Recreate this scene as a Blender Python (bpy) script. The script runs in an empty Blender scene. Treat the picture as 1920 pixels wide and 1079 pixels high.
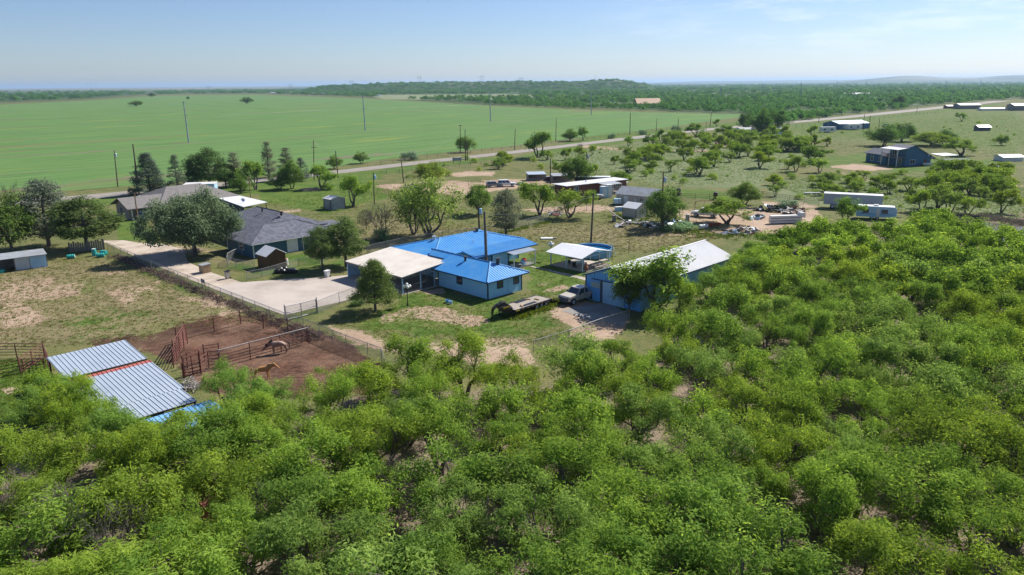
import bpy, math, random
import numpy as np
from mathutils import Vector, Matrix

# ------------------------------------------------------------------ camera, sky, sun, exposure
SC = bpy.context.scene
COL = SC.collection
F, CX, CY, YH, CAMH = 1380.0, 960.0, 539.5, 157.0, 26.0
ROLL = math.radians(0.47)
PITCH = math.atan((CY - YH) / F)
cam_d = bpy.data.cameras.new('camera')
cam_d.sensor_width = 36.0
cam_d.lens = 36.0 * F / 1920.0
cam_d.clip_start, cam_d.clip_end = 0.5, 120000.0
cam = bpy.data.objects.new('camera', cam_d)
COL.objects.link(cam)
cam.matrix_world = (Matrix.Translation((0, 0, CAMH)) @ Matrix.Rotation(math.pi / 2 - PITCH, 4, 'X')
                    @ Matrix.Rotation(-ROLL, 4, 'Z'))
SC.camera = cam

SUN_AZ, SUN_EL = 41.0, 43.0                       # measured from +X towards +Y
sv = Vector((math.cos(math.radians(SUN_AZ)) * math.cos(math.radians(SUN_EL)),
             math.sin(math.radians(SUN_AZ)) * math.cos(math.radians(SUN_EL)), math.sin(math.radians(SUN_EL))))
sd = bpy.data.lights.new('sun', 'SUN')
sd.energy, sd.angle, sd.color = 3.9, math.radians(0.53), (1.0, 0.955, 0.88)
so = bpy.data.objects.new('sun', sd)
so.rotation_euler = sv.to_track_quat('Z', 'Y').to_euler()
COL.objects.link(so)

world = bpy.data.worlds.new('World')
SC.world = world
world.use_nodes = True
wt = world.node_tree
wt.nodes.clear()
wout = wt.nodes.new('ShaderNodeOutputWorld')
wbg = wt.nodes.new('ShaderNodeBackground')
sky = wt.nodes.new('ShaderNodeTexSky')
sky.sky_type = 'NISHITA'
sky.sun_disc = False
sky.sun_elevation = math.radians(SUN_EL)
sky.sun_rotation = math.radians(90.0 - SUN_AZ)
sky.altitude = 300.0
sky.air_density, sky.dust_density, sky.ozone_density = 0.9, 0.45, 5.0
wbg.inputs['Strength'].default_value = 0.067
# thin fair-weather streaks of cloud, laid out by direction in the sky dome
tc = wt.nodes.new('ShaderNodeTexCoord')
mp = wt.nodes.new('ShaderNodeMapping')
mp.inputs['Scale'].default_value = (9.0, 9.0, 60.0)
mp.inputs['Location'].default_value = (3.1, 0.4, 1.7)
cn = wt.nodes.new('ShaderNodeTexNoise')
cn.inputs['Scale'].default_value = 1.0
cn.inputs['Detail'].default_value = 7.0
cn.inputs['Roughness'].default_value = 0.6
cr = wt.nodes.new('ShaderNodeMapRange')
cr.inputs['From Min'].default_value, cr.inputs['From Max'].default_value = 0.50, 0.72
cr.inputs['To Max'].default_value = 0.40
sep = wt.nodes.new('ShaderNodeSeparateXYZ')
rx = wt.nodes.new('ShaderNodeMapRange')
rx.inputs['From Min'].default_value, rx.inputs['From Max'].default_value = 0.08, 0.35
rz = wt.nodes.new('ShaderNodeMapRange')
rz.inputs['From Min'].default_value, rz.inputs['From Max'].default_value = 0.015, 0.06
m1 = wt.nodes.new('ShaderNodeMath'); m1.operation = 'MULTIPLY'
m2 = wt.nodes.new('ShaderNodeMath'); m2.operation = 'MULTIPLY'
mix = wt.nodes.new('ShaderNodeMix'); mix.data_type = 'RGBA'
mix.inputs[7].default_value = (9.3, 9.6, 10.0, 1)
L = wt.links.new
L(tc.outputs['Generated'], mp.inputs['Vector']); L(mp.outputs[0], cn.inputs['Vector'])
L(cn.outputs['Fac'], cr.inputs['Value']); L(tc.outputs['Generated'], sep.inputs[0])
L(sep.outputs['X'], rx.inputs['Value']); L(sep.outputs['Z'], rz.inputs['Value'])
L(cr.outputs[0], m1.inputs[0]); L(rx.outputs[0], m1.inputs[1])
L(m1.outputs[0], m2.inputs[0]); L(rz.outputs[0], m2.inputs[1])
tint = wt.nodes.new('ShaderNodeMix'); tint.data_type = 'RGBA'; tint.blend_type = 'MULTIPLY'; tint.inputs[0].default_value = 1.0
tint.inputs[7].default_value = (0.85, 0.845, 0.925, 1)
L(sky.outputs[0], tint.inputs[6])
L(m2.outputs[0], mix.inputs[0]); L(tint.outputs[2], mix.inputs[6])
L(mix.outputs[2], wbg.inputs['Color']); L(wbg.outputs[0], wout.inputs['Surface'])

SC.view_settings.view_transform = 'Standard'
SC.view_settings.look = 'None'
SC.view_settings.gamma = 1.0
SC.view_settings.exposure = 0.92
SC.render.film_transparent = False
SC.cycles.max_bounces = 8
SC.cycles.diffuse_bounces = 5
SC.cycles.transmission_bounces = 6
SC.cycles.transparent_max_bounces = 10
SC.cycles.volume_bounces = 0
SC.cycles.use_denoising = True
SC.cycles.sample_clamp_indirect = 4.0
R = random.Random(7)
NR = np.random.default_rng(11)

# ------------------------------------------------------------------ photo pixel (1920 x 1079) -> place on the ground
_c, _s = math.cos(ROLL), math.sin(ROLL)
SP, CP = math.sin(PITCH), math.cos(PITCH)
def G(px, py, z=0.0):
    u = (px - CX) / F; v = -(py - CY) / F
    u, v = u * _c + v * _s, -u * _s + v * _c
    d = (u, v * SP + CP, v * CP - SP)
    t = (z - CAMH) / d[2]
    return Vector((d[0] * t, d[1] * t, z))
def PIX(xyz):                                      # world points (N,3) -> photo pixels
    xyz = np.asarray(xyz, float)
    x, y, z = xyz[..., 0], xyz[..., 1], xyz[..., 2] - CAMH
    dep = y * CP - z * SP
    up = y * SP + z * CP
    u = x / dep; v = up / dep
    u, v = u * _c - v * _s, u * _s + v * _c
    return CX + u * F, CY - v * F
def PPM(py): return max(py - YH, 1.0) / CAMH       # photo pixels per metre of height for a thing standing at row py

# ------------------------------------------------------------------ mesh helpers
class MB:
    def __init__(s): s.v = []; s.f = []
    def add(s, vs, fs):
        n = len(s.v); s.v += [tuple(p) for p in vs]; s.f += [tuple(i + n for i in f) for f in fs]; return s
    def box(s, x0, x1, y0, y1, z0, z1):
        return s.add([(x0,y0,z0),(x1,y0,z0),(x1,y1,z0),(x0,y1,z0),(x0,y0,z1),(x1,y0,z1),(x1,y1,z1),(x0,y1,z1)],
                     [(0,3,2,1),(4,5,6,7),(0,1,5,4),(1,2,6,5),(2,3,7,6),(3,0,4,7)])
    def obox(s, c, size, m=None, rz=0.0):
        a, b, h = size[0]/2, size[1]/2, size[2]/2
        M = m if m is not None else Matrix.Rotation(rz, 3, 'Z')
        vs = [M @ Vector(q) + Vector(c) for q in [(-a,-b,-h),(a,-b,-h),(a,b,-h),(-a,b,-h),(-a,-b,h),(a,-b,h),(a,b,h),(-a,b,h)]]
        return s.add(vs, [(0,3,2,1),(4,5,6,7),(0,1,5,4),(1,2,6,5),(2,3,7,6),(3,0,4,7)])
    def poly(s, pts): return s.add(pts, [tuple(range(len(pts)))])
    def slab(s, pts, th):                          # a face with thickness th below it
        n = len(pts); lo = [(p[0], p[1], p[2] - th) for p in pts]
        return s.add(list(pts) + lo, [tuple(range(n)), tuple(range(2*n-1, n-1, -1))] + [((i+1)%n, i, n+i, n+(i+1)%n) for i in range(n)])
    def extrude(s, prof, axis, a0, a1):            # closed profile of (u,z) pairs swept along axis 'x' or 'y'
        n = len(prof)
        P = (lambda t, q: (t, q[0], q[1])) if axis == 'x' else (lambda t, q: (q[0], t, q[1]))
        return s.add([P(a0, q) for q in prof] + [P(a1, q) for q in prof],
                     [tuple(range(n)), tuple(range(2*n-1, n-1, -1))] + [((i+1)%n, i, n+i, n+(i+1)%n) for i in range(n)])
    def tube(s, p, q, r0, r1=None, n=6, cap=True):
        p, q = Vector(p), Vector(q); r1 = r0 if r1 is None else r1
        d = (q - p)
        if d.length < 1e-6: return s
        d.normalize(); a = d.orthogonal().normalized(); b = d.cross(a)
        vs = []
        for c, r in ((p, r0), (q, r1)):
            for i in range(n):
                t = 2*math.pi*i/n; vs.append(c + a*(r*math.cos(t)) + b*(r*math.sin(t)))
        fs = [(i, (i+1)%n, n+(i+1)%n, n+i) for i in range(n)]
        if cap: fs += [tuple(range(n-1, -1, -1)), tuple(range(n, 2*n))]
        return s.add(vs, fs)
    def path(s, pts, r0, r1=None, n=5):
        r1 = r0 if r1 is None else r1; k = len(pts) - 1
        for i in range(k): s.tube(pts[i], pts[i+1], r0+(r1-r0)*i/k, r0+(r1-r0)*(i+1)/k, n, cap=(i in (0, k-1)))
        return s
    def lathe(s, prof, n=16, c=(0,0,0), m=None):
        vs, fs = [], []
        for r, z in prof:
            for i in range(n):
                t = 2*math.pi*i/n; q = Vector((r*math.cos(t), r*math.sin(t), z))
                if m is not None: q = m @ q
                vs.append(q + Vector(c))
        for j in range(len(prof)-1):
            for i in range(n): fs.append((j*n+i, j*n+(i+1)%n, (j+1)*n+(i+1)%n, (j+1)*n+i))
        fs += [tuple(range(n-1, -1, -1)), tuple(range((len(prof)-1)*n, len(prof)*n))]
        return s.add(vs, fs)
    def ball(s, c, r, nu=10, nv=6, sc=(1,1,1)):
        prof = [(r*math.sin(math.pi*j/nv) + 1e-4, -r*math.cos(math.pi*j/nv)) for j in range(nv+1)]
        return s.lathe(prof, nu, c, Matrix.Diagonal(sc))
    def ribs(s, pts, u, spacing=0.4, w=0.07, h=0.04, jit=0.0):
        """raised seams running up direction u across a flat convex polygon"""
        P = [Vector(p) for p in pts]
        nrm = (P[1]-P[0]).cross(P[2]-P[0]).normalized()
        if nrm.z < 0: nrm = -nrm
        u = Vector(u); u = (u - nrm*u.dot(nrm)).normalized(); wv = nrm.cross(u)
        ss = [p.dot(wv) for p in P]; lo, hi = min(ss), max(ss)
        k = int((hi-lo-0.02)/spacing)
        for i in range(k+1):
            t = lo + (hi-lo-k*spacing)/2 + i*spacing
            hit = []
            for a, b in zip(P, P[1:]+P[:1]):
                da, db = a.dot(wv)-t, b.dot(wv)-t
                if da*db < 0: hit.append(a + (b-a)*(da/(da-db)))
            if len(hit) < 2: continue
            a, b = hit[0], hit[1]
            if (b-a).dot(u) < 0: a, b = b, a
            if (b-a).length < 0.15: continue
            q = [a-wv*w/2, a-wv*w*0.25+nrm*h, a+wv*w*0.25+nrm*h, a+wv*w/2]
            z = [p + (b-a) for p in q]
            s.add(q+z, [(0,1,5,4),(1,2,6,5),(2,3,7,6),(0,3,2,1),(4,5,6,7)])
        return s
    def build(s, name, mat, parent=None, smooth=False):
        me = bpy.data.meshes.new(name)
        me.from_pydata([tuple(p) for p in s.v], [], s.f)
        me.update()
        return mkobj(name, me, mat, parent, smooth)

def mkobj(name, me, mat=None, parent=None, smooth=False):
    if mat is not None and not len(me.materials): me.materials.append(mat)
    if smooth: me.polygons.foreach_set('use_smooth', [True]*len(me.polygons))
    o = bpy.data.objects.new(name, me); COL.objects.link(o)
    if parent is not None: o.parent = parent
    return o
def tag(o, label, cat, group=None, kind=None):
    if label: o['label'] = label
    if cat: o['category'] = cat
    if group: o['group'] = group
    if kind: o['kind'] = kind
    return o
def thing(name, label, cat, loc=(0,0,0), rz=0.0, group=None):
    o = bpy.data.objects.new(name, None); o.empty_display_size = 0.3
    o.location = loc; o.rotation_euler = (0, 0, rz); COL.objects.link(o)
    return tag(o, label, cat, group)
def kids(o): return [c for c in COL.objects if c.parent == o]
def dup(root, parts, name_loc, rz, label, group=None, sc=1.0, cat=None):
    r = root.copy(); COL.objects.link(r); r.location = name_loc; r.rotation_euler = (0, 0, rz); r.scale = (sc, sc, sc)
    tag(r, label, cat or root['category'], group)
    for p, subs in parts:
        c = p.copy(); COL.objects.link(c); c.parent = r
        for q in subs:
            d = q.copy(); COL.objects.link(d); d.parent = c
    return r
def struct(o): o['kind'] = 'structure'; return o

# ------------------------------------------------------------------ materials
def newmat(name):
    m = bpy.data.materials.new(name); m.use_nodes = True
    nt = m.node_tree; bs = nt.nodes['Principled BSDF']
    return m, nt, bs
def paint(name, c, rough=0.6, c2=None, scale=1.5, metal=0.0, spec=0.4, bump=0.0, bscale=20.0, lo=0.35, hi=0.7, emit=None):
    """a plain surface whose colour wanders to c2 in weathered patches"""
    m, nt, bs = newmat(name)
    bs.inputs['Roughness'].default_value = rough; bs.inputs['Metallic'].default_value = metal
    bs.inputs['Specular IOR Level'].default_value = spec
    c2 = c2 or tuple(x*0.78 for x in c)
    co = nt.nodes.new('ShaderNodeTexCoord'); no = nt.nodes.new('ShaderNodeTexNoise')
    no.inputs['Scale'].default_value = scale; no.inputs['Detail'].default_value = 6; no.inputs['Roughness'].default_value = 0.65
    mr = nt.nodes.new('ShaderNodeMapRange'); mr.inputs['From Min'].default_value = lo; mr.inputs['From Max'].default_value = hi
    mx = nt.nodes.new('ShaderNodeMix'); mx.data_type = 'RGBA'
    mx.inputs[6].default_value = (*c, 1); mx.inputs[7].default_value = (*c2, 1)
    nt.links.new(co.outputs['Object'], no.inputs['Vector']); nt.links.new(no.outputs['Fac'], mr.inputs['Value'])
    nt.links.new(mr.outputs[0], mx.inputs[0]); nt.links.new(mx.outputs[2], bs.inputs['Base Color'])
    if bump:
        n2 = nt.nodes.new('ShaderNodeTexNoise'); n2.inputs['Scale'].default_value = bscale; n2.inputs['Detail'].default_value = 4
        b = nt.nodes.new('ShaderNodeBump'); b.inputs['Strength'].default_value = bump; b.inputs['Distance'].default_value = 0.05
        nt.links.new(co.outputs['Object'], n2.inputs['Vector']); nt.links.new(n2.outputs['Fac'], b.inputs['Height'])
        nt.links.new(b.outputs[0], bs.inputs['Normal'])
    return m
def leafmat(name, dark, light, transl=0.4, tip=None):
    """foliage: tint per clump and per leaf, light passing through the blades"""
    m, nt, bs = newmat(name); nt.nodes.remove(bs)
    out = nt.nodes['Material Output']
    at = nt.nodes.new('ShaderNodeAttribute'); at.attribute_name = 'tint'
    ge = nt.nodes.new('ShaderNodeNewGeometry'); oi = nt.nodes.new('ShaderNodeObjectInfo')
    a = nt.nodes.new('ShaderNodeMath'); a.operation = 'MULTIPLY_ADD'; a.inputs[1].default_value = 0.45
    b = nt.nodes.new('ShaderNodeMath'); b.operation = 'MULTIPLY_ADD'; b.inputs[1].default_value = 0.75
    nt.links.new(ge.outputs['Random Per Island'], a.inputs[0]); nt.links.new(at.outputs['Fac'], b.inputs[0])
    nt.links.new(b.outputs[0], a.inputs[2]); b.inputs[2].default_value = -0.12
    mx = nt.nodes.new('ShaderNodeMix'); mx.data_type = 'RGBA'
    mx.inputs[6].default_value = (*dark, 1); mx.inputs[7].default_value = (*light, 1)
    nt.links.new(a.outputs[0], mx.inputs[0])
    mu = nt.nodes.new('ShaderNodeMix'); mu.data_type = 'RGBA'; mu.blend_type = 'MULTIPLY'; mu.inputs[0].default_value = 1.0
    nt.links.new(mx.outputs[2], mu.inputs[6]); nt.links.new(oi.outputs['Color'], mu.inputs[7])
    d = nt.nodes.new('ShaderNodeBsdfDiffuse'); t = nt.nodes.new('ShaderNodeBsdfTranslucent')
    hs = nt.nodes.new('ShaderNodeHueSaturation'); hs.inputs['Hue'].default_value = 0.485; hs.inputs['Saturation'].default_value = 1.1; hs.inputs['Value'].default_value = 1.25
    nt.links.new(mu.outputs[2], hs.inputs['Color']); nt.links.new(hs.outputs[0], t.inputs['Color'])
    nt.links.new(mu.outputs[2], d.inputs['Color'])
    ms = nt.nodes.new('ShaderNodeMixShader'); ms.inputs[0].default_value = transl
    nt.links.new(d.outputs[0], ms.inputs[1]); nt.links.new(t.outputs[0], ms.inputs[2])
    nt.links.new(ms.outputs[0], out.inputs['Surface'])
    return m
def wiremat(name, col, pitch=0.06, thick=0.16, cover=None):
    """woven wire: diamonds of wire with open air between (laid out in the panel's own metres)"""
    m, nt, bs = newmat(name)
    out = nt.nodes['Material Output']
    bs.inputs['Base Color'].default_value = (*col, 1); bs.inputs['Roughness'].default_value = 0.5; bs.inputs['Metallic'].default_value = 0.3
    tr = nt.nodes.new('ShaderNodeBsdfTransparent'); ms = nt.nodes.new('ShaderNodeMixShader')
    co = nt.nodes.new('ShaderNodeTexCoord'); mp = nt.nodes.new('ShaderNodeMapping')
    mp.inputs['Scale'].default_value = (1/pitch,)*3
    sp = nt.nodes.new('ShaderNodeSeparateXYZ')
    nt.links.new(co.outputs['Object'], mp.inputs[0]); nt.links.new(mp.outputs[0], sp.inputs[0])
    def band(op):
        a = nt.nodes.new('ShaderNodeMath'); a.operation = op
        nt.links.new(sp.outputs['X'], a.inputs[0]); nt.links.new(sp.outputs['Z'], a.inputs[1])
        f = nt.nodes.new('ShaderNodeMath'); f.operation = 'FRACT'; nt.links.new(a.outputs[0], f.inputs[0])
        l = nt.nodes.new('ShaderNodeMath'); l.operation = 'LESS_THAN'; l.inputs[1].default_value = thick
        nt.links.new(f.outputs[0], l.inputs[0]); return l
    mx = nt.nodes.new('ShaderNodeMath'); mx.operation = 'MAXIMUM'
    nt.links.new(band('ADD').outputs[0], mx.inputs[0]); nt.links.new(band('SUBTRACT').outputs[0], mx.inputs[1])
    nt.links.new(mx.outputs[0], ms.inputs[0]); nt.links.new(tr.outputs[0], ms.inputs[1]); nt.links.new(bs.outputs[0], ms.inputs[2])
    nt.links.new(ms.outputs[0], out.inputs['Surface'])
    return m
# ------------------------------------------------------------------ terrain: hills far off, everything else level
HB = [  # bearing-based ridges: (distance, depth, [(photo column, row of the skyline)])
    (3000.0, 700.0, [(560,163.2),(610,162.6),(660,160.8),(720,158.2),(800,156.9),(900,155.5),(1000,154.8),(1090,154.4),(1125,153.2),(1143,151.2),(1152,150.7),(1162,151.8),(1180,154.8),(1205,157.2),(1240,158.0)]),
    (9500.0, 1600.0, [(1560,152.2),(1620,149.5),(1660,146.0),(1690,143.6),(1712,143.0),(1740,144.0),(1775,146.3),(1830,146.0),(1880,143.0),(1960,140.0),(2100,141.0),(2300,147.0)]),
    (16000.0, 2000.0, [(1150,155.5),(1300,153.2),(1480,151.0),(1600,150.0),(1800,148.0),(2000,147.0)]),
]
def hz(x, y):
    x = np.asarray(x, float); y = np.asarray(y, float)
    d = np.hypot(x, y); out = np.zeros_like(d)
    yy = np.maximum(y, 1.0)
    u = x / (yy * CP + CAMH * SP)
    px = CX + u * F
    for D, W, tab in HB:
        xs = [t[0] for t in tab]
        hor = YH - (np.array(xs) - CX) * math.tan(ROLL)
        h = np.maximum((hor - np.array([t[1] for t in tab])) / F * D + CAMH, 0.0)
        h[0] = 0; h[-1] = 0
        hh = np.interp(px, xs, h, left=0, right=0)
        t = np.clip(1 - np.abs(y * 1.0 - D) / W, 0, 1); t = t * t * (3 - 2 * t)
        out = np.maximum(out, hh * t)
    return np.where(y > 400, out, 0.0)

def inpoly(px, py, poly):
    """signed pixel distance to a polygon: positive inside"""
    P = np.array(poly, float); n = len(P)
    ins = np.zeros(px.shape, bool); best = np.full(px.shape, 1e9)
    for i in range(n):
        ax, ay = P[i]; bx, by = P[(i+1) % n]
        cond = ((ay > py) != (by > py))
        with np.errstate(divide='ignore', invalid='ignore'):
            xi = (bx-ax)*(py-ay)/(by-ay+1e-12)+ax
        ins ^= cond & (px < xi)
        dx, dy = bx-ax, by-ay
        t = np.clip(((px-ax)*dx+(py-ay)*dy)/(dx*dx+dy*dy+1e-9), 0, 1)
        best = np.minimum(best, np.hypot(px-ax-t*dx, py-ay-t*dy))
    return np.where(ins, best, -best)

ZONES = {   # what grows or lies where (outlines read off the photograph's ground)
 'dirt': [([(600,607),(660,640),(740,668),(800,668),(960,690),(1010,690),(1000,640),(930,632),(820,640),(740,640),(660,615)],20,.74),
          ([(690,603),(720,590),(800,572),(850,574),(900,590),(915,602),(880,618),(800,606),(730,606)],15,.63),
          ([(1000,536),(1035,522),(1065,512),(1040,528),(1015,540)],6,.6),([(1005,548),(1060,533),(1080,540),(1030,552)],6,.6),
          ([(1030,575),(1090,560),(1150,570),(1185,600),(1150,640),(1060,640),(1075,615),(1030,590)],10,.8),
          ([(1185,445),(1260,425),(1400,418),(1480,428),(1400,445),(1290,450)],10,.5),
          ([(1270,392),(1330,395),(1400,388),(1460,400),(1530,392),(1545,410),(1480,436),(1440,440),(1400,425),(1310,420),(1265,405)],8,.95),
          ([(1425,378),(1500,380),(1540,388),(1500,392),(1440,388)],4,.85),
          ([(700,350),(740,345),(850,340),(960,345),(985,352),(900,362),(860,372),(830,362),(760,360)],5,.95),
          ([(830,325),(870,322),(930,322),(925,330),(860,332)],4,.9),([(900,338),(990,335),(1080,338),(1080,346),(990,348),(920,346)],4,.85),
          ([(960,392),(1120,384),(1180,388),(1170,396),(1020,402)],5,.75),
          ([(1075,270),(1150,276),(1240,283),(1350,280),(1345,286),(1240,287),(1150,283),(1085,277)],3,.66),
          ([(1325,256),(1345,262),(1385,276),(1372,282),(1340,268)],3,.85),
          ([(1555,312),(1600,308),(1660,312),(1680,318),(1620,321),(1560,315)],3,.98),
          ([(1780,350),(1830,345),(1900,340),(1920,350),(1860,356),(1790,358)],6,.85),([(1560,318),(1610,330),(1700,345),(1690,350),(1600,340)],5,.6),
          ([(0,590),(60,580),(110,592),(60,610),(0,618)],10,.75),([(0,520),(60,522),(150,535),(160,560),(60,580),(0,570)],18,.55),
          ([(200,545),(300,525),(330,545),(230,580)],18,.6),([(330,560),(400,548),(470,585),(420,598)],14,.6),([(-40,530),(120,515),(190,525),(120,570),(40,600),(-40,610)],30,.55),([(150,500),(230,500),(260,520),(180,520)],12,.45),
          ([(0,728),(30,722),(40,732),(10,742)],4,.9),
          ([(520,395),(565,392),(570,398),(530,400)],3,.8),([(300,452),(420,470),(470,462),(420,480),(330,480)],8,.55),
          ([(790,545),(830,540),(835,550),(800,553)],4,.75),
          ([(1090,440),(1130,436),(1180,442),(1120,450)],8,.4),([(1150,455),(1200,450),(1215,460),(1160,466)],8,.4),
          ([(1800,500),(1860,480),(1920,500),(1920,540),(1850,540)],14,.6),([(1200,870),(1250,860),(1270,900),(1230,915)],14,.6),([(1640,680),(1760,690),(1740,720),(1660,710)],18,.7),([(30,900),(90,905),(80,960),(40,950)],16,.6),
          ],
 'lush': [([(380,590),(450,585),(462,598),(400,606)],8,.5),([(345,618),(372,612),(385,622),(355,628)],6,.5),([(420,612),(470,606),(480,614),(430,620)],6,.45),([(120,585),(180,575),(300,590),(330,605),(220,632),(130,640),(110,610)],22,.52),([(95,520),(200,515),(240,525),(150,560),(80,545)],16,.55),([(190,478),(260,485),(420,560),(380,572),(250,510)],12,.5),([(0,672),(90,672),(100,700),(140,735),(90,790),(0,790)],14,.95),
          ([(150,372),(420,345),(700,318),(960,290),(960,297),(720,328),(700,345),(430,370),(150,388)],5,.9),
          ([(210,395),(280,420),(300,452),(222,452)],8,1.0),([(500,345),(700,335),(730,372),(620,400),(560,392),(480,375)],8,.95),
          ([(1215,352),(1330,356),(1425,372),(1380,378),(1220,366)],5,1.1),
          ([(940,480),(1010,468),(1100,470),(1170,480),(1095,520),(1085,545),(1000,560),(985,545),(990,515)],14,.85),
          ([(590,590),(700,590),(760,545),(830,545),(900,560),(980,560),(1040,545),(1020,600),(1075,620),(940,636),(800,632),(700,625),(620,600)],16,.7),
          ([(1450,300),(1640,285),(1880,300),(1880,316),(1700,326),(1560,318)],8,.8),
          ([(1400,222),(1600,214),(1900,200),(1960,250),(1900,290),(1640,270),(1400,252)],14,.62),
          ([(420,500),(470,480),(560,460),(640,470),(660,515),(560,520),(470,525)],12,.55),
          ([(550,620),(610,620),(610,640),(560,640)],10,.4),([(190,640),(250,640),(240,655),(190,660)],8,.5),
          ([(1120,250),(1250,240),(1400,226),(1400,236),(1250,258),(1130,276),(960,305),(960,296)],5,.8),
          ([(1480,234),(1880,193),(1880,199),(1490,246)],4,.8),
          ],
 'soil': [([(250,640),(330,610),(470,590),(540,610),(590,620),(660,650),(720,690),(700,740),(560,745),(420,745),(380,730),(330,690),(270,655)],18,1.0),
          ([(165,640),(260,630),(300,640),(270,660),(180,665)],10,.8),([(380,560),(450,585),(540,608),(520,615),(430,596)],10,.6),
          ([(330,600),(420,585),(420,600),(340,612)],8,.6),([(60,655),(90,650),(90,690),(60,690)],8,.5)],
 'dry':  [([(-60,488),(200,478),(330,535),(520,603),(330,610),(250,640),(-60,672)],24,.66),
          ([(560,440),(720,400),(880,420),(1200,410),(1380,440),(1200,480),(900,440),(700,480),(560,500)],20,.6),
          ([(280,465),(440,480),(560,460),(470,500),(420,505)],12,.6),
          ([(850,275),(1100,262),(1340,246),(1560,300),(1700,330),(1300,330),(850,310)],14,.5)],
 'weed': [([(960,300),(1080,275),(1340,255),(1480,260),(1560,300),(1440,330),(1430,360),(1230,350),(1080,320)],14,.8),
          ([(1430,345),(1560,325),(1800,335),(1920,360),(1920,410),(1680,400),(1450,385)],14,.8),
          ([(1480,240),(1920,205),(1920,290),(1700,275),(1480,262)],10,.6)],
 'floor':[([(-400,870),(60,850),(300,880),(420,800),(560,782),(690,735),(900,728),(1100,715),(1200,680),(1260,640),(1330,560),(1400,500),(1500,460),(1700,420),(1920,400),(2500,500),(2500,1600),(-900,1600)],22,1.0)],
 'woods':[([(-500,198),(0,193),(170,186),(300,176),(480,175),(700,183),(880,196),(1180,206),(1400,216),(1480,226),(1650,208),(1850,186),(2400,165),(2400,148),(1180,153),(900,152),(600,160),(480,170),(-500,172)],4,1.0)],
 'plain':[([(-2500,174),(480,168),(620,160),(1180,154.3),(2600,146),(3000,100),(-3000,100)],2,1.0)],
}
def ground():
    th = np.radians(np.linspace(-84, 84, 600))
    rs = [4.0]
    while rs[-1] < 62000: rs.append(rs[-1] * (1.0115 if rs[-1] < 700 else 1.03))
    rs = np.array(rs)
    Rr, T = np.meshgrid(rs, th, indexing='ij')
    x = Rr*np.sin(T); y = Rr*np.cos(T) - 3.0
    z = hz(x, y)
    v = np.stack([x, y, z], -1).reshape(-1, 3)
    nr, nc = Rr.shape
    i = np.arange(nr-1)[:, None]*nc + np.arange(nc-1)[None, :]
    f = np.stack([i, i+1, i+nc+1, i+nc], -1).reshape(-1, 4)[:, ::-1]
    me = bpy.data.meshes.new('ground'); me.from_pydata(v, [], f); me.update()
    flat = v.copy(); flat[:, 2] = np.where(flat[:,1] > 400, v[:,2], 0)
    dep = v[:,1]*CP - (v[:,2]-CAMH)*SP
    ok = dep > 1.0
    px, py = np.full(len(v), -1e5), np.full(len(v), 1e5)
    px[ok], py[ok] = PIX(flat[ok])
    vals = {}
    for k, polys in ZONES.items():
        m = np.zeros(len(v))
        for poly, soft, st in polys:
            d = inpoly(px, py, poly); t = np.clip(0.5 + d/(2*soft), 0, 1)
            m = np.maximum(m, st*t*t*(3-2*t))
        vals[k] = m
    vals['floor'][~ok] = 1.0
    for nm, ks in (('zone_a', ('dirt','lush','soil','dry')), ('zone_b', ('weed','floor','woods','plain'))):
        at = me.attributes.new(nm, 'FLOAT_COLOR', 'POINT')
        at.data.foreach_set('color', np.stack([vals[k] for k in ks], -1).astype(np.float32).ravel())
    m, nt, bs = newmat('ground')
    bs.inputs['Roughness'].default_value = 0.95; bs.inputs['Specular IOR Level'].default_value = 0.1
    N, K = nt.nodes, nt.links.new
    geo = N.new('ShaderNodeNewGeometry')
    def noise(scale, detail=6, rough=0.62, vec=None, sc=None):
        n = N.new('ShaderNodeTexNoise'); n.inputs['Scale'].default_value = scale; n.inputs['Detail'].default_value = detail; n.inputs['Roughness'].default_value = rough
        if sc:
            mp = N.new('ShaderNodeMapping'); mp.inputs['Scale'].default_value = sc; mp.inputs['Rotation'].default_value = (0,0,math.radians(-50))
            K(geo.outputs['Position'], mp.inputs[0]); K(mp.outputs[0], n.inputs['Vector'])
        else: K(geo.outputs['Position'], n.inputs['Vector'])
        return n.outputs['Fac']
    def rng(v, a, b, c=0.0, d=1.0):
        r = N.new('ShaderNodeMapRange'); r.inputs['From Min'].default_value=a; r.inputs['From Max'].default_value=b; r.inputs['To Min'].default_value=c; r.inputs['To Max'].default_value=d
        K(v, r.inputs['Value']); return r.outputs[0]
    def mixc(f, a, b):
        x = N.new('ShaderNodeMix'); x.data_type='RGBA'
        for s_, q in ((6,a),(7,b)):
            if isinstance(q, tuple): x.inputs[s_].default_value=(*q,1)
            else: K(q, x.inputs[s_])
        if isinstance(f, float): x.inputs[0].default_value = f
        else: K(f, x.inputs[0])
        return x.outputs[2]
    def math_(op, a, b=None, c=None):
        x = N.new('ShaderNodeMath'); x.operation = op
        for i_, q in enumerate((a,b,c)):
            if q is None: continue
            if isinstance(q, (int,float)): x.inputs[i_].default_value = q
            else: K(q, x.inputs[i_])
        return x.outputs[0]
    za = N.new('ShaderNodeAttribute'); za.attribute_name = 'zone_a'; sa = N.new('ShaderNodeSeparateColor'); K(za.outputs['Color'], sa.inputs[0])
    zb = N.new('ShaderNodeAttribute'); zb.attribute_name = 'zone_b'; sb = N.new('ShaderNodeSeparateColor'); K(zb.outputs['Color'], sb.inputs[0])
    nbig, nmid, nfine, ntuft = noise(0.035,5), noise(0.22,6,0.65), noise(1.6,6,0.7), noise(5.5,4,0.7)
    blotch = math_('ADD', math_('MULTIPLY', nmid, 0.5), math_('ADD', math_('MULTIPLY', nfine, 0.38), math_('MULTIPLY', ntuft, 0.12)))
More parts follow.
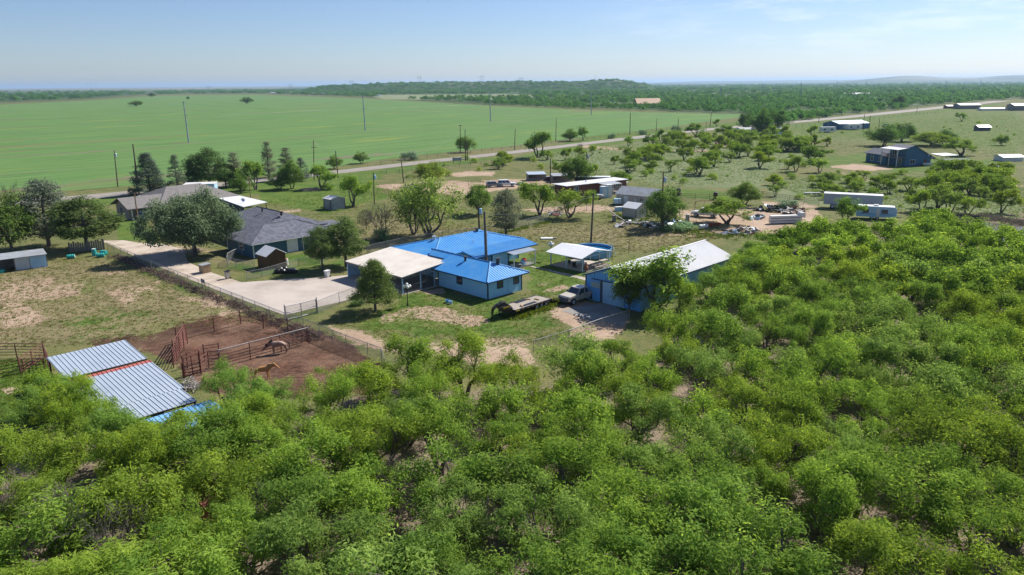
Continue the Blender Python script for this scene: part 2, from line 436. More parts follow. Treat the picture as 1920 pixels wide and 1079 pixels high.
    bl2 = rng(blotch, 0.39, 0.61)
    def use(mask, k=7.0, off=0.5):                 # ragged edge: mask against blotchy noise
        return math_('MINIMUM', math_('MAXIMUM', math_('MULTIPLY', math_('ADD', math_('MULTIPLY', mask, 1.28), math_('MULTIPLY_ADD', bl2, -1.0, -0.06)), k), 0.0), 1.0)
    tuft = rng(ntuft, 0.42, 0.60); fine = rng(nfine, 0.40, 0.61); mid = rng(nmid, 0.40, 0.61)
    grass = mixc(mid, mixc(fine, (0.062,0.088,0.024), (0.135,0.150,0.050)), mixc(tuft, (0.095,0.115,0.034), (0.24,0.20,0.095)))
    dry = mixc(mid, mixc(fine, (0.085,0.105,0.034), (0.22,0.175,0.095)), mixc(tuft, (0.17,0.145,0.07), (0.40,0.30,0.20)))
    weed = mixc(mid, mixc(fine, (0.085,0.125,0.042), (0.165,0.195,0.090)), mixc(tuft, (0.120,0.155,0.065), (0.24,0.25,0.15)))
    lush = mixc(mid, mixc(fine, (0.045,0.092,0.014), (0.095,0.155,0.026)), mixc(tuft, (0.075,0.125,0.020), (0.160,0.195,0.048)))
    floor_ = mixc(mid, mixc(fine, (0.09,0.072,0.05), (0.22,0.17,0.125)), mixc(tuft, (0.15,0.115,0.083), (0.37,0.29,0.22)))
    nso = noise(0.10,5,0.65)
    soil = mixc(rng(nso,0.44,0.58), mixc(mid, mixc(fine, (0.035,0.020,0.014), (0.095,0.052,0.034)), mixc(tuft, (0.07,0.042,0.028), (0.16,0.095,0.062))), mixc(mid, mixc(fine, (0.068,0.035,0.024), (0.155,0.078,0.05)), mixc(tuft, (0.12,0.075,0.053), (0.28,0.165,0.11))))
    dirt = mixc(mid, mixc(tuft, (0.27,0.185,0.125), (0.42,0.31,0.225)), mixc(tuft, (0.36,0.26,0.185), (0.52,0.40,0.305)))
    nw = noise(0.02, 6, 0.7); ns = noise(0.004, 5, 0.6, sc=(0.35,1.0,1.0))
    woods = mixc(rng(nw,0.35,0.65), (0.028,0.055,0.018), (0.075,0.11,0.038))
    plain = mixc(rng(ns,0.42,0.62), (0.06,0.085,0.04), (0.30,0.27,0.19))
    c = grass
    c = mixc(use(za.outputs['Alpha'], 5.0), c, dry)
    c = mixc(use(sb.outputs[0], 5.0), c, weed)
    c = mixc(use(sa.outputs[1], 5.0), c, lush)
    c = mixc(use(sb.outputs[1], 6.0), c, floor_)
    c = mixc(use(sa.outputs[2], 7.0), c, soil)
    c = mixc(use(sa.outputs[0], 8.0), c, dirt)
    c = mixc(sb.outputs[2], c, woods)
    c = mixc(zb.outputs['Alpha'], c, plain)
    K(c, bs.inputs['Base Color'])
    bp = N.new('ShaderNodeBump'); bp.inputs['Strength'].default_value = 0.8; bp.inputs['Distance'].default_value = 0.12
    K(math_('ADD', math_('MULTIPLY', nfine, 0.6), math_('MULTIPLY', ntuft, 0.5)), bp.inputs['Height']); K(bp.outputs[0], bs.inputs['Normal'])
    o = mkobj('ground', me, m, smooth=True); struct(o)
ground()

def sheet(name, pix, z, mat, label=None):
    o = MB().poly([G(*p) + Vector((0,0,z)) for p in pix]).build(name, mat)
    if o.data.polygons[0].normal.z < 0: o.data.flip_normals()
    return struct(o)

def field_mat():
    m, nt, bs = newmat('young_crop')
    N, K = nt.nodes, nt.links.new
    bs.inputs['Roughness'].default_value = 0.95; bs.inputs['Specular IOR Level'].default_value = 0.1
    geo = N.new('ShaderNodeNewGeometry')
    def noise(scale, sc, detail=5, rough=0.6):
        n = N.new('ShaderNodeTexNoise'); n.inputs['Scale'].default_value = scale; n.inputs['Detail'].default_value = detail; n.inputs['Roughness'].default_value = rough
        mp = N.new('ShaderNodeMapping'); mp.vector_type = 'TEXTURE'; mp.inputs['Rotation'].default_value = (0,0,math.radians(50)); mp.inputs['Scale'].default_value = sc
        K(geo.outputs['Position'], mp.inputs[0]); K(mp.outputs[0], n.inputs['Vector']); return n.outputs['Fac']
    def rng(v,a,b,c=0.,d=1.):
        r = N.new('ShaderNodeMapRange'); r.inputs['From Min'].default_value=a; r.inputs['From Max'].default_value=b; r.inputs['To Min'].default_value=c; r.inputs['To Max'].default_value=d
        K(v, r.inputs['Value']); return r.outputs[0]
    def mixc(f,a,b):
        x = N.new('ShaderNodeMix'); x.data_type='RGBA'
        for s_, q in ((6,a),(7,b)):
            if isinstance(q, tuple): x.inputs[s_].default_value=(*q,1)
            else: K(q, x.inputs[s_])
        K(f, x.inputs[0]); return x.outputs[2]
    rows = noise(0.30, (14,1,1), 4, 0.55); broad = noise(0.012, (4,1,1), 5); fine = noise(0.9, (3,1,1), 5, 0.7); bare = noise(0.028, (7,0.8,1), 6, 0.62); yel = noise(0.05, (5,1,1), 5, 0.6)
    g = mixc(rng(rows,0.42,0.58), (0.072,0.148,0.040), (0.122,0.212,0.062))
    g = mixc(rng(fine,0.4,0.7,0,0.55), g, (0.150,0.240,0.078))
    g = mixc(rng(broad,0.4,0.65,0,0.6), g, (0.098,0.19,0.052))
    g = mixc(rng(yel,0.59,0.68,0,0.6), g, (0.23,0.26,0.05))
    g = mixc(rng(bare,0.585,0.66,0,0.75), g, (0.185,0.125,0.078))
    K(g, bs.inputs['Base Color'])
    return m
sheet('field', [(-700,420),(0,367),(150,356),(420,335),(560,327),(640,311),(760,294),(860,284),(960,274),(1100,257),(1250,239),(1395,219),(1390,214.5),(1200,211),(1000,203),(870,196),(700,186),(480,178.5),(300,180),(170,189),(0,197),(-700,226)], 0.03, field_mat())

ASPH = paint('worn_chip_seal', (0.30,0.265,0.225), 0.9, (0.22,0.20,0.175), 0.25, bump=0.2)
GRAV = paint('caliche', (0.50,0.42,0.34), 0.95, (0.30,0.24,0.18), 0.35, bump=0.5, bscale=6, lo=0.42, hi=0.68)
CONC = paint('old_concrete', (0.47,0.41,0.36), 0.9, (0.35,0.295,0.25), 0.16, bump=0.1, lo=.42, hi=.66)
CONC_GREY = paint('grey_concrete', (0.30,0.285,0.27), 0.9, (0.21,0.195,0.18), 0.5)
# the county road, one straight run, sagging slightly towards the rise on the far side
rp, q = [], []
for (x, y, w) in [(-400,424,5.0),(0,384,5.0),(150,371.5,4.6),(430,345,4.2),(640,322.5,4.0),(800,304,4.0),(950,287.5,4.0),(1100,269.5,4.2),(1250,251.5,4.6),(1340,242,5.0),(1480,230.2,6.0),(1600,219,7.0),(1750,203.5,8.0),(1880,189.5,9.0)]:
    a = G(x, y); rp.append((a, w))
lft, rgt = [], []
for i, (a, w) in enumerate(rp):
    d = (rp[min(i+1,len(rp)-1)][0] - rp[max(i-1,0)][0]); d.z = 0; d.normalize(); n = Vector((-d.y, d.x, 0))
    lft.append(a + n*w + Vector((0,0,0.06))); rgt.append(a - n*w + Vector((0,0,0.06)))
mb = MB(); k = len(lft)
mb.add(lft + rgt, [(i+1, i, k+i, k+i+1) for i in range(k-1)])
ro = mb.build('road', ASPH); struct(ro)
if ro.data.polygons[0].normal.z < 0: ro.data.flip_normals()
sheet('driveway', [(190,452),(232,451),(262,456),(300,458),(345,468),(352,492),(400,513),(448,528),(470,536),(455,560),(398,541),(330,514),(268,488),(220,466)], 0.02, GRAV)
sheet('parking_pad', [(440,531),(500,527),(548,523.5),(600,521),(655,516.5),(668,522),(705,546),(664,560.5),(534,592),(470,569),(398,541.5)], 0.035, CONC)
sheet('workshop_pad', [(1052,583),(1102,571),(1150,573),(1180,592),(1168,611),(1118,604)], 0.02, CONC_GREY)
sheet('footpath', [(991,500),(996,499),(1102,522),(1098,526)], 0.02, CONC)
PONDM, nt, bs = newmat('pond_water')
bs.inputs['Base Color'].default_value = (0.12,0.10,0.08,1); bs.inputs['Roughness'].default_value = 0.2; bs.inputs['Specular IOR Level'].default_value = 0.8
wn = nt.nodes.new('ShaderNodeTexNoise'); wn.inputs['Scale'].default_value = 1.2; wn.inputs['Detail'].default_value = 3
wb = nt.nodes.new('ShaderNodeBump'); wb.inputs['Strength'].default_value = 0.25; wb.inputs['Distance'].default_value = 0.08
g_ = nt.nodes.new('ShaderNodeNewGeometry'); nt.links.new(g_.outputs['Position'], wn.inputs['Vector']); nt.links.new(wn.outputs['Fac'], wb.inputs['Height']); nt.links.new(wb.outputs[0], bs.inputs['Normal'])
sheet('pond', [(1800,424),(1815,418.5),(1850,417.5),(1890,421),(1930,428),(1990,436),(1985,456),(1930,462),(1880,458),(1835,448),(1808,436)], 0.03, PONDM)

MEADOW = paint('far_meadow', (0.20,0.21,0.095), 0.95, (0.12,0.165,0.065), 0.03, lo=.40, hi=.62)
BARE_STRIP = paint('thin_bare_strip', (0.16,0.125,0.075), 0.95, (0.105,0.17,0.05), 0.06, lo=.38, hi=.58)
PALE_TRACK = paint('pale_track', (0.30,0.27,0.19), 0.95, (0.14,0.19,0.08), 0.05, lo=.42, hi=.62)
def strip(name, a, b, w, mat, z):
    p, q = G(*a), G(*b); d = (q-p).normalized(); n = Vector((-d.y, d.x, 0)); k = 24; rr = random.Random(int(a[0]+a[1]))
    up, lo = [], []
    for i in range(k+1):
        c = p.lerp(q, i/k); e = w*(0.35+0.65*math.sin(math.pi*i/k))*rr.uniform(.6,1.3); up.append(c+n*e+Vector((0,0,z))); lo.append(c-n*e*rr.uniform(.6,1.2)+Vector((0,0,z)))
    o = MB().add(up+lo, [(i+1,i,k+1+i,k+2+i) for i in range(k)]).build(name, mat)
    if o.data.polygons[0].normal.z < 0: o.data.flip_normals()
    struct(o)
strip('bare_strip',(-60,299),(330,276),3.2,BARE_STRIP,.05); strip('bare_strip',(0,328),(190,314),1.6,BARE_STRIP,.05); strip('bare_strip',(120,344),(420,318),2.6,BARE_STRIP,.05)
strip('bare_strip',(320,270.5),(400,267),3.5,BARE_STRIP,.055); strip('bare_strip',(645,247.5),(745,241.5),3.8,BARE_STRIP,.05); strip('bare_strip',(895,229.5),(990,226),4.5,BARE_STRIP,.05)
strip('bare_strip',(560,303),(800,283),5.5,BARE_STRIP,.05); strip('bare_strip',(860,214),(1040,219),4.0,BARE_STRIP,.05)
strip('field_track',(690,204.5),(885,196.5),4.0,PALE_TRACK,.06); strip('field_track',(360,219),(690,203),2.2,PALE_TRACK,.06); strip('bare_strip',(235,199.5),(290,199.5),7,BARE_STRIP,.06); strip('bare_strip',(445,195),(480,194.5),7,BARE_STRIP,.06)
# ------------------------------------------------------------------ trees
LEAF_MESQ = leafmat('mesquite_leaf', (0.122,0.212,0.040), (0.365,0.490,0.098), 0.55)
LEAF_PINE = leafmat('pine_needle', (0.075,0.13,0.042), (0.27,0.34,0.11), 0.42)
LEAF_CEDAR = leafmat('cedar_needle', (0.095,0.13,0.08), (0.28,0.31,0.19), 0.4)
LEAF_OAK = leafmat('oak_leaf', (0.10,0.145,0.08), (0.34,0.39,0.225), 0.4)
LEAF_BROAD = leafmat('broad_leaf', (0.115,0.19,0.04), (0.33,0.42,0.10), 0.5)
BARK = paint('dark_bark', (0.075,0.062,0.052), 0.9, (0.17,0.15,0.13), 3.0)
BARK_GREY = paint('grey_bark', (0.16,0.14,0.125), 0.9, (0.09,0.075,0.065), 3.0)

def leaf_mesh(name, cen, nor, tint, ln, wd, rng, mat, droop=0.0):
    """one pointed blade per row: centre, rough facing, tint"""
    n = len(cen)
    nn = nor / (np.linalg.norm(nor, axis=1, keepdims=True) + 1e-9)
    t = rng.normal(size=(n,3)); t[:,2] -= droop
    t -= nn * (t*nn).sum(1, keepdims=True); t /= np.linalg.norm(t, axis=1, keepdims=True) + 1e-9
    b = np.cross(nn, t)
    l = (ln*rng.uniform(0.65,1.35,(n,1))); w = (wd*rng.uniform(0.7,1.3,(n,1)))
    v = np.stack([cen - t*l*0.5, cen + b*w*0.5 - t*l*0.05, cen + t*l*0.5, cen - b*w*0.5 - t*l*0.05], 1).reshape(-1,3)
    f = np.arange(4*n).reshape(n,4)
    me = bpy.data.meshes.new(name); me.from_pydata(v, [], f); me.update()
    a = me.attributes.new('tint', 'FLOAT', 'POINT'); a.data.foreach_set('value', np.repeat(tint,4).astype(np.float32))
    me.materials.append(mat)
    return me

def bough(mb, p, q, r0, r1, rng, k=3, wob=0.08, n=5, sag=0.0):
    p, q = np.array(p,float), np.array(q,float); L_ = np.linalg.norm(q-p)
    pts = [p + (q-p)*i/k + (rng.normal(size=3)*wob*L_*(0 if i in (0,k) else 1)) + np.array([0,0,sag*L_*math.sin(math.pi*i/k)]) for i in range(k+1)]
    mb.path([tuple(x) for x in pts], r0, r1, n)
    return pts

def spreading(seed, Rc=2.7, H=4.6, nclump=120, leaves=70, stems=3, base=0.34, ln=0.26, wd=0.08, mat=None, bark=None, spread=(0.42,0.42,0.26),
              dome=0.5, trunk_r=0.13, gap=0.25, lean=0.25, round_=False, droop=0.6, nrand=0.55, detail=True, trunk_h=0.12, lobes=0, tvar=0.2):
    """open-crowned tree: stems fork into limbs, limbs into twigs, a clump of leaves on each twig end"""
    rng = np.random.default_rng(seed)
    ph = rng.uniform(0, 6.28, 4); lob = rng.uniform(0.08, 0.2, 3)
    def rim(a): return Rc*(1 + lob[0]*np.sin(2*a+ph[0]) + lob[1]*np.sin(3*a+ph[1]) + lob[2]*np.sin(5*a+ph[2]))
    C = []
    if lobes:                                      # several billows at different heights instead of one dome
        LB = []
        for k in range(lobes):
            a = 6.28*k/lobes + rng.uniform(-.5,.5); r = Rc*rng.uniform(.30,.78)*(0.35 if k == 0 else 1)
            LB.append((r*math.cos(a), r*math.sin(a), H*(rng.uniform(.38,.80) if k else .74), Rc*rng.uniform(.20,.46), H*rng.uniform(.14,.30)))
        while len(C) < nclump:
            x_, y_, z_, lr, lz = LB[rng.integers(lobes)]
            d = rng.normal(size=3); d /= np.linalg.norm(d)
            if d[2] < -.7: continue
            q = rng.uniform(.45,1.0)
            C.append((x_+d[0]*lr*q, y_+d[1]*lr*q, z_+d[2]*lz*q))
    while len(C) < nclump:
        a = rng.uniform(0, 6.28); rr = math.sqrt(rng.uniform(0,1)); r = rr*rim(a)
        bump = 1 + 0.10*math.sin(3.1*r*math.cos(a)/Rc*2+ph[3]) + 0.10*math.sin(2.7*r*math.sin(a)/Rc*2+ph[0])
        top = H*(1 - dome*rr**2.4)*bump
        low = H*(base + 0.10*(1-rr)) if not round_ else H*(base + 0.32*(1-math.sqrt(max(0,1-rr**2)))*1.0)
        if low > top: low = top*0.8
        z = top - (top-low)*rng.uniform(0,1)**1.7
        C.append((r*math.cos(a), r*math.sin(a), z))
    C = np.array(C)
    # limbs: group the clumps round a few limb ends
    K = max(4, int(nclump/14)) if detail else 4
    cen = C[rng.choice(len(C), K, replace=False)]
    for _ in range(5):
        lab = ((C[:,None]-cen[None])**2).sum(2).argmin(1)
        cen = np.array([C[lab==k].mean(0) if (lab==k).any() else cen[k] for k in range(K)])
    tb = MB()
    forks = []
    for s in range(stems):
        a = 6.28*s/stems + rng.uniform(-.5,.5); st = np.array([math.cos(a)*trunk_r*0.8, math.sin(a)*trunk_r*0.8, -0.1]) if stems > 1 else np.array([0,0,-0.1])
        q = np.array([math.cos(a)*Rc*lean*rng.uniform(.6,1.2), math.sin(a)*Rc*lean*rng.uniform(.6,1.2), H*base*rng.uniform(0.75,1.1)]) if stems > 1 else np.array([rng.normal()*.1, rng.normal()*.1, H*max(base*0.8, trunk_h)])
        bough(tb, st, q, trunk_r, trunk_r*0.72, rng, 3, 0.06, 6); forks.append(q)
    forks = np.array(forks)
    keep = rng.uniform(size=K) > (gap*0.35 if K > 6 else 0)
    for k in range(K):
        i = ((forks - cen[k])**2).sum(1).argmin()
        end = cen[k]*np.array([0.85,0.85,1]) - np.array([0,0,0.16*H*0.5])
        pts = bough(tb, forks[i], end, trunk_r*0.55, trunk_r*0.22, rng, 3, 0.09, 5, 0.05)
        if detail:
            for c in C[lab==k]:
                j = rng.integers(1, len(pts))
                bough(tb, pts[j], c, trunk_r*0.16, trunk_r*0.05, rng, 2, 0.08, 3)
    # leaves
    cl = C[rng.integers(0, len(C), nclump*leaves)] if False else np.repeat(C, leaves, 0)
    sz = np.repeat(rng.uniform(0.65,1.25,len(C)), leaves)[:,None]
    off = rng.normal(size=(len(cl),3)); off /= np.linalg.norm(off,axis=1,keepdims=True)
    off = off*(rng.uniform(0,1,(len(cl),1))**0.5)*np.array(spread)*1.9*sz
    P = cl + off
    tint = np.repeat(np.clip(rng.normal(0.5,tvar,len(C)) ,0,1), leaves)
    out = off/np.array(spread); out /= np.linalg.norm(out,axis=1,keepdims=True)+1e-9
    nor = np.array([0.1,0.1,0.8]) + out*0.7 + rng.normal(size=P.shape)*nrand
    crown = leaf_mesh('crown', P, nor, tint, ln, wd, rng, mat, droop)
    tm = bpy.data.meshes.new('trunk'); tm.from_pydata([tuple(p) for p in tb.v], [], tb.f); tm.update(); tm.materials.append(bark or BARK)
    return tm, crown

def conical(seed, Rc=1.9, H=6.5, nclump=170, leaves=60, base=0.12, ln=0.3, wd=0.09, mat=None, bark=None, power=0.9, spread=(0.36,0.36,0.22), trunk_r=0.16, thin=0.0, belly=0.0):
    """one straight stem with boughs all the way up: cedar, pine"""
    rng = np.random.default_rng(seed); tb = MB()
    tb.path([(0,0,-0.1),(0.03,0.02,H*0.35),(0.0,0.05,H*0.7),(0.02,0.0,H*0.98)], trunk_r, 0.03, 7)
    C = []
    lob = rng.uniform(0,6.28,3)
    for i in range(nclump):
        t = rng.uniform(0,1)**1.25; z = H*(base + (0.985-base)*t)
        prof = (1-t)**power if not belly else math.sin(math.pi*min(1,(0.16+0.84*t)))**belly
        a = rng.uniform(0,6.28); r = Rc*prof*(1+0.17*math.sin(3*a+lob[0]+4*t)+0.14*math.sin(2*a+lob[1]-7*t))*(rng.uniform(0.25,1)**0.5) + 0.05
        if rng.uniform() < thin: continue
        c = np.array([r*math.cos(a), r*math.sin(a), z]); C.append(c)
        bough(tb, (0,0,max(0.3,z-0.12*H*(1-t)*0.6)), c, 0.05*(1-t)+0.012, 0.008, rng, 2, 0.04, 3)
    C = np.array(C); cl = np.repeat(C, leaves, 0)
    off = rng.normal(size=cl.shape); off /= np.linalg.norm(off,axis=1,keepdims=True)
    off = off*(rng.uniform(0,1,(len(cl),1))**0.5)*np.array(spread)*1.8*np.repeat(rng.uniform(.7,1.2,len(C)),leaves)[:,None]
    P = cl+off; tint = np.repeat(np.clip(rng.normal(0.48,0.22,len(C)),0,1), leaves)
    out = off/np.array(spread); out /= np.linalg.norm(out,axis=1,keepdims=True)+1e-9
    nor = np.array([0,0,0.5]) + out*0.8 + rng.normal(size=P.shape)*0.55
    crown = leaf_mesh('crown', P, nor, tint, ln, wd, rng, mat, 0.2)
    tm = bpy.data.meshes.new('trunk'); tm.from_pydata([tuple(p) for p in tb.v], [], tb.f); tm.update(); tm.materials.append(bark or BARK)
    return tm, crown

def bare(seed, Rc=1.6, H=4.0, bark=None):
    rng = np.random.default_rng(seed); tb = MB()
    def grow(p, d, l, r, lev):
        q = p + d*l
        bough(tb, p, q, r, r*0.6, rng, 2, 0.05, 4 if lev else 5)
        if lev >= 4: return
        for _ in range(3 if lev else 4):
            nd = d + rng.normal(size=3)*0.42; nd[2] += 0.12; nd /= np.linalg.norm(nd)
            grow(p+(q-p)*rng.uniform(0.6,1), nd, l*rng.uniform(0.6,0.85), r*0.6, lev+1)
    for s in range(4):
        a = 6.28*s/4+rng.uniform(-.4,.4); d = np.array([math.cos(a)*0.45, math.sin(a)*0.45, 1.0]); d /= np.linalg.norm(d)
        grow(np.zeros(3), d, H*0.33, 0.055, 0)
    v = np.array(tb.v); s = H/max(v[:,2]); v *= s
    tm = bpy.data.meshes.new('trunk'); tm.from_pydata(v, [], tb.f); tm.update(); tm.materials.append(bark or BARK_GREY)
    return tm, None

PROTO = {}
PROTO['mesq'] = [spreading(100+i, Rc=r, H=h, nclump=n, leaves=92, stems=s, mat=LEAF_MESQ, gap=.3, dome=dm, spread=(.29,.29,.26), ln=.19, wd=.055, lobes=lo_, tvar=.32, droop=.2) for i,(r,h,n,s,dm,lo_) in enumerate(
    [(2.7,4.7,104,3,.5,8),(3.0,5.0,118,4,.45,10),(2.4,4.4,86,2,.5,7),(2.8,5.4,108,3,.55,9),(3.2,4.6,120,4,.5,11),(2.2,4.0,80,3,.45,7),(2.9,4.9,96,3,.5,8),(2.6,5.2,102,4,.5,10)])]
PROTO['mesqmid'] = [spreading(140+i, Rc=r, H=h, nclump=74, leaves=48, stems=3, mat=LEAF_MESQ, ln=.31, wd=.115, spread=(.37,.37,.25), dome=.5, lobes=5+i) for i,(r,h) in enumerate([(2.8,4.6),(2.4,4.2),(3.1,4.6),(2.6,5.0)])]
PROTO['mesqfar'] = [spreading(160+i, Rc=r, H=h, nclump=30, leaves=14, stems=2, mat=LEAF_MESQ, ln=.75, wd=.42, spread=(.62,.62,.42), dome=.5, detail=False) for i,(r,h) in enumerate([(2.8,4.6),(2.4,4.2),(3.1,4.8)])]
PROTO['shrub'] = [spreading(180+i, Rc=1.3, H=1.6, nclump=28, leaves=32, stems=3, base=.12, mat=LEAF_MESQ, ln=.30, wd=.12, spread=(.34,.34,.26), dome=.5, trunk_r=.05) for i in range(3)]
PROTO['darkshrub'] = [spreading(190+i, Rc=1.3, H=1.6, nclump=34, leaves=32, stems=3, base=.1, mat=LEAF_OAK, ln=.28, wd=.13, spread=(.34,.34,.28), dome=.5, trunk_r=.05) for i in range(2)]
PROTO['broad'] = [spreading(200+i, Rc=3.0, H=5.6, nclump=150, leaves=50, stems=1 if i%2 else 2, base=.2, mat=LEAF_BROAD, ln=.27, wd=.15, spread=(.48,.48,.36), dome=.42, round_=True, trunk_r=.17, droop=.3) for i in range(3)]
PROTO['oak'] = [spreading(220, Rc=5.6, H=7.4, nclump=430, leaves=85, stems=1, base=.2, mat=LEAF_OAK, ln=.30, wd=.17, spread=(.66,.66,.46), dome=.45, round_=True, trunk_r=.36, droop=.2, trunk_h=.2)]
PROTO['cotton'] = [spreading(230, Rc=3.6, H=7.2, nclump=120, leaves=48, stems=4, base=.22, mat=LEAF_BROAD, ln=.25, wd=.17, spread=(.5,.5,.42), dome=.35, trunk_r=.2, bark=BARK_GREY, lean=.35, gap=.5, droop=.5)]
PROTO['pine'] = [conical(240, Rc=2.1, H=6.2, nclump=120, leaves=85, base=.30, mat=LEAF_PINE, belly=.8, spread=(.36,.36,.27), ln=.26, wd=.08), conical(241, Rc=2.4, H=6.4, nclump=135, leaves=80, base=.32, mat=LEAF_PINE, belly=.65, spread=(.40,.40,.28), ln=.26, wd=.08)]
PROTO['conepine'] = [conical(245, Rc=2.3, H=6.4, nclump=150, leaves=85, base=.22, mat=LEAF_PINE, power=.62, spread=(.38,.38,.28), ln=.26, wd=.08)]
PROTO['cedar'] = [conical(250, Rc=2.4, H=8.0, nclump=210, leaves=50, base=.08, mat=LEAF_CEDAR, power=.85), conical(251, Rc=2.2, H=8.0, nclump=150, leaves=40, base=.1, mat=LEAF_CEDAR, power=.8, thin=.25)]
PROTO['juniper'] = [conical(260, Rc=1.8, H=6.5, nclump=170, leaves=40, base=.2, mat=LEAF_CEDAR, belly=.6, thin=.15, bark=BARK_GREY, spread=(.4,.4,.34))]
PROTO['sparse'] = [conical(270, Rc=1.7, H=8.5, nclump=130, leaves=34, base=.08, mat=LEAF_CEDAR, power=.75, bark=BARK_GREY, thin=.1)]
PROTO['bare'] = [bare(280)]
NTREE = [0]
PH = {}
for k, lst in PROTO.items():
    PH[k] = [], []
    for t, c in lst:
        co = np.empty(len((c or t).vertices)*3); (c or t).vertices.foreach_get('co', co); co = co.reshape(-1,3)
        PH[k][0].append(np.percentile(co[:,2], 99.3)); PH[k][1].append(np.percentile(np.hypot(co[:,0],co[:,1]), 90))
def plant(kind, name, label, cat, pos, height=None, width=None, group=None, col=(1,1,1), var=None, rz=None):
    """one tree: Empty at the foot of the trunk, crown and trunk as its parts"""
    NTREE[0] += 1
    i = R.randrange(len(PROTO[kind])) if var is None else var
    t, c = PROTO[kind][i]
    o = thing(name, label, cat, (pos[0], pos[1], 0), R.uniform(0, 6.28) if rz is None else rz, group)
    sz = (height/PH[kind][0][i]) if height else R.uniform(.85, 1.15)
    sx = (width/2/PH[kind][1][i]) if width else sz
    o.scale = (sx, sx, sz)
    mkobj('trunk', t, parent=o)
    if c is not None:
        q = mkobj('crown', c, parent=o); q.color = (*col, 1)
    return o
def tree_at(kind, name, label, cat, x, y, top, wid, **kw):
    """by its place in the photograph: foot (x, y), crown top row, crown width in photo pixels"""
    s = PPM(y)
    return plant(kind, name, label, cat, G(x, y), height=(y-top)/s/0.97, width=wid/s, **kw)

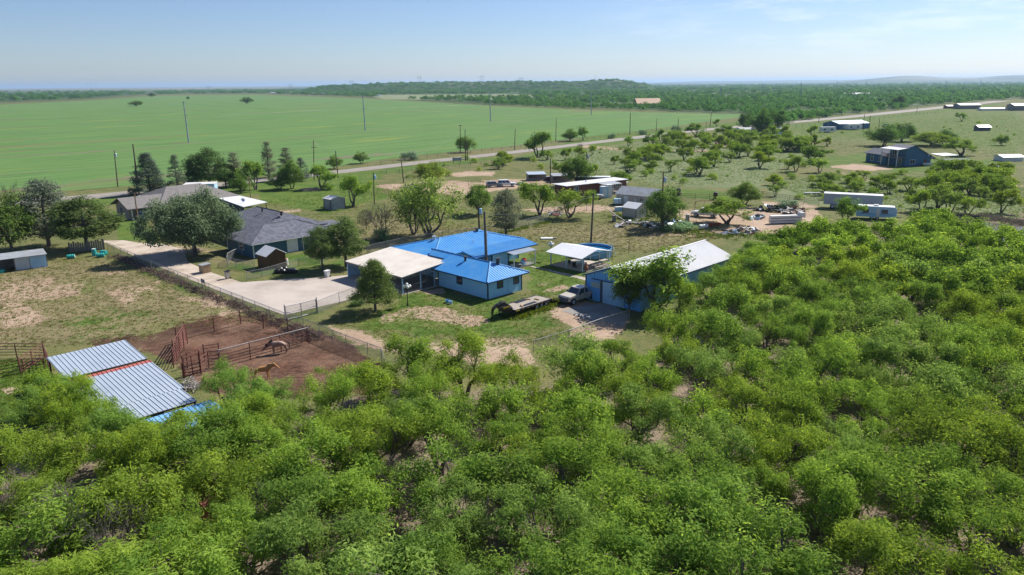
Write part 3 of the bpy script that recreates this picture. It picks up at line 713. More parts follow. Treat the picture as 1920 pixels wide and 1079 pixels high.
TREES = [  # kind, name, label, x, foot row, top row, width, colour
 ('oak','oak_tree','broad grey-green live oak shading the gravel drive',366,478,362,156,(.84,.94,.88)),
 ('broad','pecan_tree','round dark green shade tree behind the tin-sided shed',22,474,362,110,(.62,.72,.8)),
 ('juniper','juniper_tree','old juniper with dead grey boughs beside the round shade tree',92,462,336,92,(1.0,1.0,1.15)),
 ('bare','bare_tree','leafless grey tree beyond the round shade tree',6,420,338,60,(1,1,1)),
 ('pine','pine_tree','bushy dark pine above the turquoise barrels',164,468,368,112,(.72,.78,.75)),
 ('cedar','cedar_tree','dense conical cedar beside the tall twin power poles',282,364,287,60,(.8,.9,1)),
 ('cedar','cedar_tree','small ragged cedar standing by itself next to the road',333,350,290,36,(.85,.95,1)),
 ('pine','pine_tree','tall ragged pine above the pale blue trailer house',394,356,279,76,(.62,.75,.8)),
 ('sparse','cedar_tree','half-dead grey cedar between the ragged pine and the green roadside trees',443,350,286,46,(1.2,1.1,1.1)),
 ('mesqmid','shade_tree','green roadside tree beside the half-dead grey cedar',480,356,300,56,(.75,.85,.9)),
 ('sparse','cedar_tree','tallest thin grey cedar with a power pole in it',505,334,266,36,(1.1,1.05,1.05)),
 ('sparse','cedar_tree','grey pointed cedar over the dark roadside tree',540,338,277,40,(1.0,1.0,1.0)),
 ('broad','shade_tree','dark open roadside tree under the grey pointed cedar',548,354,300,52,(.72,.85,.9)),
 ('cedar','cedar_tree','slim dark cedar between the ragged cedar and the ragged pine',362,353,302,28,(.75,.88,.95)),
 ('pine','pine_tree','small dark pine tucked behind the flat white carport',424,352,306,40,(.62,.78,.78)),
 ('cedar','cedar_tree','bluish pointed cedar behind the dark open roadside tree',566,340,296,32,(.85,.95,1.05)),
 ('broad','shade_tree','low dark crown between the road and the flat white carport',452,362,326,44,(.62,.78,.8)),
 ('broad','shrub','dense dark green bush at the road between two cedars',525,356,325,44,(.6,.75,.8)),
 ('mesqmid','shade_tree','pale green tree on the lawn beside a brush heap',603,354,309,56,(.85,.95,1)),
 ('broad','shade_tree','rounded bush at the field edge beside a thin pole',628,317,291,30,(.65,.8,.8)),
 ('broad','shade_tree','single round tree across the road at the crop edge',677,307,284,28,(.72,.85,.85)),
 ('mesqmid','shade_tree','bright green shade tree on the lawn behind the grey storage shed',663,387,328,62,(.85,.95,.95)),
 ('darkshrub','shrub','low wide dark bush on the crop side of the road',770,300,283,36,(.8,1,1)),
 ('broad','shade_tree','yellowish rounded tree beside the dirt turnout',806,347,304,66,(1.0,1.0,.8)),
 ('broad','shade_tree','small dark tree behind the pair of poles at the road',873,286,257,36,(.7,.85,.9)),
 ('cotton','cottonwood_tree','tall many-stemmed cottonwood in the meadow behind the blue roofs',806,444,332,128,(1.05,1.1,1.2)),
 ('cotton','cottonwood_tree','slimmer cottonwood leaning beside the many-stemmed one',776,440,344,70,(.95,1.05,1.1)),
 ('bare','bare_tree','grey leafless bush-tree beside the big mesh satellite dish',716,450,384,66,(1,1,1)),
 ('darkshrub','shrub','low green growth round the foot of the leafless bush-tree',718,452,425,36,(1,1.2,1)),
 ('pine','pine_tree','dark round pine over the lawn behind the parking pad, shorter of two',605,508,424,62,(.82,.9,.9)),
 ('pine','pine_tree','dark round pine over the lawn behind the parking pad, taller of two',649,500,408,80,(.85,.92,.9)),
 ('conepine','pine_tree','lone pine in front of the white carport roof',704,584,486,78,(1,1,.9)),
 ('broad','shade_tree','shade tree near the dirt turnaround and the white family car',897,402,346,56,(.7,.85,.9)),
 ('juniper','juniper_tree','grey-tipped juniper behind the blue main roof',949,441,356,56,(1.15,1.1,1.1)),
 ('mesqmid','shade_tree','wide shade tree casting shade on the fence behind the blue roofs',1012,404,342,78,(.78,.85,.85)),
 ('mesqmid','shade_tree','open shade tree in front of the white-roofed trailer house',1068,408,356,80,(.9,.92,.9)),
 ('broad','shade_tree','dark spreading tree among the scrap beside the small tan shed',1243,428,354,82,(.6,.75,.8)),
 ('mesqmid','shade_tree','spreading tree over the wreckage in the scrap yard',1364,420,374,92,(.82,.88,.8)),
 ('broad','shade_tree','round tree on the fence at the back of the scrap yard',1396,384,342,66,(.72,.82,.8)),
 ('broad','shade_tree','dense dark tree beside the white-roofed trailer house',1081,350,293,66,(.62,.75,.75)),
 ('mesqmid','shade_tree','large dark mesquite clump beside the road beyond the dirt turnout',1010,296,248,64,(.55,.65,.75)),
 ('broad','shade_tree','field-edge tree, rounder of a pair across the road',1068,265,242,34,(.7,.85,.9)),
 ('mesqmid','shade_tree','field-edge tree, slimmer of a pair across the road',1093,264,238,20,(.7,.85,.9)),
 ('mesqmid','mesquite_tree','tall feathery mesquite standing in front of the blue workshop',1229,585,470,146,(.86,.92,.95)),
 ('broad','shade_tree','dark bushy tree against the blue workshop doors',1180,584,498,62,(.62,.7,.6)),
 ('mesqmid','shade_tree','dark tree in front of the travel trailer',1586,420,370,54,(.72,.85,.85)),
 ('broad','shade_tree','big rounded tree beyond the far blue house, bluish green',1656,274,234,62,(.55,.75,.85)),
 ('broad','shade_tree','dark tree behind the far blue house',1690,266,234,52,(.5,.68,.75)),
 ('broad','shade_tree','yellow-green clump of brush behind the far blue house',1745,274,250,70,(.95,1,.8)),
 ('broad','shade_tree','dark crown in the brush line behind the far blue house',1770,272,246,46,(.55,.72,.75)),
 ('mesqmid','shade_tree','flat-topped tree beyond the open shade frame of the far blue house',1802,292,262,54,(.85,.9,.9)),
 ('mesqmid','shade_tree','rounded tree beside the drive of the far blue house',1524,305,274,58,(.6,.7,.75)),
 ('mesqmid','shade_tree','small bright tree at the end of the far house drive',1536,324,298,36,(.9,1,.9)),
 ('broad','shade_tree','round lone bush in the open pasture past the far blue house',1877,273,255,24,(.8,.95,.85)),
 ('mesqmid','shade_tree','lone small tree in the far open pasture',1803,228,213,20,(.75,.9,.9)),
 ('broad','shade_tree','dark round tree beside the road crest',1684,203,182,22,(.4,.6,.65)),
 ('broad','shade_tree','lone tree standing out in the green crop field',256,200,188,26,(.6,.75,.75)),
 ('broad','shade_tree','lone tree at the far edge of the crop field beyond the others',285,182,172,22,(.6,.75,.8)),
 ('broad','shade_tree','lone tree in the crop field near the steel poles',463,195,181,24,(.6,.75,.75)),
 ('broad','shade_tree','tiny tree on the skyline of the crop field',353,187,180,10,(.6,.75,.8)),
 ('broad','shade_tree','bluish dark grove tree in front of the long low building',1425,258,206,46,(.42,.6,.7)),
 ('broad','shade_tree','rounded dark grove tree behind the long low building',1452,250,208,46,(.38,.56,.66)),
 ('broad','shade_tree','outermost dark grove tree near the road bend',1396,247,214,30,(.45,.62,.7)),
 ('darkshrub','shrub','dark roadside bush below the crop field, first past the field-edge pair',1147,260,250,14,(.7,.9,.9)),
 ('darkshrub','shrub','dark roadside bush near the middle crop-side pole',1206,253,244,18,(.7,.9,.9)),
 ('darkshrub','shrub','dark roadside bush at the pole before the bend',1267,247,235,18,(.7,.9,.9)),
 ('mesqmid','shade_tree','dense tree beside the road before the bend',1304,256,232,36,(.6,.72,.72)),
 ('mesqmid','shade_tree','shorter tree at the foot of the dense roadside tree',1316,266,248,24,(.65,.75,.75)),
 ('mesqmid','shade_tree','small tree across the road at the end of the crop',1344,238,224,16,(.7,.85,.85)),
 ('mesqmid','shade_tree','tree leaning over the dirt loop track',1222,277,252,32,(.7,.82,.8)),
 ('mesqmid','shade_tree','bushy tree at the dirt loop track entrance',1178,276,257,24,(.7,.85,.8)),
 ('mesqmid','shade_tree','tree in front of the road by the crossing pole',1238,266,243,22,(.62,.75,.75)),
 ('mesqmid','shade_tree','rounded tree beside the long low building',1360,263,236,36,(.7,.8,.8)),
 ('bare','bare_tree','grey leafless shrub beside the dirt loop track',1088,284,270,16,(1,1,1)),
 ('darkshrub','shrub','green bush at the foot of the lone pine',670,572,558,26,(1,1.3,.9)),
 ('darkshrub','shrub','bushy shrub between the two shingled houses',466,388,378,28,(1.3,1.7,.9)),
 ('darkshrub','shrub','low green scrub at the scrap yard edge',1276,432,416,60,(1.1,1.4,1.2)),
 ('darkshrub','shrub','small bush under the twin power poles',247,366,350,14,(.6,.8,.8)),
 ('darkshrub','shrub','dark scrub on the scrap heap',1475,392,374,44,(.8,1,1)),
]
for kd, nm, lb, x, y, tp, w, cc in TREES:
    tree_at(kd, nm, lb, 'shrub' if nm == 'shrub' else 'tree', x, y, tp, w, col=cc)

_o4 = G(128, 738)
for k_, (a_, b_, h_, w_) in enumerate([(4.6,-2.6,3.8,4.4),(7.6,-2.9,4.4,5.2),(10.4,-2.6,4.8,5.2),(13.3,-1.6,4.5,4.6),(16.7,-1.3,4.3,4.6),(20.4,0.4,4.3,4.6),(21.4,4.0,4.2,4.6),(19.6,8.6,4.2,4.6),(23.2,-1.4,5.0,5.2),(23.6,5.0,5.0,5.0),(14.5,8.6,4.2,4.6)]):
    x_ = _o4.x + (a_+b_)*math.sqrt(.5); y_ = _o4.y + (b_-a_)*math.sqrt(.5)
    plant('mesq', 'mesquite_tree', 'mesquite of the tight row screening the tin feed sheds', 'tree', (x_,y_), h_, w_, 'mesquites screening the tin feed sheds', ((.98,1.03,.8),(.88,.98,1.1),(1.05,1.03,.72))[k_%3])
_o3 = G(1098, 560)
for k_, (a_, b_, h_, w_) in enumerate([(12.2,3.0,4.2,4.6),(13.0,7.4,4.4,5.0),(13.4,11.8,4.6,5.2),(13.0,16.2,4.8,5.2),(12.4,20.4,5.0,5.2),(10.6,24.5,4.8,5.0)]):
    x_ = _o3.x + (a_+b_)*math.sqrt(.5); y_ = _o3.y + (b_-a_)*math.sqrt(.5)
    plant('mesq', 'mesquite_tree', 'mesquite standing close along the long side wall of the workshop', 'tree', (x_,y_), h_, w_, 'mesquites along the workshop side wall', ((.96,1.02,.9),(.88,.98,1.1))[k_%2])
# ---- the mesquite thicket and the scattered pasture mesquites
def poisson(poly, dmin, n_try, seed, avoid=(), grow=0.0):
    rr = random.Random(seed)
    W = [G(*p) for p in poly]; xs = [w.x for w in W]; ys = [w.y for w in W]
    P = [(w.x, w.y) for w in W]
    def inside(x, y):
        c = False
        for (ax, ay), (bx, by) in zip(P, P[1:]+P[:1]):
            if (ay > y) != (by > y) and x < (bx-ax)*(y-ay)/(by-ay)+ax: c = not c
        return c
    pts, cell = [], {}
    for _ in range(n_try):
        x, y = rr.uniform(min(xs), max(xs)), rr.uniform(min(ys), max(ys))
        if not inside(x, y): continue
        d = dmin + grow*max(0, y-60)
        if any((x-a)**2+(y-b)**2 < (r+d*0)**2 for a, b, r in avoid): continue
        k = (int(x//10), int(y//10))
        if any((x-a)**2+(y-b)**2 < d*d for i in (-1,0,1) for j in (-1,0,1) for a, b in cell.get((k[0]+i,k[1]+j),())): continue
        pts.append((x, y)); cell.setdefault(k, []).append((x, y))
    return pts
def clear(x, y, r): g = G(x, y); return (g.x, g.y, r)
THICK = [(-420,985),(-200,965),(40,930),(110,892),(200,880),(262,884),(300,925),(420,900),(455,885),(430,850),(440,836),(500,826),(560,814),(620,798),(690,756),(760,738),(820,730),(890,735),(960,742),(1010,748),(1080,735),(1110,722),(1180,706),(1230,680),(1270,658),(1302,634),(1358,584),(1404,534),(1424,500),(1466,480),(1520,469),(1580,464),(1640,466),(1700,460),(1730,440),(1770,440),(1800,455),(1860,468),(1920,476),(2050,500),(2300,560),(2700,1000),(3000,1500),(2400,1800),(900,1500),(-600,1400)]
pts = poisson(THICK, 3.55, 30000, 5, avoid=[clear(1225,890,2.2), clear(1700,695,3.5), clear(60,925,1.8), clear(1760,640,3.0), clear(400,950,2.0), clear(370,870,2.0), clear(985,660,2)], grow=0.0)
def visible(x, y, m=130):
    a, b = PIX(np.array([x, y, 2.5])); return -m < a < 1920+m and b < 1079+190
pts = [p for p in pts if visible(*p)]
pts.sort(key=lambda p: math.hypot(*p))
AREA = [  # photo rectangle, where that is in words
 ((-200,780,470,2000),'in the thicket below the metal livestock shelters'),
 ((470,640,760,860),'in the thicket bordering the muddy horse corral'),
 ((470,860,760,2000),'deep in the thicket downhill of the horse corral'),
 ((760,600,1130,800),'on the thicket edge facing the gooseneck trailer'),
 ((760,800,1130,2000),'in the thicket middle downhill of the gooseneck trailer'),
 ((1130,400,1420,720),'in the thicket alongside the blue workshop'),
 ((1130,720,1480,2000),'in the thicket below the blue workshop'),
 ((1420,300,1700,620),'in the thicket below the travel trailer'),
 ((1480,620,2600,820),'in the thicket between pond and workshop'),
 ((1480,820,2600,2000),'in the thicket corner farthest from the corral'),
 ((1700,300,2600,620),'in the thicket around the pond'),
]
TONES = [('yellow-green',(1.05,1.03,.84)),('grey-green',(.93,.97,1.18)),('fresh green',(.96,1.02,.92)),('deep green',(.83,.92,.92))]
def mesq_label(a, b, H_, tone, dflt):
    where = next((w for (x0,y0,x1,y1), w in AREA if x0 <= a < x1 and y0 <= b < y1), dflt)
    size = 'tall' if H_ > 4.9 else 'mid-sized' if H_ > 4.2 else 'low'
    return f'{size} {tone} feathery mesquite {where}', f'{size} {tone} mesquites {where}'
tr = random.Random(21)
NEAR_MAX = 175
REST = []
for i, (x, y) in enumerate(pts):
    d = math.hypot(x, y); a, b = PIX(np.array([x, y, 0.0]))
    n_ = math.sin(x*0.11+1.3)*math.cos(y*0.09+.4) + tr.gauss(0,.6)
    tone, cc = TONES[0 if n_ > .55 else 2 if n_ > -.25 else 1 if n_ > -.75 else 3]
    H_ = tr.uniform(3.7, 5.5); W_ = H_*tr.uniform(0.95, 1.3)
    j = tr.uniform(.9,1.1); cc = tuple(min(1.6, v*j) for v in cc)
    if i < NEAR_MAX:
        lb, gr = mesq_label(a, b, H_, tone, 'in the thicket')
        plant('mesq' if d < 95 else 'mesqmid', 'mesquite_tree', lb, 'tree', (x, y), H_, W_, gr, cc)
    else: REST.append((x, y, H_, W_))
print('thicket trees', len(pts), 'rest', len(REST))

def mass(name, label, cat, spots, lod, seed, zfun=None, part_trunks=True, mat=LEAF_MESQ, kind='stuff'):
    """trees past counting, or too far to tell apart, as one object"""
    rng = np.random.default_rng(seed); V, Fc, T = [], [], []; n0 = 0; TV, TF = [], []
    PR = []
    for t, c in PROTO[lod]:
        co = np.empty(len(c.vertices)*3); c.vertices.foreach_get('co', co)
        ti = np.empty(len(c.vertices), np.float32); c.attributes['tint'].data.foreach_get('value', ti)
        PR.append((co.reshape(-1,3), ti))
    for k, sp in enumerate(spots):
        x, y, H_, W_ = sp[:4]; i = rng.integers(len(PR)); co, ti = PR[i]
        a = rng.uniform(0,6.28); c_, s_ = math.cos(a), math.sin(a)
        sx = W_/2/PH[lod][1][i]; sz = H_/PH[lod][0][i]
        v = np.stack([(co[:,0]*c_-co[:,1]*s_)*sx + x, (co[:,0]*s_+co[:,1]*c_)*sx + y, co[:,2]*sz], 1)
        if zfun is not None: v[:,2] += float(zfun(x, y))
        V.append(v); T.append(np.clip(ti + rng.normal(0,.22), -.2, 1.2)); Fc.append(np.arange(n0, n0+len(v)).reshape(-1,4)); n0 += len(v)
    me = bpy.data.meshes.new(name); me.from_pydata(np.concatenate(V), [], np.concatenate(Fc)); me.update()
    at = me.attributes.new('tint','FLOAT','POINT'); at.data.foreach_set('value', np.concatenate(T).astype(np.float32))
    me.materials.append(mat)
    o = mkobj(name, me); tag(o, label, cat, None, kind); return o
if REST: mass('mesquite_thicket', 'mesquite crowns closing up at the far side of the thicket', 'thicket', REST, 'mesqmid', 3).color = (.88,.96,.85,1)

# pasture mesquites between the houses and the road: individuals by area
PAST = [
 ([(1120,300),(1270,262),(1420,268),(1560,270),(1540,300),(1480,330),(1380,345),(1240,335)], 4.2, 'in the rough pasture beyond the scrap yard fence', 62, (3.0,5.4)),
 ([(1330,262),(1480,250),(1560,262),(1500,290),(1400,286)], 5.4, 'in the bushy ground before the long low building', 22, (3.8,6.0)),
 ([(900,330),(960,300),(1110,290),(1230,300),(1230,340),(1160,350),(1100,335),(1000,335)], 6.0, 'around the goat pens by the trailer house', 16, (2.6,4.6)),
 ([(1660,345),(1760,330),(1860,335),(1920,350),(1960,400),(1860,410),(1740,400),(1660,388)], 4.2, 'on the bank above the pond', 28, (3.4,5.4)),
 ([(1440,345),(1560,330),(1700,345),(1690,385),(1560,375),(1450,372)], 6.0, 'in the weedy pasture behind the travel trailer', 14, (2.2,3.8)),
]
for q, (poly, dm, wh, cap, hr) in enumerate(PAST):
    pp = poisson(poly, dm, 6000, 40+q); tr.shuffle(pp)
    pp.sort(key=lambda p: math.sin(p[0]*.16+q)*math.cos(p[1]*.13+2*q) + tr.gauss(0,.45))
    for (x, y) in pp[:cap]:
        H_ = tr.uniform(*hr); W_ = H_*tr.uniform(1.1,1.5)
        n_ = tr.gauss(0,.7); tone, cc = TONES[0 if n_ > .7 else 2 if n_ > -.2 else 1 if n_ > -.8 else 3]
        size = 'big' if H_ > 3.9 else 'small'
        plant('mesqmid', 'mesquite_tree', f'{size} {tone} mesquite {wh}', 'tree', (x, y), H_, W_, f'{size} {tone} mesquites {wh}', tuple(v*.86 for v in cc))
SHR = [([(960,310),(1110,280),(1340,262),(1560,300),(1440,340),(1230,345),(1080,330)], 7.5, 'in the grey weeds of the rough pasture', 46),
       ([(1440,335),(1560,322),(1800,330),(1900,350),(1700,395),(1560,380),(1450,375)], 6.0, 'in the yellow weeds behind the travel trailer', 50),
       ([(1480,250),(1640,235),(1900,225),(1920,290),(1860,300),(1640,270)], 18, 'in the open pasture near the road', 22),
       ([(560,360),(720,350),(730,340),(850,300),(960,292),(960,310),(850,330)], 12, 'along the road verge', 14)]
for q, (poly, dm, wh, cap) in enumerate(SHR):
    pp = poisson(poly, dm, 5000, 60+q); tr.shuffle(pp)
    for (x, y) in pp[:cap]:
        H_ = tr.uniform(.7,1.9); tone, cc = tr.choice(TONES)
        size = 'knee-high' if H_ < 1.1 else 'waist-high' if H_ < 1.5 else 'man-high'
        plant('shrub', 'shrub', f'{size} {tone} shrub {wh}', 'shrub', (x, y), H_, H_*tr.uniform(1.1,1.8), f'{size} {tone} shrubs {wh}', tuple(v*1.0 for v in cc))
print('trees', NTREE[0])

for x, y, tp, w, lb in [(130,1075,900,170,'leafless grey mesquite skeleton at the thicket corner below the feed sheds'),(235,1100,930,150,'bare dead mesquite leaning beside the leafless skeleton'),(45,1010,890,120,'grey dead brush tree at the very corner of the thicket'),(500,1010,900,110,'dead grey mesquite deep in the thicket downhill of the horses'),(740,960,850,90,'bare grey mesquite between green crowns below the corral'),(905,1050,930,100,'leafless mesquite in a shady gap of the thicket middle'),(1190,985,880,100,'dead grey tree beside the sandy gap in the thicket'),(1330,740,665,60,'small dead tree below the blue workshop wall'),(1740,760,690,70,'dead grey tree beside the pale clearing toward the pond'),(1845,1040,920,120,'bare dark tree at the thicket corner under the pond side')]:
    tree_at('bare', 'dead_tree', lb, 'tree', x, y, tp, w)
# ---- woods too far to count
CLEAR = [[(690,178.5),(960,176.5),(1020,180),(960,187),(720,187)],[(1290,180.5),(1450,178.5),(1470,182),(1310,184.5)],[(1430,216),(1480,208),(1570,206),(1560,213),(1470,219)],[(1060,197),(1180,195),(1250,198),(1180,201)],[(1630,196),(1700,193),(1720,196),(1650,200)]]
for c_ in CLEAR: sheet('meadow', c_, .04, MEADOW)
def far_spots(poly, n, seed, hmul=1.0):
    rr = np.random.default_rng(seed); P = np.array(poly, float); out = []
    while len(out) < n:
        px = rr.uniform(P[:,0].min(), P[:,0].max(), 4000); py = rr.uniform(P[:,1].min(), P[:,1].max(), 4000)
        ok = inpoly(px, py, poly) > 0
        for c_ in CLEAR: ok &= inpoly(px, py, c_) < 0
        for a, b in zip(px[ok], py[ok]):
            g = G(a, b); d = math.hypot(g.x, g.y); s = max(1.0, d/750.0)
            h = rr.uniform(3.2,5.6)*min(s,1.5)*hmul
            out.append((g.x, g.y, h, rr.uniform(4.5,7.5)*min(s,4.0)))
            if len(out) >= n: break
    return out
FW = [
 ([(1440,238),(1400,224),(1405,214),(1200,208),(1010,203),(880,195),(760,187),(700,182),(760,178),(1000,178),(1180,176),(1400,172),(1900,163),(2300,160),(2400,165),(1880,188),(1700,205),(1560,218)], 2600),
 ([(700,181),(640,176),(600,166),(700,164),(1180,160),(1400,158.5),(2400,152),(2400,160),(1900,165),(1400,172),(1180,176)], 2600),
 ([(-500,200),(0,193),(170,186),(240,180),(300,177),(300,172),(240,172.5),(0,172),(-500,174)], 700),
 ([(300,178),(480,176),(620,180),(760,186),(760,180),(620,172),(480,168.5),(300,171)], 420),
]
sp = []
for q, (poly, n) in enumerate(FW): sp += far_spots(poly, n, 80+q, 1.5 if q == 2 else 1.15)
# ridge crest
rr = np.random.default_rng(5)
for _ in range(1500):
    a = rr.uniform(575, 1200); D = rr.uniform(2350, 3150); u = (a-CX)/F; x = u*(D*CP+CAMH*SP)
    sp.append((x, D, rr.uniform(3,5.5), rr.uniform(10,22)))
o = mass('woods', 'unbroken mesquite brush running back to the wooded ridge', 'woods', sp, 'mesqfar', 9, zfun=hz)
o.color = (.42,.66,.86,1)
# ------------------------------------------------------------------ buildings
BLUE_ROOF = paint('blue_roof_metal', (0.055,0.29,0.66), 0.46, (0.10,0.33,0.64), 0.55, metal=0.0, spec=0.5, lo=.42, hi=.62)
BLUE_CAP = paint('blue_ridge_metal', (0.13,0.36,0.66), 0.35, spec=0.6)
SIDING = paint('pale_blue_siding', (0.34,0.65,0.88), 0.6, (0.30,0.59,0.81), 0.7)
TRIM_BLUE = paint('navy_trim', (0.012,0.035,0.10), 0.5)
WHITE = paint('white_paint', (0.74,0.74,0.72), 0.55, (0.60,0.60,0.57), 0.8)
WHITE_ROOF = paint('white_metal_roof', (0.72,0.72,0.73), 0.45, (0.64,0.64,0.64), 0.3, spec=0.5)
CREAM_ROOF = paint('weathered_cream_roof', (0.74,0.69,0.62), 0.55, (0.62,0.55,0.48), 0.5)
GALV = paint('bare_galvanised', (0.52,0.58,0.64), 0.4, (0.43,0.49,0.56), 0.5, metal=0.25, spec=0.6)
GALV_OLD = paint('dull_tin', (0.36,0.39,0.42), 0.55, (0.26,0.26,0.26), 0.8, metal=0.15)
RED_TIN = paint('faded_red_tin', (0.40,0.075,0.065), 0.6, (0.52,0.22,0.18), 0.8)
TARP = paint('blue_sheet', (0.10,0.33,0.66), 0.4, (0.24,0.48,0.75), 0.5)
STEEL_DARK = paint('dark_steel', (0.03,0.03,0.034), 0.5, (0.07,0.05,0.04), 2.0)
RUST = paint('rusty_pipe', (0.17,0.055,0.04), 0.8, (0.10,0.04,0.03), 2.0)
PIPE = paint('grey_pipe', (0.40,0.38,0.37), 0.5, (0.26,0.22,0.2), 2.0)
FENCE = paint('galvanised_fence_pipe', (0.34,0.35,0.36), 0.45, (0.22,0.22,0.22), 1.0, metal=0.3)
GLASS = paint('window_glass', (0.035,0.05,0.065), 0.08, (0.06,0.08,0.10), 2.0, spec=0.8)
DARK_AND_SHADE = paint('dark_board_and_shade', (0.10,0.11,0.12), 0.8)  # own dark colour of boards and bodies; shade painted into gaps and openings
TEAL_WALL = paint('dark_teal_siding', (0.035,0.105,0.165), 0.6, (0.045,0.12,0.185), 0.6)
NAVY_WALL = paint('deep_blue_siding', (0.035,0.125,0.215), 0.6, (0.045,0.14,0.24), 0.5)
SHINGLE = paint('slate_shingle', (0.085,0.09,0.115), 0.9, (0.15,0.155,0.19), 1.6, bump=0.35, bscale=5, lo=0.42, hi=0.6)
SHINGLE_BROWN = paint('taupe_shingle', (0.165,0.15,0.145), 0.9, (0.22,0.20,0.19), 1.2, bump=0.3, bscale=5)
BRICK = paint('sandy_brick', (0.36,0.29,0.23), 0.85, (0.28,0.22,0.17), 3.0)
RED_BRICK = paint('red_brown_panel', (0.20,0.075,0.055), 0.8, (0.15,0.06,0.045), 2.0)
TAN = paint('tan_metal', (0.50,0.45,0.38), 0.6, (0.42,0.37,0.31), 0.8)
CEDAR_WOOD = paint('stained_wood', (0.15,0.085,0.038), 0.75, (0.09,0.05,0.025), 2.5)
GREY_WOOD = paint('weathered_boards', (0.25,0.235,0.22), 0.9, (0.15,0.135,0.12), 2.5)
LTBLUE = paint('light_blue_panel', (0.42,0.62,0.78), 0.5, (0.34,0.54,0.70), 0.6)
BARN_BLUE = paint('blue_barn_panel', (0.15,0.45,0.82), 0.5, (0.20,0.50,0.82), 0.35)
BARN_SIDE = paint('pale_barn_panel', (0.28,0.56,0.80), 0.45, (0.42,0.66,0.82), 0.6)
DECK = paint('grey_deck_boards', (0.42,0.37,0.31), 0.85, (0.28,0.24,0.20), 1.6)
BLACK = paint('black_paint', (0.012,0.012,0.013), 0.4, (0.03,0.028,0.026), 2.0)
TYRE = paint('tyre_rubber', (0.014,0.014,0.014), 0.85)
A45 = math.radians(-45)

def wall_lap(mb, p, q, z0, z1, lap=0.19, out=0.03):
    """lapped boards on the outside of a wall running p -> q (outside on the right hand)"""
    p, q = Vector((*p,0)), Vector((*q,0)); d = (q-p).normalized(); n = Vector((d.y,-d.x,0))
    k = max(1, round((z1-z0)/lap)); h = (z1-z0)/k
    for i in range(k):
        a, b = z0+i*h, z0+(i+1)*h
        P = [p+n*out+Vector((0,0,a)), q+n*out+Vector((0,0,a)), q+Vector((0,0,b)), p+Vector((0,0,b))]
        mb.add(P, [(0,1,2,3)]); mb.add([p+Vector((0,0,a)), q+Vector((0,0,a)), P[1], P[0]], [(0,1,2,3)])
    return mb
def wall_rib(mb, p, q, z0, z1, sp=0.3, w=0.05, out=0.035, ztop=None):
    """upright ribs on a sheet-metal wall; ztop(t) gives the top when it slopes"""
    p, q = Vector((*p,0)), Vector((*q,0)); d = (q-p); Ln = d.length; d.normalize(); n = Vector((d.y,-d.x,0))
    k = int(Ln/sp)
    for i in range(k+1):
        t = min(Ln-0.03, 0.03+i*sp); zt = ztop(t/Ln) if ztop else z1
        c = p + d*t + n*(out/2)
        mb.obox((c.x, c.y, (z0+zt)/2), (w, out, zt-z0), Matrix((d, n, (0,0,1))).transposed())
    return mb
def win(parent, p, d, w, h, z, name='window', frame=None, pane=None, out=0.05, bars=1):
    """a window: frame with its glass as a sub-part, on a wall through p running along d (outside on the right)"""
    d = Vector((*d,0)).normalized(); n = Vector((d.y,-d.x,0)); M = Matrix((d, n, (0,0,1))).transposed()
    c = Vector((*p,0)) + n*out
    f = MB(); b = 0.08
    for s in (-1,1):
        f.obox((*(c+d*(s*(w/2)))[:2], z+h/2), (b, 0.07, h+b), M)
        f.obox((c.x, c.y, z+h/2+s*h/2), (w-b-0.004, 0.064, b), M)
    for i in range(bars):
        f.obox((*(c+d*(w*((i+1)/(bars+1)-0.5)))[:2], z+h/2), (0.04, 0.05, h-b), M)
    o = f.build(name, frame or WHITE, parent)
    q = c - n*0.015
    MB().obox((q.x, q.y, z+h/2), (w-b*0.9, 0.02, h-b*0.9), M).build('pane', pane or GLASS, o)
    return o
def door(parent, p, d, w, h, mat, z=0.0, out=0.04):
    d = Vector((*d,0)).normalized(); n = Vector((d.y,-d.x,0)); M = Matrix((d, n, (0,0,1))).transposed()
    c = Vector((*p,0)) + n*out
    o = MB().obox((c.x,c.y,z+h/2), (w,0.06,h), M).build('door', mat, parent)
    k = c + d*(w*0.38) + n*0.06
    MB().ball((k.x,k.y,z+h*0.47), 0.05, 8, 5).build('handle', STEEL_DARK, o); return o
def caps(segs, r, mat, parent, name='ridge_cap'):
    m = MB()
    for a, b in segs: m.tube(a, b, r, r, 6)
    return m.build(name, mat, parent)
def pipevent(parent, c, r=0.12, h=0.5, mat=None, hat=True, name='roof_vent'):
    m = MB().tube((c[0],c[1],c[2]-0.2),(c[0],c[1],c[2]+h), r, r, 10)
    if hat: m.tube((c[0],c[1],c[2]+h),(c[0],c[1],c[2]+h+0.14), r*1.6, r*1.6, 10)
    return m.build(name, mat or STEEL_DARK, parent)
def loc(p, b): return (p[0], p[1], b)

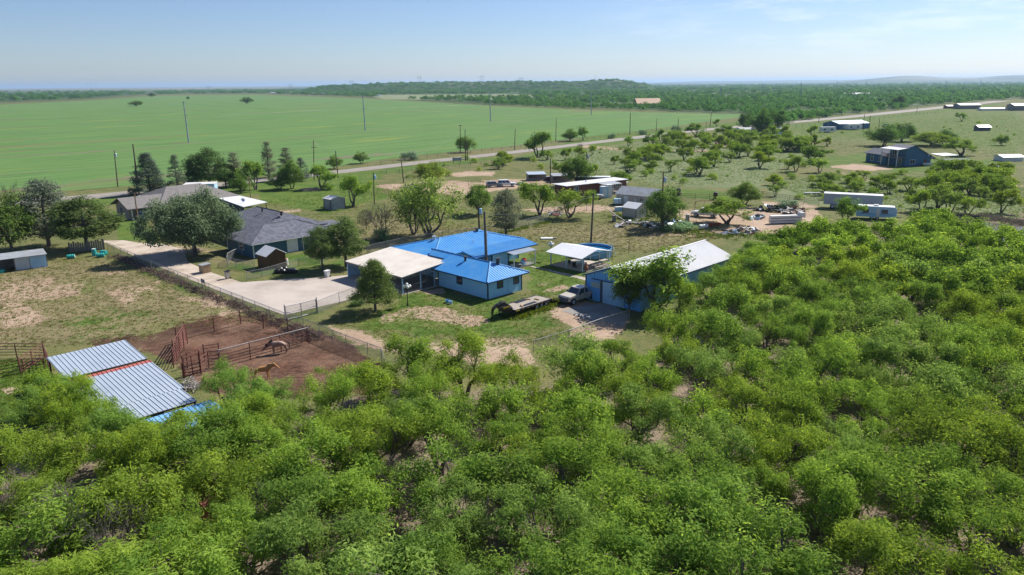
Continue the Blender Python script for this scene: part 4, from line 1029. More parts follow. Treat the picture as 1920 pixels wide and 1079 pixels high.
# ======= the blue-roofed ranch house (long main block, wing at right angles)
O = G(915, 562)
H1 = thing('ranch_house', 'pale blue lap-sided ranch house under bright blue metal hip roofs', 'house', O, A45)
w = MB()
w.box(-9.5,0,0,6,0,2.5)
for p, q in (((-9.6,0),(0,0)),((0,0),(0,6)),((0,6),(-9.6,6))): wall_lap(w, p, q, 0.12, 2.45)
w.box(-21.6,-13.0,2.4,18.7,0,3.0)
wall_lap(w, (-13.0,6.0),(-13.0,18.7), 0.1, 2.9); wall_lap(w, (-13.0,18.7),(-21.6,18.7), 0.1, 2.9)
w.box(-13.0,-10.7,10.9,14.2,0,2.38)
for p, q in (((-13.0,10.9),(-10.7,10.9)),((-10.7,10.9),(-10.7,14.2)),((-10.7,14.2),(-13.0,14.2))): wall_lap(w, p, q, 0.1, 2.38)
wl = w.build('wall', SIDING, H1)
for x, y, z in ((0,0,2.5),(0,6,2.5),(-9.6,0,2.5),(-10.7,14.2,2.4),(-10.7,10.9,2.4),(-13.0,18.7,2.95)): MB().box(x-0.07,x+0.07,y-0.07,y+0.07,0.05,z).build('corner_trim', TRIM_BLUE, H1)
MB().box(-0.02,0.05,3.55,3.62,0.1,2.4).build('downpipe', SIDING, H1)
# wing roof
e0,e1,z0 = -0.75,6.75,2.42
ap, rs, rz_ = (-2.7,3.0,3.82), (-14.6,3.0,3.82), 3.82
f1 = [(-10.2,e0,z0),(0.75,e0,z0),ap,(-10.2,3.0,rz_)]
f2 = [(0.75,e0,z0),(0.75,e1,z0),ap]
f3 = [(0.75,e1,z0),(-10.5,e1,z0),(-14.6,3.0,rz_),ap]
f1b = [(-13.6,1.75,3.32),(-10.2,1.75,3.32),(-10.2,3.0,rz_),(-14.6,3.0,rz_)]
r = MB()
for f, u in ((f1,(0,1,.38)),(f2,(-1,0,.38)),(f3,(0,-1,.38)),(f1b,(0,1,.38))):
    r.slab(f, 0.07); r.ribs(f, u, 0.40, 0.06, 0.045)
# main roof: eaves a -22.6..-12.5, b 1.6..19.6
ml, mr_, mf, mb_ = -22.6,-12.5,1.6,19.6
zr, ze = 4.32, 3.02
rl, rr_ = (-17.55,7.0,zr), (-17.55,14.4,zr)
g1 = [(ml,mf,ze),(mr_,mf,ze),rl]
g2 = [(mr_,mf,ze),(mr_,mb_,ze),rr_,rl]
g3 = [(mr_,mb_,ze),(ml,mb_,ze),rr_]
g4 = [(ml,mb_,ze),(ml,mf,ze),rl,rr_]
for f, u in ((g1,(0,1,.25)),(g2,(-1,0,.25)),(g3,(0,-1,.25)),(g4,(1,0,.25))):
    r.slab(f, 0.07); r.ribs(f, u, 0.40, 0.06, 0.045)
rf = r.build('roof', BLUE_ROOF, H1)
caps([((0.7,e0+.05,z0+.05),ap),((0.7,e1-.05,z0+.05),ap),(ap,rs),((ml,mf,ze+.04),rl),((mr_,mf,ze+.04),rl),(rl,rr_),((mr_,mb_,ze+.04),rr_),((ml,mb_,ze+.04),rr_)], 0.11, BLUE_CAP, rf)
x = MB(); ge = [(mr_-0.25,6.9,ze+0.10),(-9.8,6.9,2.58),(-9.8,mb_,2.58),(mr_-0.25,mb_,ze+0.10)]
x.slab(ge, 0.06); x.ribs(ge, (-1,0,.2), 0.34, 0.10, 0.05)
px_ = x.build('porch_roof', BLUE_ROOF, H1)
fa = MB()
for a, b in (((-10.2,e0,z0-.09),(0.75,e0,z0-.09)),((0.75,e0,z0-.09),(0.75,e1,z0-.09)),((-9.8,6.9,2.48),(-9.8,mb_,2.48)),((-9.8,mb_,2.48),(mr_,mb_,2.9))): fa.tube(a, b, 0.075, 0.075, 4)
fa.build('fascia', TRIM_BLUE, H1)
pt = MB()
win(H1, (-5.3,0), (1,0), 1.0, 1.15, 1.05, frame=TRIM_BLUE, pane=GLASS)
win(H1, (0,2.1), (0,1), 0.95, 1.1, 1.1, frame=TRIM_BLUE); win(H1, (0,5.0), (0,1), 0.9, 1.1, 1.1, frame=TRIM_BLUE)
win(H1, (-13.0,9.2), (0,1), 2.6, 1.3, 0.8, frame=TRIM_BLUE, bars=2); win(H1, (-13.0,16.6), (0,1), 1.6, 1.2, 0.9, frame=TRIM_BLUE)
door(H1, (-13.0,7.2), (0,1), 1.0, 2.05, DARK_AND_SHADE)
# small entry porch
pr = [(-10.75,13.0,2.52),(-8.3,13.0,2.22),(-8.3,17.8,2.22),(-10.75,17.8,2.52)]
m = MB().slab(pr, 0.06).ribs(pr, (-1,0,.12), 0.3, 0.06, 0.035); er = m.build('entry_roof', GALV, H1)
for y in (13.15,17.6): MB().box(-8.5,-8.38,y-0.06,y+0.06,0,2.2).build('porch_post', WHITE, H1)
MB().box(-10.7,-8.4,14.3,17.7,0,0.14).build('porch_floor', CONC_GREY, H1)
rl_ = MB(); rl_.box(-8.5,-8.42,14.6,17.4,0.85,0.92)
for i in range(12): rl_.box(-8.48,-8.44,14.65+i*.245,14.69+i*.245,0.14,0.85)
rl_.build('porch_rail', WHITE, H1)
pipevent(H1, (-6.6,2.2,3.6), 0.16, 0.38); pipevent(H1, (-2.0,3.7,3.62), 0.22, 0.62); pipevent(H1, (-17.9,6.2,4.1), 0.2, 0.45, GALV)
pipevent(H1, (-17.4,14.2,4.35), 0.2, 0.3); pipevent(H1, (-14.3,10.6,3.5), 0.05, 0.5, GALV, False); pipevent(H1, (-0.8,5.1,3.0), 0.05, 0.45, GALV, False)
MB().tube((-10.6,9.9,0),(-10.6,9.9,5.6),0.04,0.04,6).tube((-10.6,9.6,5.6),(-10.6,10.3,5.65),0.03).tube((-10.3,9.9,5.3),(-10.9,9.9,5.3),0.025).build('aerial', GALV, H1)

# carport against the house: cream sheet roof on white posts over a slab
CP_ = thing('carport', 'wide carport with weathered cream metal roof against the blue house', 'carport', O, A45)
c_ = [(-22.5,-6.1,2.34),(-9.45,-6.1,2.34),(-9.45,1.72,3.12),(-22.5,1.72,3.12)]
MB().slab(c_,0.07).ribs(c_, (0,1,.1), 0.3, 0.07, 0.04).build('roof', CREAM_ROOF, CP_)
m = MB(); m.box(-22.4,-9.5,-6.05,-5.93,2.05,2.26); m.box(-9.62,-9.5,-5.9,-0.2,2.2,2.34); m.box(-22.4,-22.28,-5.9,1.6,2.2,2.34); m.build('beam', GREY_WOOD, CP_)
for x, y in ((-22.2,-5.9),(-18.0,-5.9),(-13.8,-5.9),(-9.65,-5.9),(-9.65,-3.0),(-9.65,-0.7),(-22.2,-2.0)): MB().box(x-.07,x+.07,y-.07,y+.07,0,2.28).build('post', LTBLUE, CP_)
MB().box(-22.5,-9.4,-6.2,2.3,0.0,0.06).build('floor_slab', CONC, CP_)
MB().box(-22.3,-20.0,1.0,1.2,0.06,2.6).build('wall', LTBLUE, CP_); MB().box(-22.35,-22.25,-5.8,-3.5,0.06,2.1).build('wall', LTBLUE, CP_)
m = MB()
for p, q in (((-9.6,-5.8),(-9.6,-3.1)),((-9.6,-2.9),(-9.6,-0.8))):
    m.tube((*p,1.05),(*q,1.05),0.035); m.tube((*p,0.2),(*q,0.2),0.03); m.tube((*p,2.0),(*q,2.0),0.03)
m.tube((-9.6,-1.9,0.1),(-9.6,-1.9,2.0),0.04)
m.tube((-13.7,-5.95,1.0),(-9.7,-5.95,1.0),0.035)
m.build('side_rail', FENCE, CP_)
for i,(p, L_) in enumerate((((-9.57,-5.8),2.7),((-9.57,-2.9),2.1))):
    s = MB().poly([(0,0,0.1),(L_,0,0.1),(L_,0,2.0),(0,0,2.0)]).build('screen', wiremat('insect_screen', (0.05,0.055,0.06), 0.03, 0.30) if i == 0 else bpy.data.materials['insect_screen'], CP_)
    s.location = (*p, 0); s.rotation_euler = (0,0,math.pi/2)

# ======= open picnic shelter
O2 = G(1092, 512)
K2 = thing('picnic_shelter', 'white gabled picnic shelter on four posts next to the round pool', 'shelter', O2, A45)
a0,a1,b0,b1,ez,rz2 = -6.55,0.3,-0.55,6.5,2.16,2.95; bm_ = 2.95
s1 = [(a0,b0,ez),(a1,b0,ez),(a1,bm_,rz2),(a0,bm_,rz2)]; s2 = [(a1,b1,ez),(a0,b1,ez),(a0,bm_,rz2),(a1,bm_,rz2)]
MB().slab(s1,.06).slab(s2,.06).ribs(s1,(0,1,.2),.45,.05,.02).ribs(s2,(0,-1,.2),.45,.05,.02).build('roof', WHITE_ROOF, K2)
m = MB()
m.box(a0+.1,a1-.1,b0+.35,b0+.45,ez-.06,ez+.03); m.box(a0+.1,a1-.1,b1-.45,b1-.35,ez-.06,ez+.03)
for x in (a1-.15, a0+.15, -3.1): m.tube((x,b0+.5,ez),(x,b1-.5,ez),.05,.05,4); m.tube((x,b0+.5,ez),(x,bm_,rz2-.1),.05,.05,4); m.tube((x,b1-.5,ez),(x,bm_,rz2-.1),.05,.05,4)
m.build('truss', LTBLUE, K2)
for x, y in ((0,0),(-6.2,0.2),(0,6.0),(-6.2,6.0),(-3.1,0.1)): MB().box(x-.07,x+.07,y-.07,y+.07,0,ez).build('post', GALV, K2)
MB().box(-6.3,0.2,0.3,6.4,0,.08).build('floor_slab', CONC, K2)

# ======= blue workshop barn
O3 = G(1098, 560)
B3 = thing('workshop_barn', 'long blue metal workshop with a white ribbed gable roof', 'barn', O3, A45)
Wd, Ln, ez3, rz3, rx3 = 8.2, 21.0, 3.12, 4.62, 3.9
w = MB().extrude([(0,0),(Wd,0),(Wd,ez3),(rx3,rz3),(0,ez3)], 'y', 0.02, Ln)
w.build('wall', BARN_BLUE, B3)
wall_rib(MB(), (0,0),(Wd,0), 0.05, 3, 0.42, 0.05, 0.04, ztop=lambda t: ez3+(rz3-ez3)*(t*Wd/rx3 if t*Wd < rx3 else (Wd-t*Wd)/(Wd-rx3))-0.06).build('front_rib', BARN_BLUE, B3)
m = MB().box(Wd,Wd+.05,0.1,Ln-.1,0.05,ez3-.05); wall_rib(m, (Wd+.05,0.1),(Wd+.05,Ln-.1), 0.05, ez3-.06, 0.3, .07, .05); m.build('side_cladding', BARN_SIDE, B3)
q1 = [(Wd+.3,-.3,ez3-.1),(Wd+.3,Ln+.3,ez3-.1),(rx3,Ln+.3,rz3+.06),(rx3,-.3,rz3+.06)]
q2 = [(-.3,Ln+.3,ez3-.06),(-.3,-.3,ez3-.06),(rx3,-.3,rz3+.06),(rx3,Ln+.3,rz3+.06)]
r = MB().slab(q1,.06).slab(q2,.06).ribs(q1,(-1,0,.35),.32,.10,.055).ribs(q2,(1,0,.35),.32,.10,.055).build('roof', WHITE_ROOF, B3)
caps([((rx3,-.3,rz3+.07),(rx3,Ln+.3,rz3+.07))], .13, WHITE_ROOF, r)
f = MB()
for a, b in (((-.3,-.32,ez3-.1),(rx3,-.32,rz3)),((rx3,-.32,rz3),(Wd+.3,-.32,ez3-.14)),((-.3,-.3,ez3-.1),(-.3,Ln,ez3-.1)),((rx3,Ln+.32,rz3),(Wd+.3,Ln+.32,ez3-.14)),((Wd+.3,-.3,ez3-.15),(Wd+.3,Ln+.3,ez3-.15))): f.tube(a,b,.075,.075,4)
f.box(-.06,.06,-.06,.06,0,ez3); f.build('trim', TRIM_BLUE, B3)
MB().box(2.35,2.72,-.1,-.05,0,2.75).build('doorway', DARK_AND_SHADE, B3)  # dark panel over the door gap, the shade inside put into its colour
m = MB().box(2.75,6.0,-.13,-.07,0.03,2.75); wall_rib(m, (2.75,-.13),(6.0,-.13), .03, 2.75, .42, .05,.03); dr = m.build('sliding_door', LTBLUE, B3)
MB().box(1.0,6.4,-.2,-.14,2.76,2.86).build('door_track', STEEL_DARK, B3)
SIGNM = paint('sun_faded_panel', (0.42,0.47,0.36), 0.7, (0.34,0.42,0.42), 1.5)
MB().box(0.9,2.25,-.085,-.05,1.72,2.42).build('patch', SIGNM, B3)

# ======= livestock shelters by the corral
O4 = G(128, 738)
def lean_to(name, label, cat, a0,a1,b0,b1,z0,z1, mat, posts=True, rib=.36, rw=.036, rh=.03, dark=None):
    t = thing(name, label, cat, O4, A45)
    f = [(a0,b0,z0),(a1,b0,z1),(a1,b1,z1),(a0,b1,z0)]
    r = MB().slab(f,.05).build('roof', mat, t)
    MB().ribs([(p[0],p[1],p[2]+.004) for p in f],(1,0,.0),rib,rw,rh).build('seam', dark or mat, r)
    if posts:
        k = 0
        for y in (b0+.15,(b0+b1)/2,b1-.15):
            for x, z in ((a0+.15,z0),(a1-.15,z1)): MB().box(x-.06,x+.06,y-.06,y+.06,0,z-.06).build('post', STEEL_DARK, t)
        m = MB()
        for x, z in ((a0+.15,z0),(a1-.15,z1)): m.box(x-.05,x+.05,b0,b1,z-.2,z-.07)
        for y in (b0+.1,b1-.1): m.tube((a0,y,z0-.12),(a1,y,z1-.12),.05,.05,4)
        m.build('purlin', STEEL_DARK, t)
    return t
SEAM_SHADE = paint('blue_grey_seam_shade', (0.13,0.20,0.31), 0.5)  # dark tone paints the ribs' shaded sides onto the seams
T1 = lean_to('livestock_shelter','open steel shelter with shiny ribbed tin roof at the corral corner','shelter', -2.8,2.75,-.6,6.0,2.78,2.36, GALV, dark=SEAM_SHADE)
for z in (.4,.8,1.2): MB().tube((-2.6,-.5,z),(2.6,-.5,z),.03).build('side_rail', RUST, T1)
T2 = lean_to('livestock_shelter','ribbed tin shelter with a faded red strip along its upper edge','shelter', 3.55,10.6,-.6,6.1,2.22,1.82, GALV, dark=SEAM_SHADE)
fr = [(2.95,-.5,2.24),(3.6,-.5,2.2),(3.6,6.15,2.2),(2.95,6.15,2.24)]
MB().slab(fr,.04).ribs(fr,(1,0,0),.36,.08,.05).build('ridge_strip', RED_TIN, T2)
MB().box(2.98,3.04,.2,1.8,0,1.5).build('side_panel', TRIM_BLUE, T2)
T3 = lean_to('feed_shed','pale tin-roofed feed shed half hidden under mesquites','shed', 11.3,14.4,.4,5.6,2.1,2.0, GALV, dark=SEAM_SHADE)
T4 = lean_to('feed_shed','bright blue sheeted shed roof among the mesquite crowns','shed', 14.8,18.4,1.2,6.6,1.9,1.7, TARP, dark=SEAM_SHADE)
MB().box(18.1,18.25,1.4,6.4,0,1.6).build('wall', TARP, T4)

# ======= blue-grey shingled house
O5 = G(473, 484)
H5 = thing('shingled_house', 'dark teal house with charcoal shingle hip roof and white trim', 'house', O5, A45)
w = MB().box(-8.4,0.75,0,14.6,0,2.35).box(-22,-5,4.5,16,0,2.6); w.build('wall', TEAL_WALL, H5)
e = [(-9.2,-.55,2.38),(1.35,-.55,2.38),(1.35,15.2,2.38),(-9.2,15.2,2.38)]; q1_, q2_ = (-3.95,4.6,4.25), (-3.95,10.2,4.25)
r = MB()
for f in ([e[0],e[1],q1_],[e[1],e[2],q2_,q1_],[e[2],e[3],q2_],[e[3],e[0],q1_,q2_]): r.slab(f,.12)
e2 = [(-23,3.6,2.7),(-4.6,3.6,2.7),(-4.6,16.6,2.7),(-23,16.6,2.7)]; p1_, p2_ = (-17.6,10.1,5.0), (-7.9,10.1,5.0)
for f in ([e2[0],e2[1],p2_,p1_],[e2[1],e2[2],p2_],[e2[2],e2[3],p1_,p2_],[e2[3],e2[0],p1_]): r.slab(f,.12)
rf = r.build('roof', SHINGLE, H5)
caps([(q1_,q2_),(p1_,p2_),(e[1],q1_),(e2[1],p2_),(e[2],q2_)], .09, SHINGLE, rf)
g = MB()
for a, b in ((e[0],e[1]),(e[1],e[2]),(e[2],e[3]),(e2[0],e2[1])): g.tube((a[0],a[1],a[2]-.1),(b[0],b[1],b[2]-.1),.075,.075,4)
for x, y in ((0.72,0.0),(0.78,14.5),(-8.35,0.0)): g.box(x-.07,x+.07,y-.07,y+.07,0,2.3)
g.build('gutter', WHITE, H5)
win(H5, (-3.3,0), (1,0), 1.5, 1.25, .9); door(H5, (0.75,6.6), (0,1), 1.9, 2.1, WHITE)
for y in (8.5,9.8,12.6): MB().box(.75,.86,y-.06,y+.06,.05,2.2).build('batten', WHITE, H5)
pipevent(H5, (-7.0,9.2,4.9), .2,.35); pipevent(H5, (-13,8.8,4.9), .14,.3)
pr = [(-8.8,15.2,2.5),(-3.2,15.2,2.5),(-3.2,20.0,2.3),(-8.8,20.0,2.3)]
MB().slab(pr,.1).build('porch_roof', SHINGLE, H5)
for x in (-8.6,-3.4): MB().box(x-.07,x+.07,19.8,19.94,0,2.3).build('porch_post', WHITE, H5)
def dish(parent, c, r=0.38, face=(0.3,-0.8,0.5), mat=None):
    n = Vector(face).normalized(); M = n.to_track_quat('Z','Y').to_matrix()
    m = MB().lathe([(0.01,0),(r*.5,r*.06),(r*.85,r*.2),(r,r*.3),(r*.84,r*.24),(r*.5,r*.1),(.012,.03)], 14, c, M)
    m.tube(c, (c[0],c[1],c[2]-.55), .03); p = Vector(c)+n*r*.9; m.tube(Vector(c)+M@Vector((0,-r*.9,r*.25)), p, .015); m.ball(p,.05,6,4)
    return m.build('dish', mat or GALV, parent)
dish(H5, (-3.6,19.2,2.95))

# ======= brown shingled brick house
O6 = G(244, 413)
H6 = thing('brick_house', 'low sandy brick house with long taupe shingle roof near the road', 'house', O6, A45)
w = MB().extrude([(-7.6,0),(-.2,0),(-.2,2.4),(-3.9,4.1),(-7.6,2.4)], 'y', 0.05, 8); w.box(-13,-.6,7,22,0,2.6); w.build('wall', BRICK, H6)
r = MB(); x0,x1,rxx = -9.0,1.5,-3.8
f1_ = [(x1,-.7,2.38),(x1,12,2.38),(rxx,12,4.1),(rxx,-.7,4.1)]; f2_ = [(x0,12,2.38),(x0,-.7,2.38),(rxx,-.7,4.1),(rxx,12,4.1)]
e2 = [(-14,5.6,2.6),(1.4,5.6,2.6),(1.4,23,2.6),(-14,23,2.6)]; p1_, p2_ = (-6.3,10.2,5.2), (-6.3,17.5,5.2)
for f in (f1_,f2_,[e2[0],e2[1],p1_],[e2[1],e2[2],p2_,p1_],[e2[2],e2[3],p2_],[e2[3],e2[0],p1_,p2_]): r.slab(f,.14)
rf = r.build('roof', SHINGLE_BROWN, H6); pipevent(H6, (-2.2,10.5,3.6), .08,.5, GALV)
for y in (0.2,3.6,6.2,9.0): MB().box(1.0,1.16,y-.08,y+.08,0,2.3).build('porch_post', WHITE, H6)
door(H6, (-4.6,0.05), (1,0), 1.0, 2.0, DARK_AND_SHADE); win(H6, (-.2,2.2), (0,1), 1.4,1.1,.9); win(H6, (-.2,5.2), (0,1), 1.4,1.1,.9)
MB().box(-.2,1.3,.3,11,0,.12).build('porch_floor', CONC_GREY, H6)

# ======= flat white carport behind the shingled houses
def gp(x,y,z): g = G(x,y,z); return g
a,b,c,d = gp(400,368.5,2.6), gp(441,365,2.6), gp(501,379,2.5), gp(456,388,2.5)
ctr = (a+b+c+d)/4; W6 = thing('flat_carport', 'flat white-roofed carport between the two shingled houses', 'carport', (ctr.x,ctr.y,0))
o_ = Vector((ctr.x,ctr.y,0)); pp = [p-o_ for p in (d,c,b,a)]
MB().slab(pp,.12).build('roof', WHITE_ROOF, W6)
for p in pp: MB().box(p.x*.95-.07,p.x*.95+.07,p.y*.95-.07,p.y*.95+.07,0,p.z-.1).build('post', STEEL_DARK, W6)
dish(W6, (pp[0].x*.35+1,pp[0].y*.5,3.1), .42)
mm = MB(); u_ = (pp[0]-pp[3]); mm.box(-.1,.1,-.1,.1,0,2.0)
p_, q_ = pp[3]*.9, pp[0]*.9
MB().slab([(p_.x,p_.y,2.3),(q_.x,q_.y,2.3),(q_.x+.15,q_.y+.15,2.3),(p_.x+.15,p_.y+.15,2.3)],2.25).build('wall', DARK_AND_SHADE, W6)

# ======= helper for plain gabled sheds and trailers given by their near corner, heading and size
def gabled(name, label, cat, at, hd, W, Lx, ez, rz, wmat, rmat, over=.2, ridge='y', rib=None, group=None, lap=False, trimm=None):
    """local x across W, y along Lx; ridge along x or y"""
    t = thing(name, label, cat, at, math.radians(hd), group)
    if ridge == 'y': w = MB().extrude([(0,0),(W,0),(W,ez),(W/2,rz),(0,ez)],'y',0,Lx)
    else: w = MB().extrude([(0,0),(Lx,0),(Lx,ez),(Lx/2,rz),(0,ez)],'x',0,W)
    if lap:
        for p, q in (((0,0),(W,0)),((W,0),(W,Lx))): wall_lap(w, p, q, .1, ez, .25, .035)
    elif rib:
        for p, q in (((0,0),(W,0)),((W,0),(W,Lx)),((0,Lx),(0,0))): wall_rib(w, p, q, .05, ez-.04, rib, .05,.03)
    w.build('wall', wmat, t)
    if ridge == 'y':
        k = (rz-ez)/(W/2)
        f1 = [(W+over,-over,ez-k*over),(W+over,Lx+over,ez-k*over),(W/2,Lx+over,rz+.05),(W/2,-over,rz+.05)]; f2 = [(-over,Lx+over,ez-k*over),(-over,-over,ez-k*over),(W/2,-over,rz+.05),(W/2,Lx+over,rz+.05)]
        us = ((-1,0,k),(1,0,k))
    else:
        k = (rz-ez)/(Lx/2)
        f1 = [(-over,-over,ez-k*over),(W+over,-over,ez-k*over),(W+over,Lx/2,rz+.05),(-over,Lx/2,rz+.05)]; f2 = [(W+over,Lx+over,ez-k*over),(-over,Lx+over,ez-k*over),(-over,Lx/2,rz+.05),(W+over,Lx/2,rz+.05)]
        us = ((0,1,k),(0,-1,k))
    r = MB()
    for f, u in ((f1,us[0]),(f2,us[1])):
        r.slab(f,.06)
        if rib: r.ribs(f,u,rib,.05,.035)
    r.build('roof', rmat, t)
    if trimm:
        m = MB()
        for x in (0,W):
            for y in (0,Lx): m.box(x-.06,x+.06,y-.06,y+.06,0,ez-.02)
        m.build('trim', trimm, t)
    return t
GS = gabled('storage_shed','square grey metal storage shed with white roof out on the lawn','shed', G(608,391.5), -47, 3.0, 3.4, 2.35, 2.75, GALV_OLD, WHITE_ROOF, ridge='x', rib=.3, trimm=STEEL_DARK)
MB().box(.5,2.4,-.08,-.04,0,2.0).build('door', GALV_OLD, GS)
WS = gabled('wooden_shed','little stained wood shed with white metal gable roof inside the chain-link run','shed', G(502,507), -45, 0.01+2.9, 3.0, 2.15, 3.0, CEDAR_WOOD, WHITE_ROOF, ridge='x', rib=.35)
WS.location = G(502,507) + Vector((math.cos(A45)*-2.9, math.sin(A45)*-2.9, 0))
MB().box(2.9,2.94,.9,2.1,.05,1.9).build('door', CEDAR_WOOD, WS)
TS = gabled('storage_shed','small tan lap-sided shed with white gable roof beside the scrap','shed', G(1192,412), -45, 3.2, 3.6, 2.2, 3.0, TAN, WHITE_ROOF, ridge='x', lap=True, trimm=STEEL_DARK)
TS.location = G(1192,412) + Vector((math.cos(A45)*-3.2, math.sin(A45)*-3.2, 0))
# larger tan shed with grey roof
LS = gabled('utility_building','tan utility building with low grey gable roof behind the small tan shed','building', G(1155,383), 38-75, 9.2, 5.5, 2.4, 3.7, TAN, GALV_OLD, ridge='x')
MB().box(2.0,2.9,-.08,-.03,0,2.0).build('door', WHITE, LS); win(LS, (6.2,0), (1,0), 1.0,.8,1.1)
# red-brown trailer house with white roof
TH = thing('trailer_house','red-brown trailer house with long white roof and covered stoop','trailer house', G(1062,371), math.radians(36))
MB().box(0,19.5,0,4.3,0.35,2.75).build('wall', RED_BRICK, TH)
MB().slab([(-.4,-.5,2.8),(19.9,-.5,2.8),(19.9,4.8,2.8),(-.4,4.8,2.8)],.12).build('roof', WHITE_ROOF, TH)
MB().box(.1,19.4,.08,4.2,0,.35).build('skirt', GREY_WOOD, TH)
for x in (3.0,16.4): win(TH, (x,0), (1,0), 1.3,1.1,1.2)
win(TH, (19.5,2.2), (0,1), 1.1,1.1,1.2)
MB().slab([(9.4,-3.2,2.45),(15.0,-3.2,2.45),(15.0,-.2,2.75),(9.4,-.2,2.75)],.1).build('stoop_roof', GALV_OLD, TH)
for x in (9.6,12.2,14.8): MB().box(x-.06,x+.06,-3.1,-2.98,0,2.4).build('stoop_post', WHITE, TH)
MB().box(9.4,15,-3.1,-.1,.1,.5).build('stoop_floor', GREY_WOOD, TH); door(TH, (11.2,0), (1,0), .95,2.0, WHITE, .5)
pipevent(TH, (8.2,2.4,2.8), .14,.3, GALV)
m = MB()
for i in range(14): m.box(9.5+i*.4,9.54+i*.4,-3.16,-3.12,.5,1.4)
m.box(9.4,15,-3.18,-3.1,1.4,1.47); m.build('railing', WHITE, TH)
# goat pens
for nm, lb, x, y, W_, h_ in (('animal_pen','low goat pen with pale tin roof beside a parked white car',1005,338,5.2,2.0),('animal_pen','low goat pen with grey roof and white end panel nearer the trailer house',1052,341,5.6,2.0)):
    t = thing(nm, lb, 'pen', G(x,y), math.radians(8))
    MB().slab([(-W_/2,-1.9,h_-.2),(W_/2,-1.9,h_-.2),(W_/2,1.9,h_+.15),(-W_/2,1.9,h_+.15)],.07).build('roof', GALV if x < 1020 else GALV_OLD, t)
    MB().box(-W_/2+.1,W_/2-.1,1.5,1.62,0,h_).box(-W_/2+.1,-W_/2+.22,-1.6,1.5,0,h_-.1).build('wall', GREY_WOOD, t)
    for k in range(3): MB().box(-W_/2+.1+k*(W_/2-.15),-W_/2+.22+k*(W_/2-.15),-1.8,-1.68,0,h_-.25).build('post', GREY_WOOD, t)
    MB().box(W_/2-.9,W_/2-.1,-1.75,-1.68,0,h_-.25).build('end_panel', WHITE if x > 1020 else GREY_WOOD, t)
    MB().box(-W_/2+.1,W_/2-1.0,-1.72,-1.66,.1,.75).build('front_board', GREY_WOOD, t)
t = thing('lean_shed','small open animal shed between the goat pens','shed', G(1030,339), math.radians(-20))
MB().slab([(-1.4,-1,1.0),(1.4,-1,1.4),(1.4,1,1.4),(-1.4,1,1.0)],.06).build('roof', GALV_OLD, t); MB().box(-1.3,1.3,.85,.95,0,1.1).box(1.2,1.3,-.9,.9,0,1.3).build('wall', RED_BRICK, t)
t = thing('well_house','tiny white roofed pump house behind the trailer house','shed', G(1166,355), math.radians(-10))
MB().box(-1.2,1.0,-.8,.9,0,1.7).build('wall', GREY_WOOD, t); MB().slab([(-1.4,-1,1.9),(1.5,-1,1.9),(1.5,1.1,1.75),(-1.4,1.1,1.75)],.07).build('roof', WHITE_ROOF, t); MB().box(.9,1.3,-.9,-.84,0,1.6).build('door', WHITE, t)
t = thing('van_trailer','white-topped dark cargo trailer parked behind the trailer house','trailer', G(1113,351), math.radians(-8))
MB().box(-4.2,4.2,-1.2,1.2,.5,2.6).build('body', DARK_AND_SHADE, t); MB().box(-4.25,4.25,-1.25,1.25,2.6,2.75).build('roof', WHITE_ROOF, t)
for x in (-2.6,-1.7): MB().tube((x,-1.22,.45),(x,-1.0,.45),.42,.42,12).build('wheel', TYRE, t)
# white stacks and tanks by the stoop
for (x,y,h,w_,lb) in ((1132,371,2.6,1.6,'tall pale blue cabinet standing beside the trailer house stoop'),(1141,370,2.9,1.3,'tall white cabinet beside the pale blue one')):
    t = thing('outdoor_cabinet', lb, 'cabinet', G(x,y), math.radians(20)); MB().box(-w_/2,w_/2,-.6,.6,0,h).build('body', LTBLUE if x < 1140 else WHITE, t); MB().box(-w_/2-.06,w_/2+.06,-.66,.66,h,h+.08).build('top', WHITE, t); MB().box(-.45,.35,-.66,-.61,.3,h-.4).build('door', WHITE, t)

# ======= far blue house on the flat
O7 = G(1696, 312.5)
H7 = thing('two_storey_house','deep blue two-storey house with white porch roof alone in the pasture','house', O7, math.radians(13))
w = MB().extrude([(0,0),(9.2,0),(9.2,2.9),(4.4,5.35),(2.6,6.3),(0,5.6)],'y',0,7.0); w.box(-1.2,4.6,7.0,16.5,0,2.9); w.build('wall', NAVY_WALL, H7)
r = MB(); f = [(2.6,-.4,6.42),(2.6,7.3,6.42),(-.3,7.3,5.64),(-.3,-.4,5.64)]; f = [f[3],f[0],f[1],f[2]]; r.slab(f,.12)
f = [(2.6,-.4,6.42),(11.6,-.4,1.9),(11.6,7.3,1.9),(2.6,7.3,6.42)]; r.slab(f,.12)
g = [(-1.8,7.0,2.9),(1.8,7.0,4.4),(1.8,17,4.4),(-1.8,17,2.9)]; r.slab(g,.12); g = [(1.8,7.0,4.4),(5.2,7.0,2.9),(5.2,17,2.9),(1.8,17,4.4)]; r.slab(g,.12)
r.build('roof', SHINGLE, H7)
pr = [(-3.4,-.5,5.25),(.6,-.5,5.75),(.6,7.6,5.75),(-3.4,7.6,5.25)]; MB().slab(pr,.12).build('porch_roof', WHITE_ROOF, H7)
MB().box(-3.2,-.02,-.2,7.2,2.65,2.85).build('balcony_floor', GREY_WOOD, H7)
for y in (0,3.5,7.0): MB().box(-3.2,-3.04,y-.08,y+.08,0,5.2).build('porch_post', WHITE, H7)
m = MB(); m.box(-3.15,-3.08,0,7,3.75,3.83)
for i in range(24): m.box(-3.14,-3.1,i*.3,i*.3+.05,2.85,3.75)
m.build('railing', STEEL_DARK, H7)
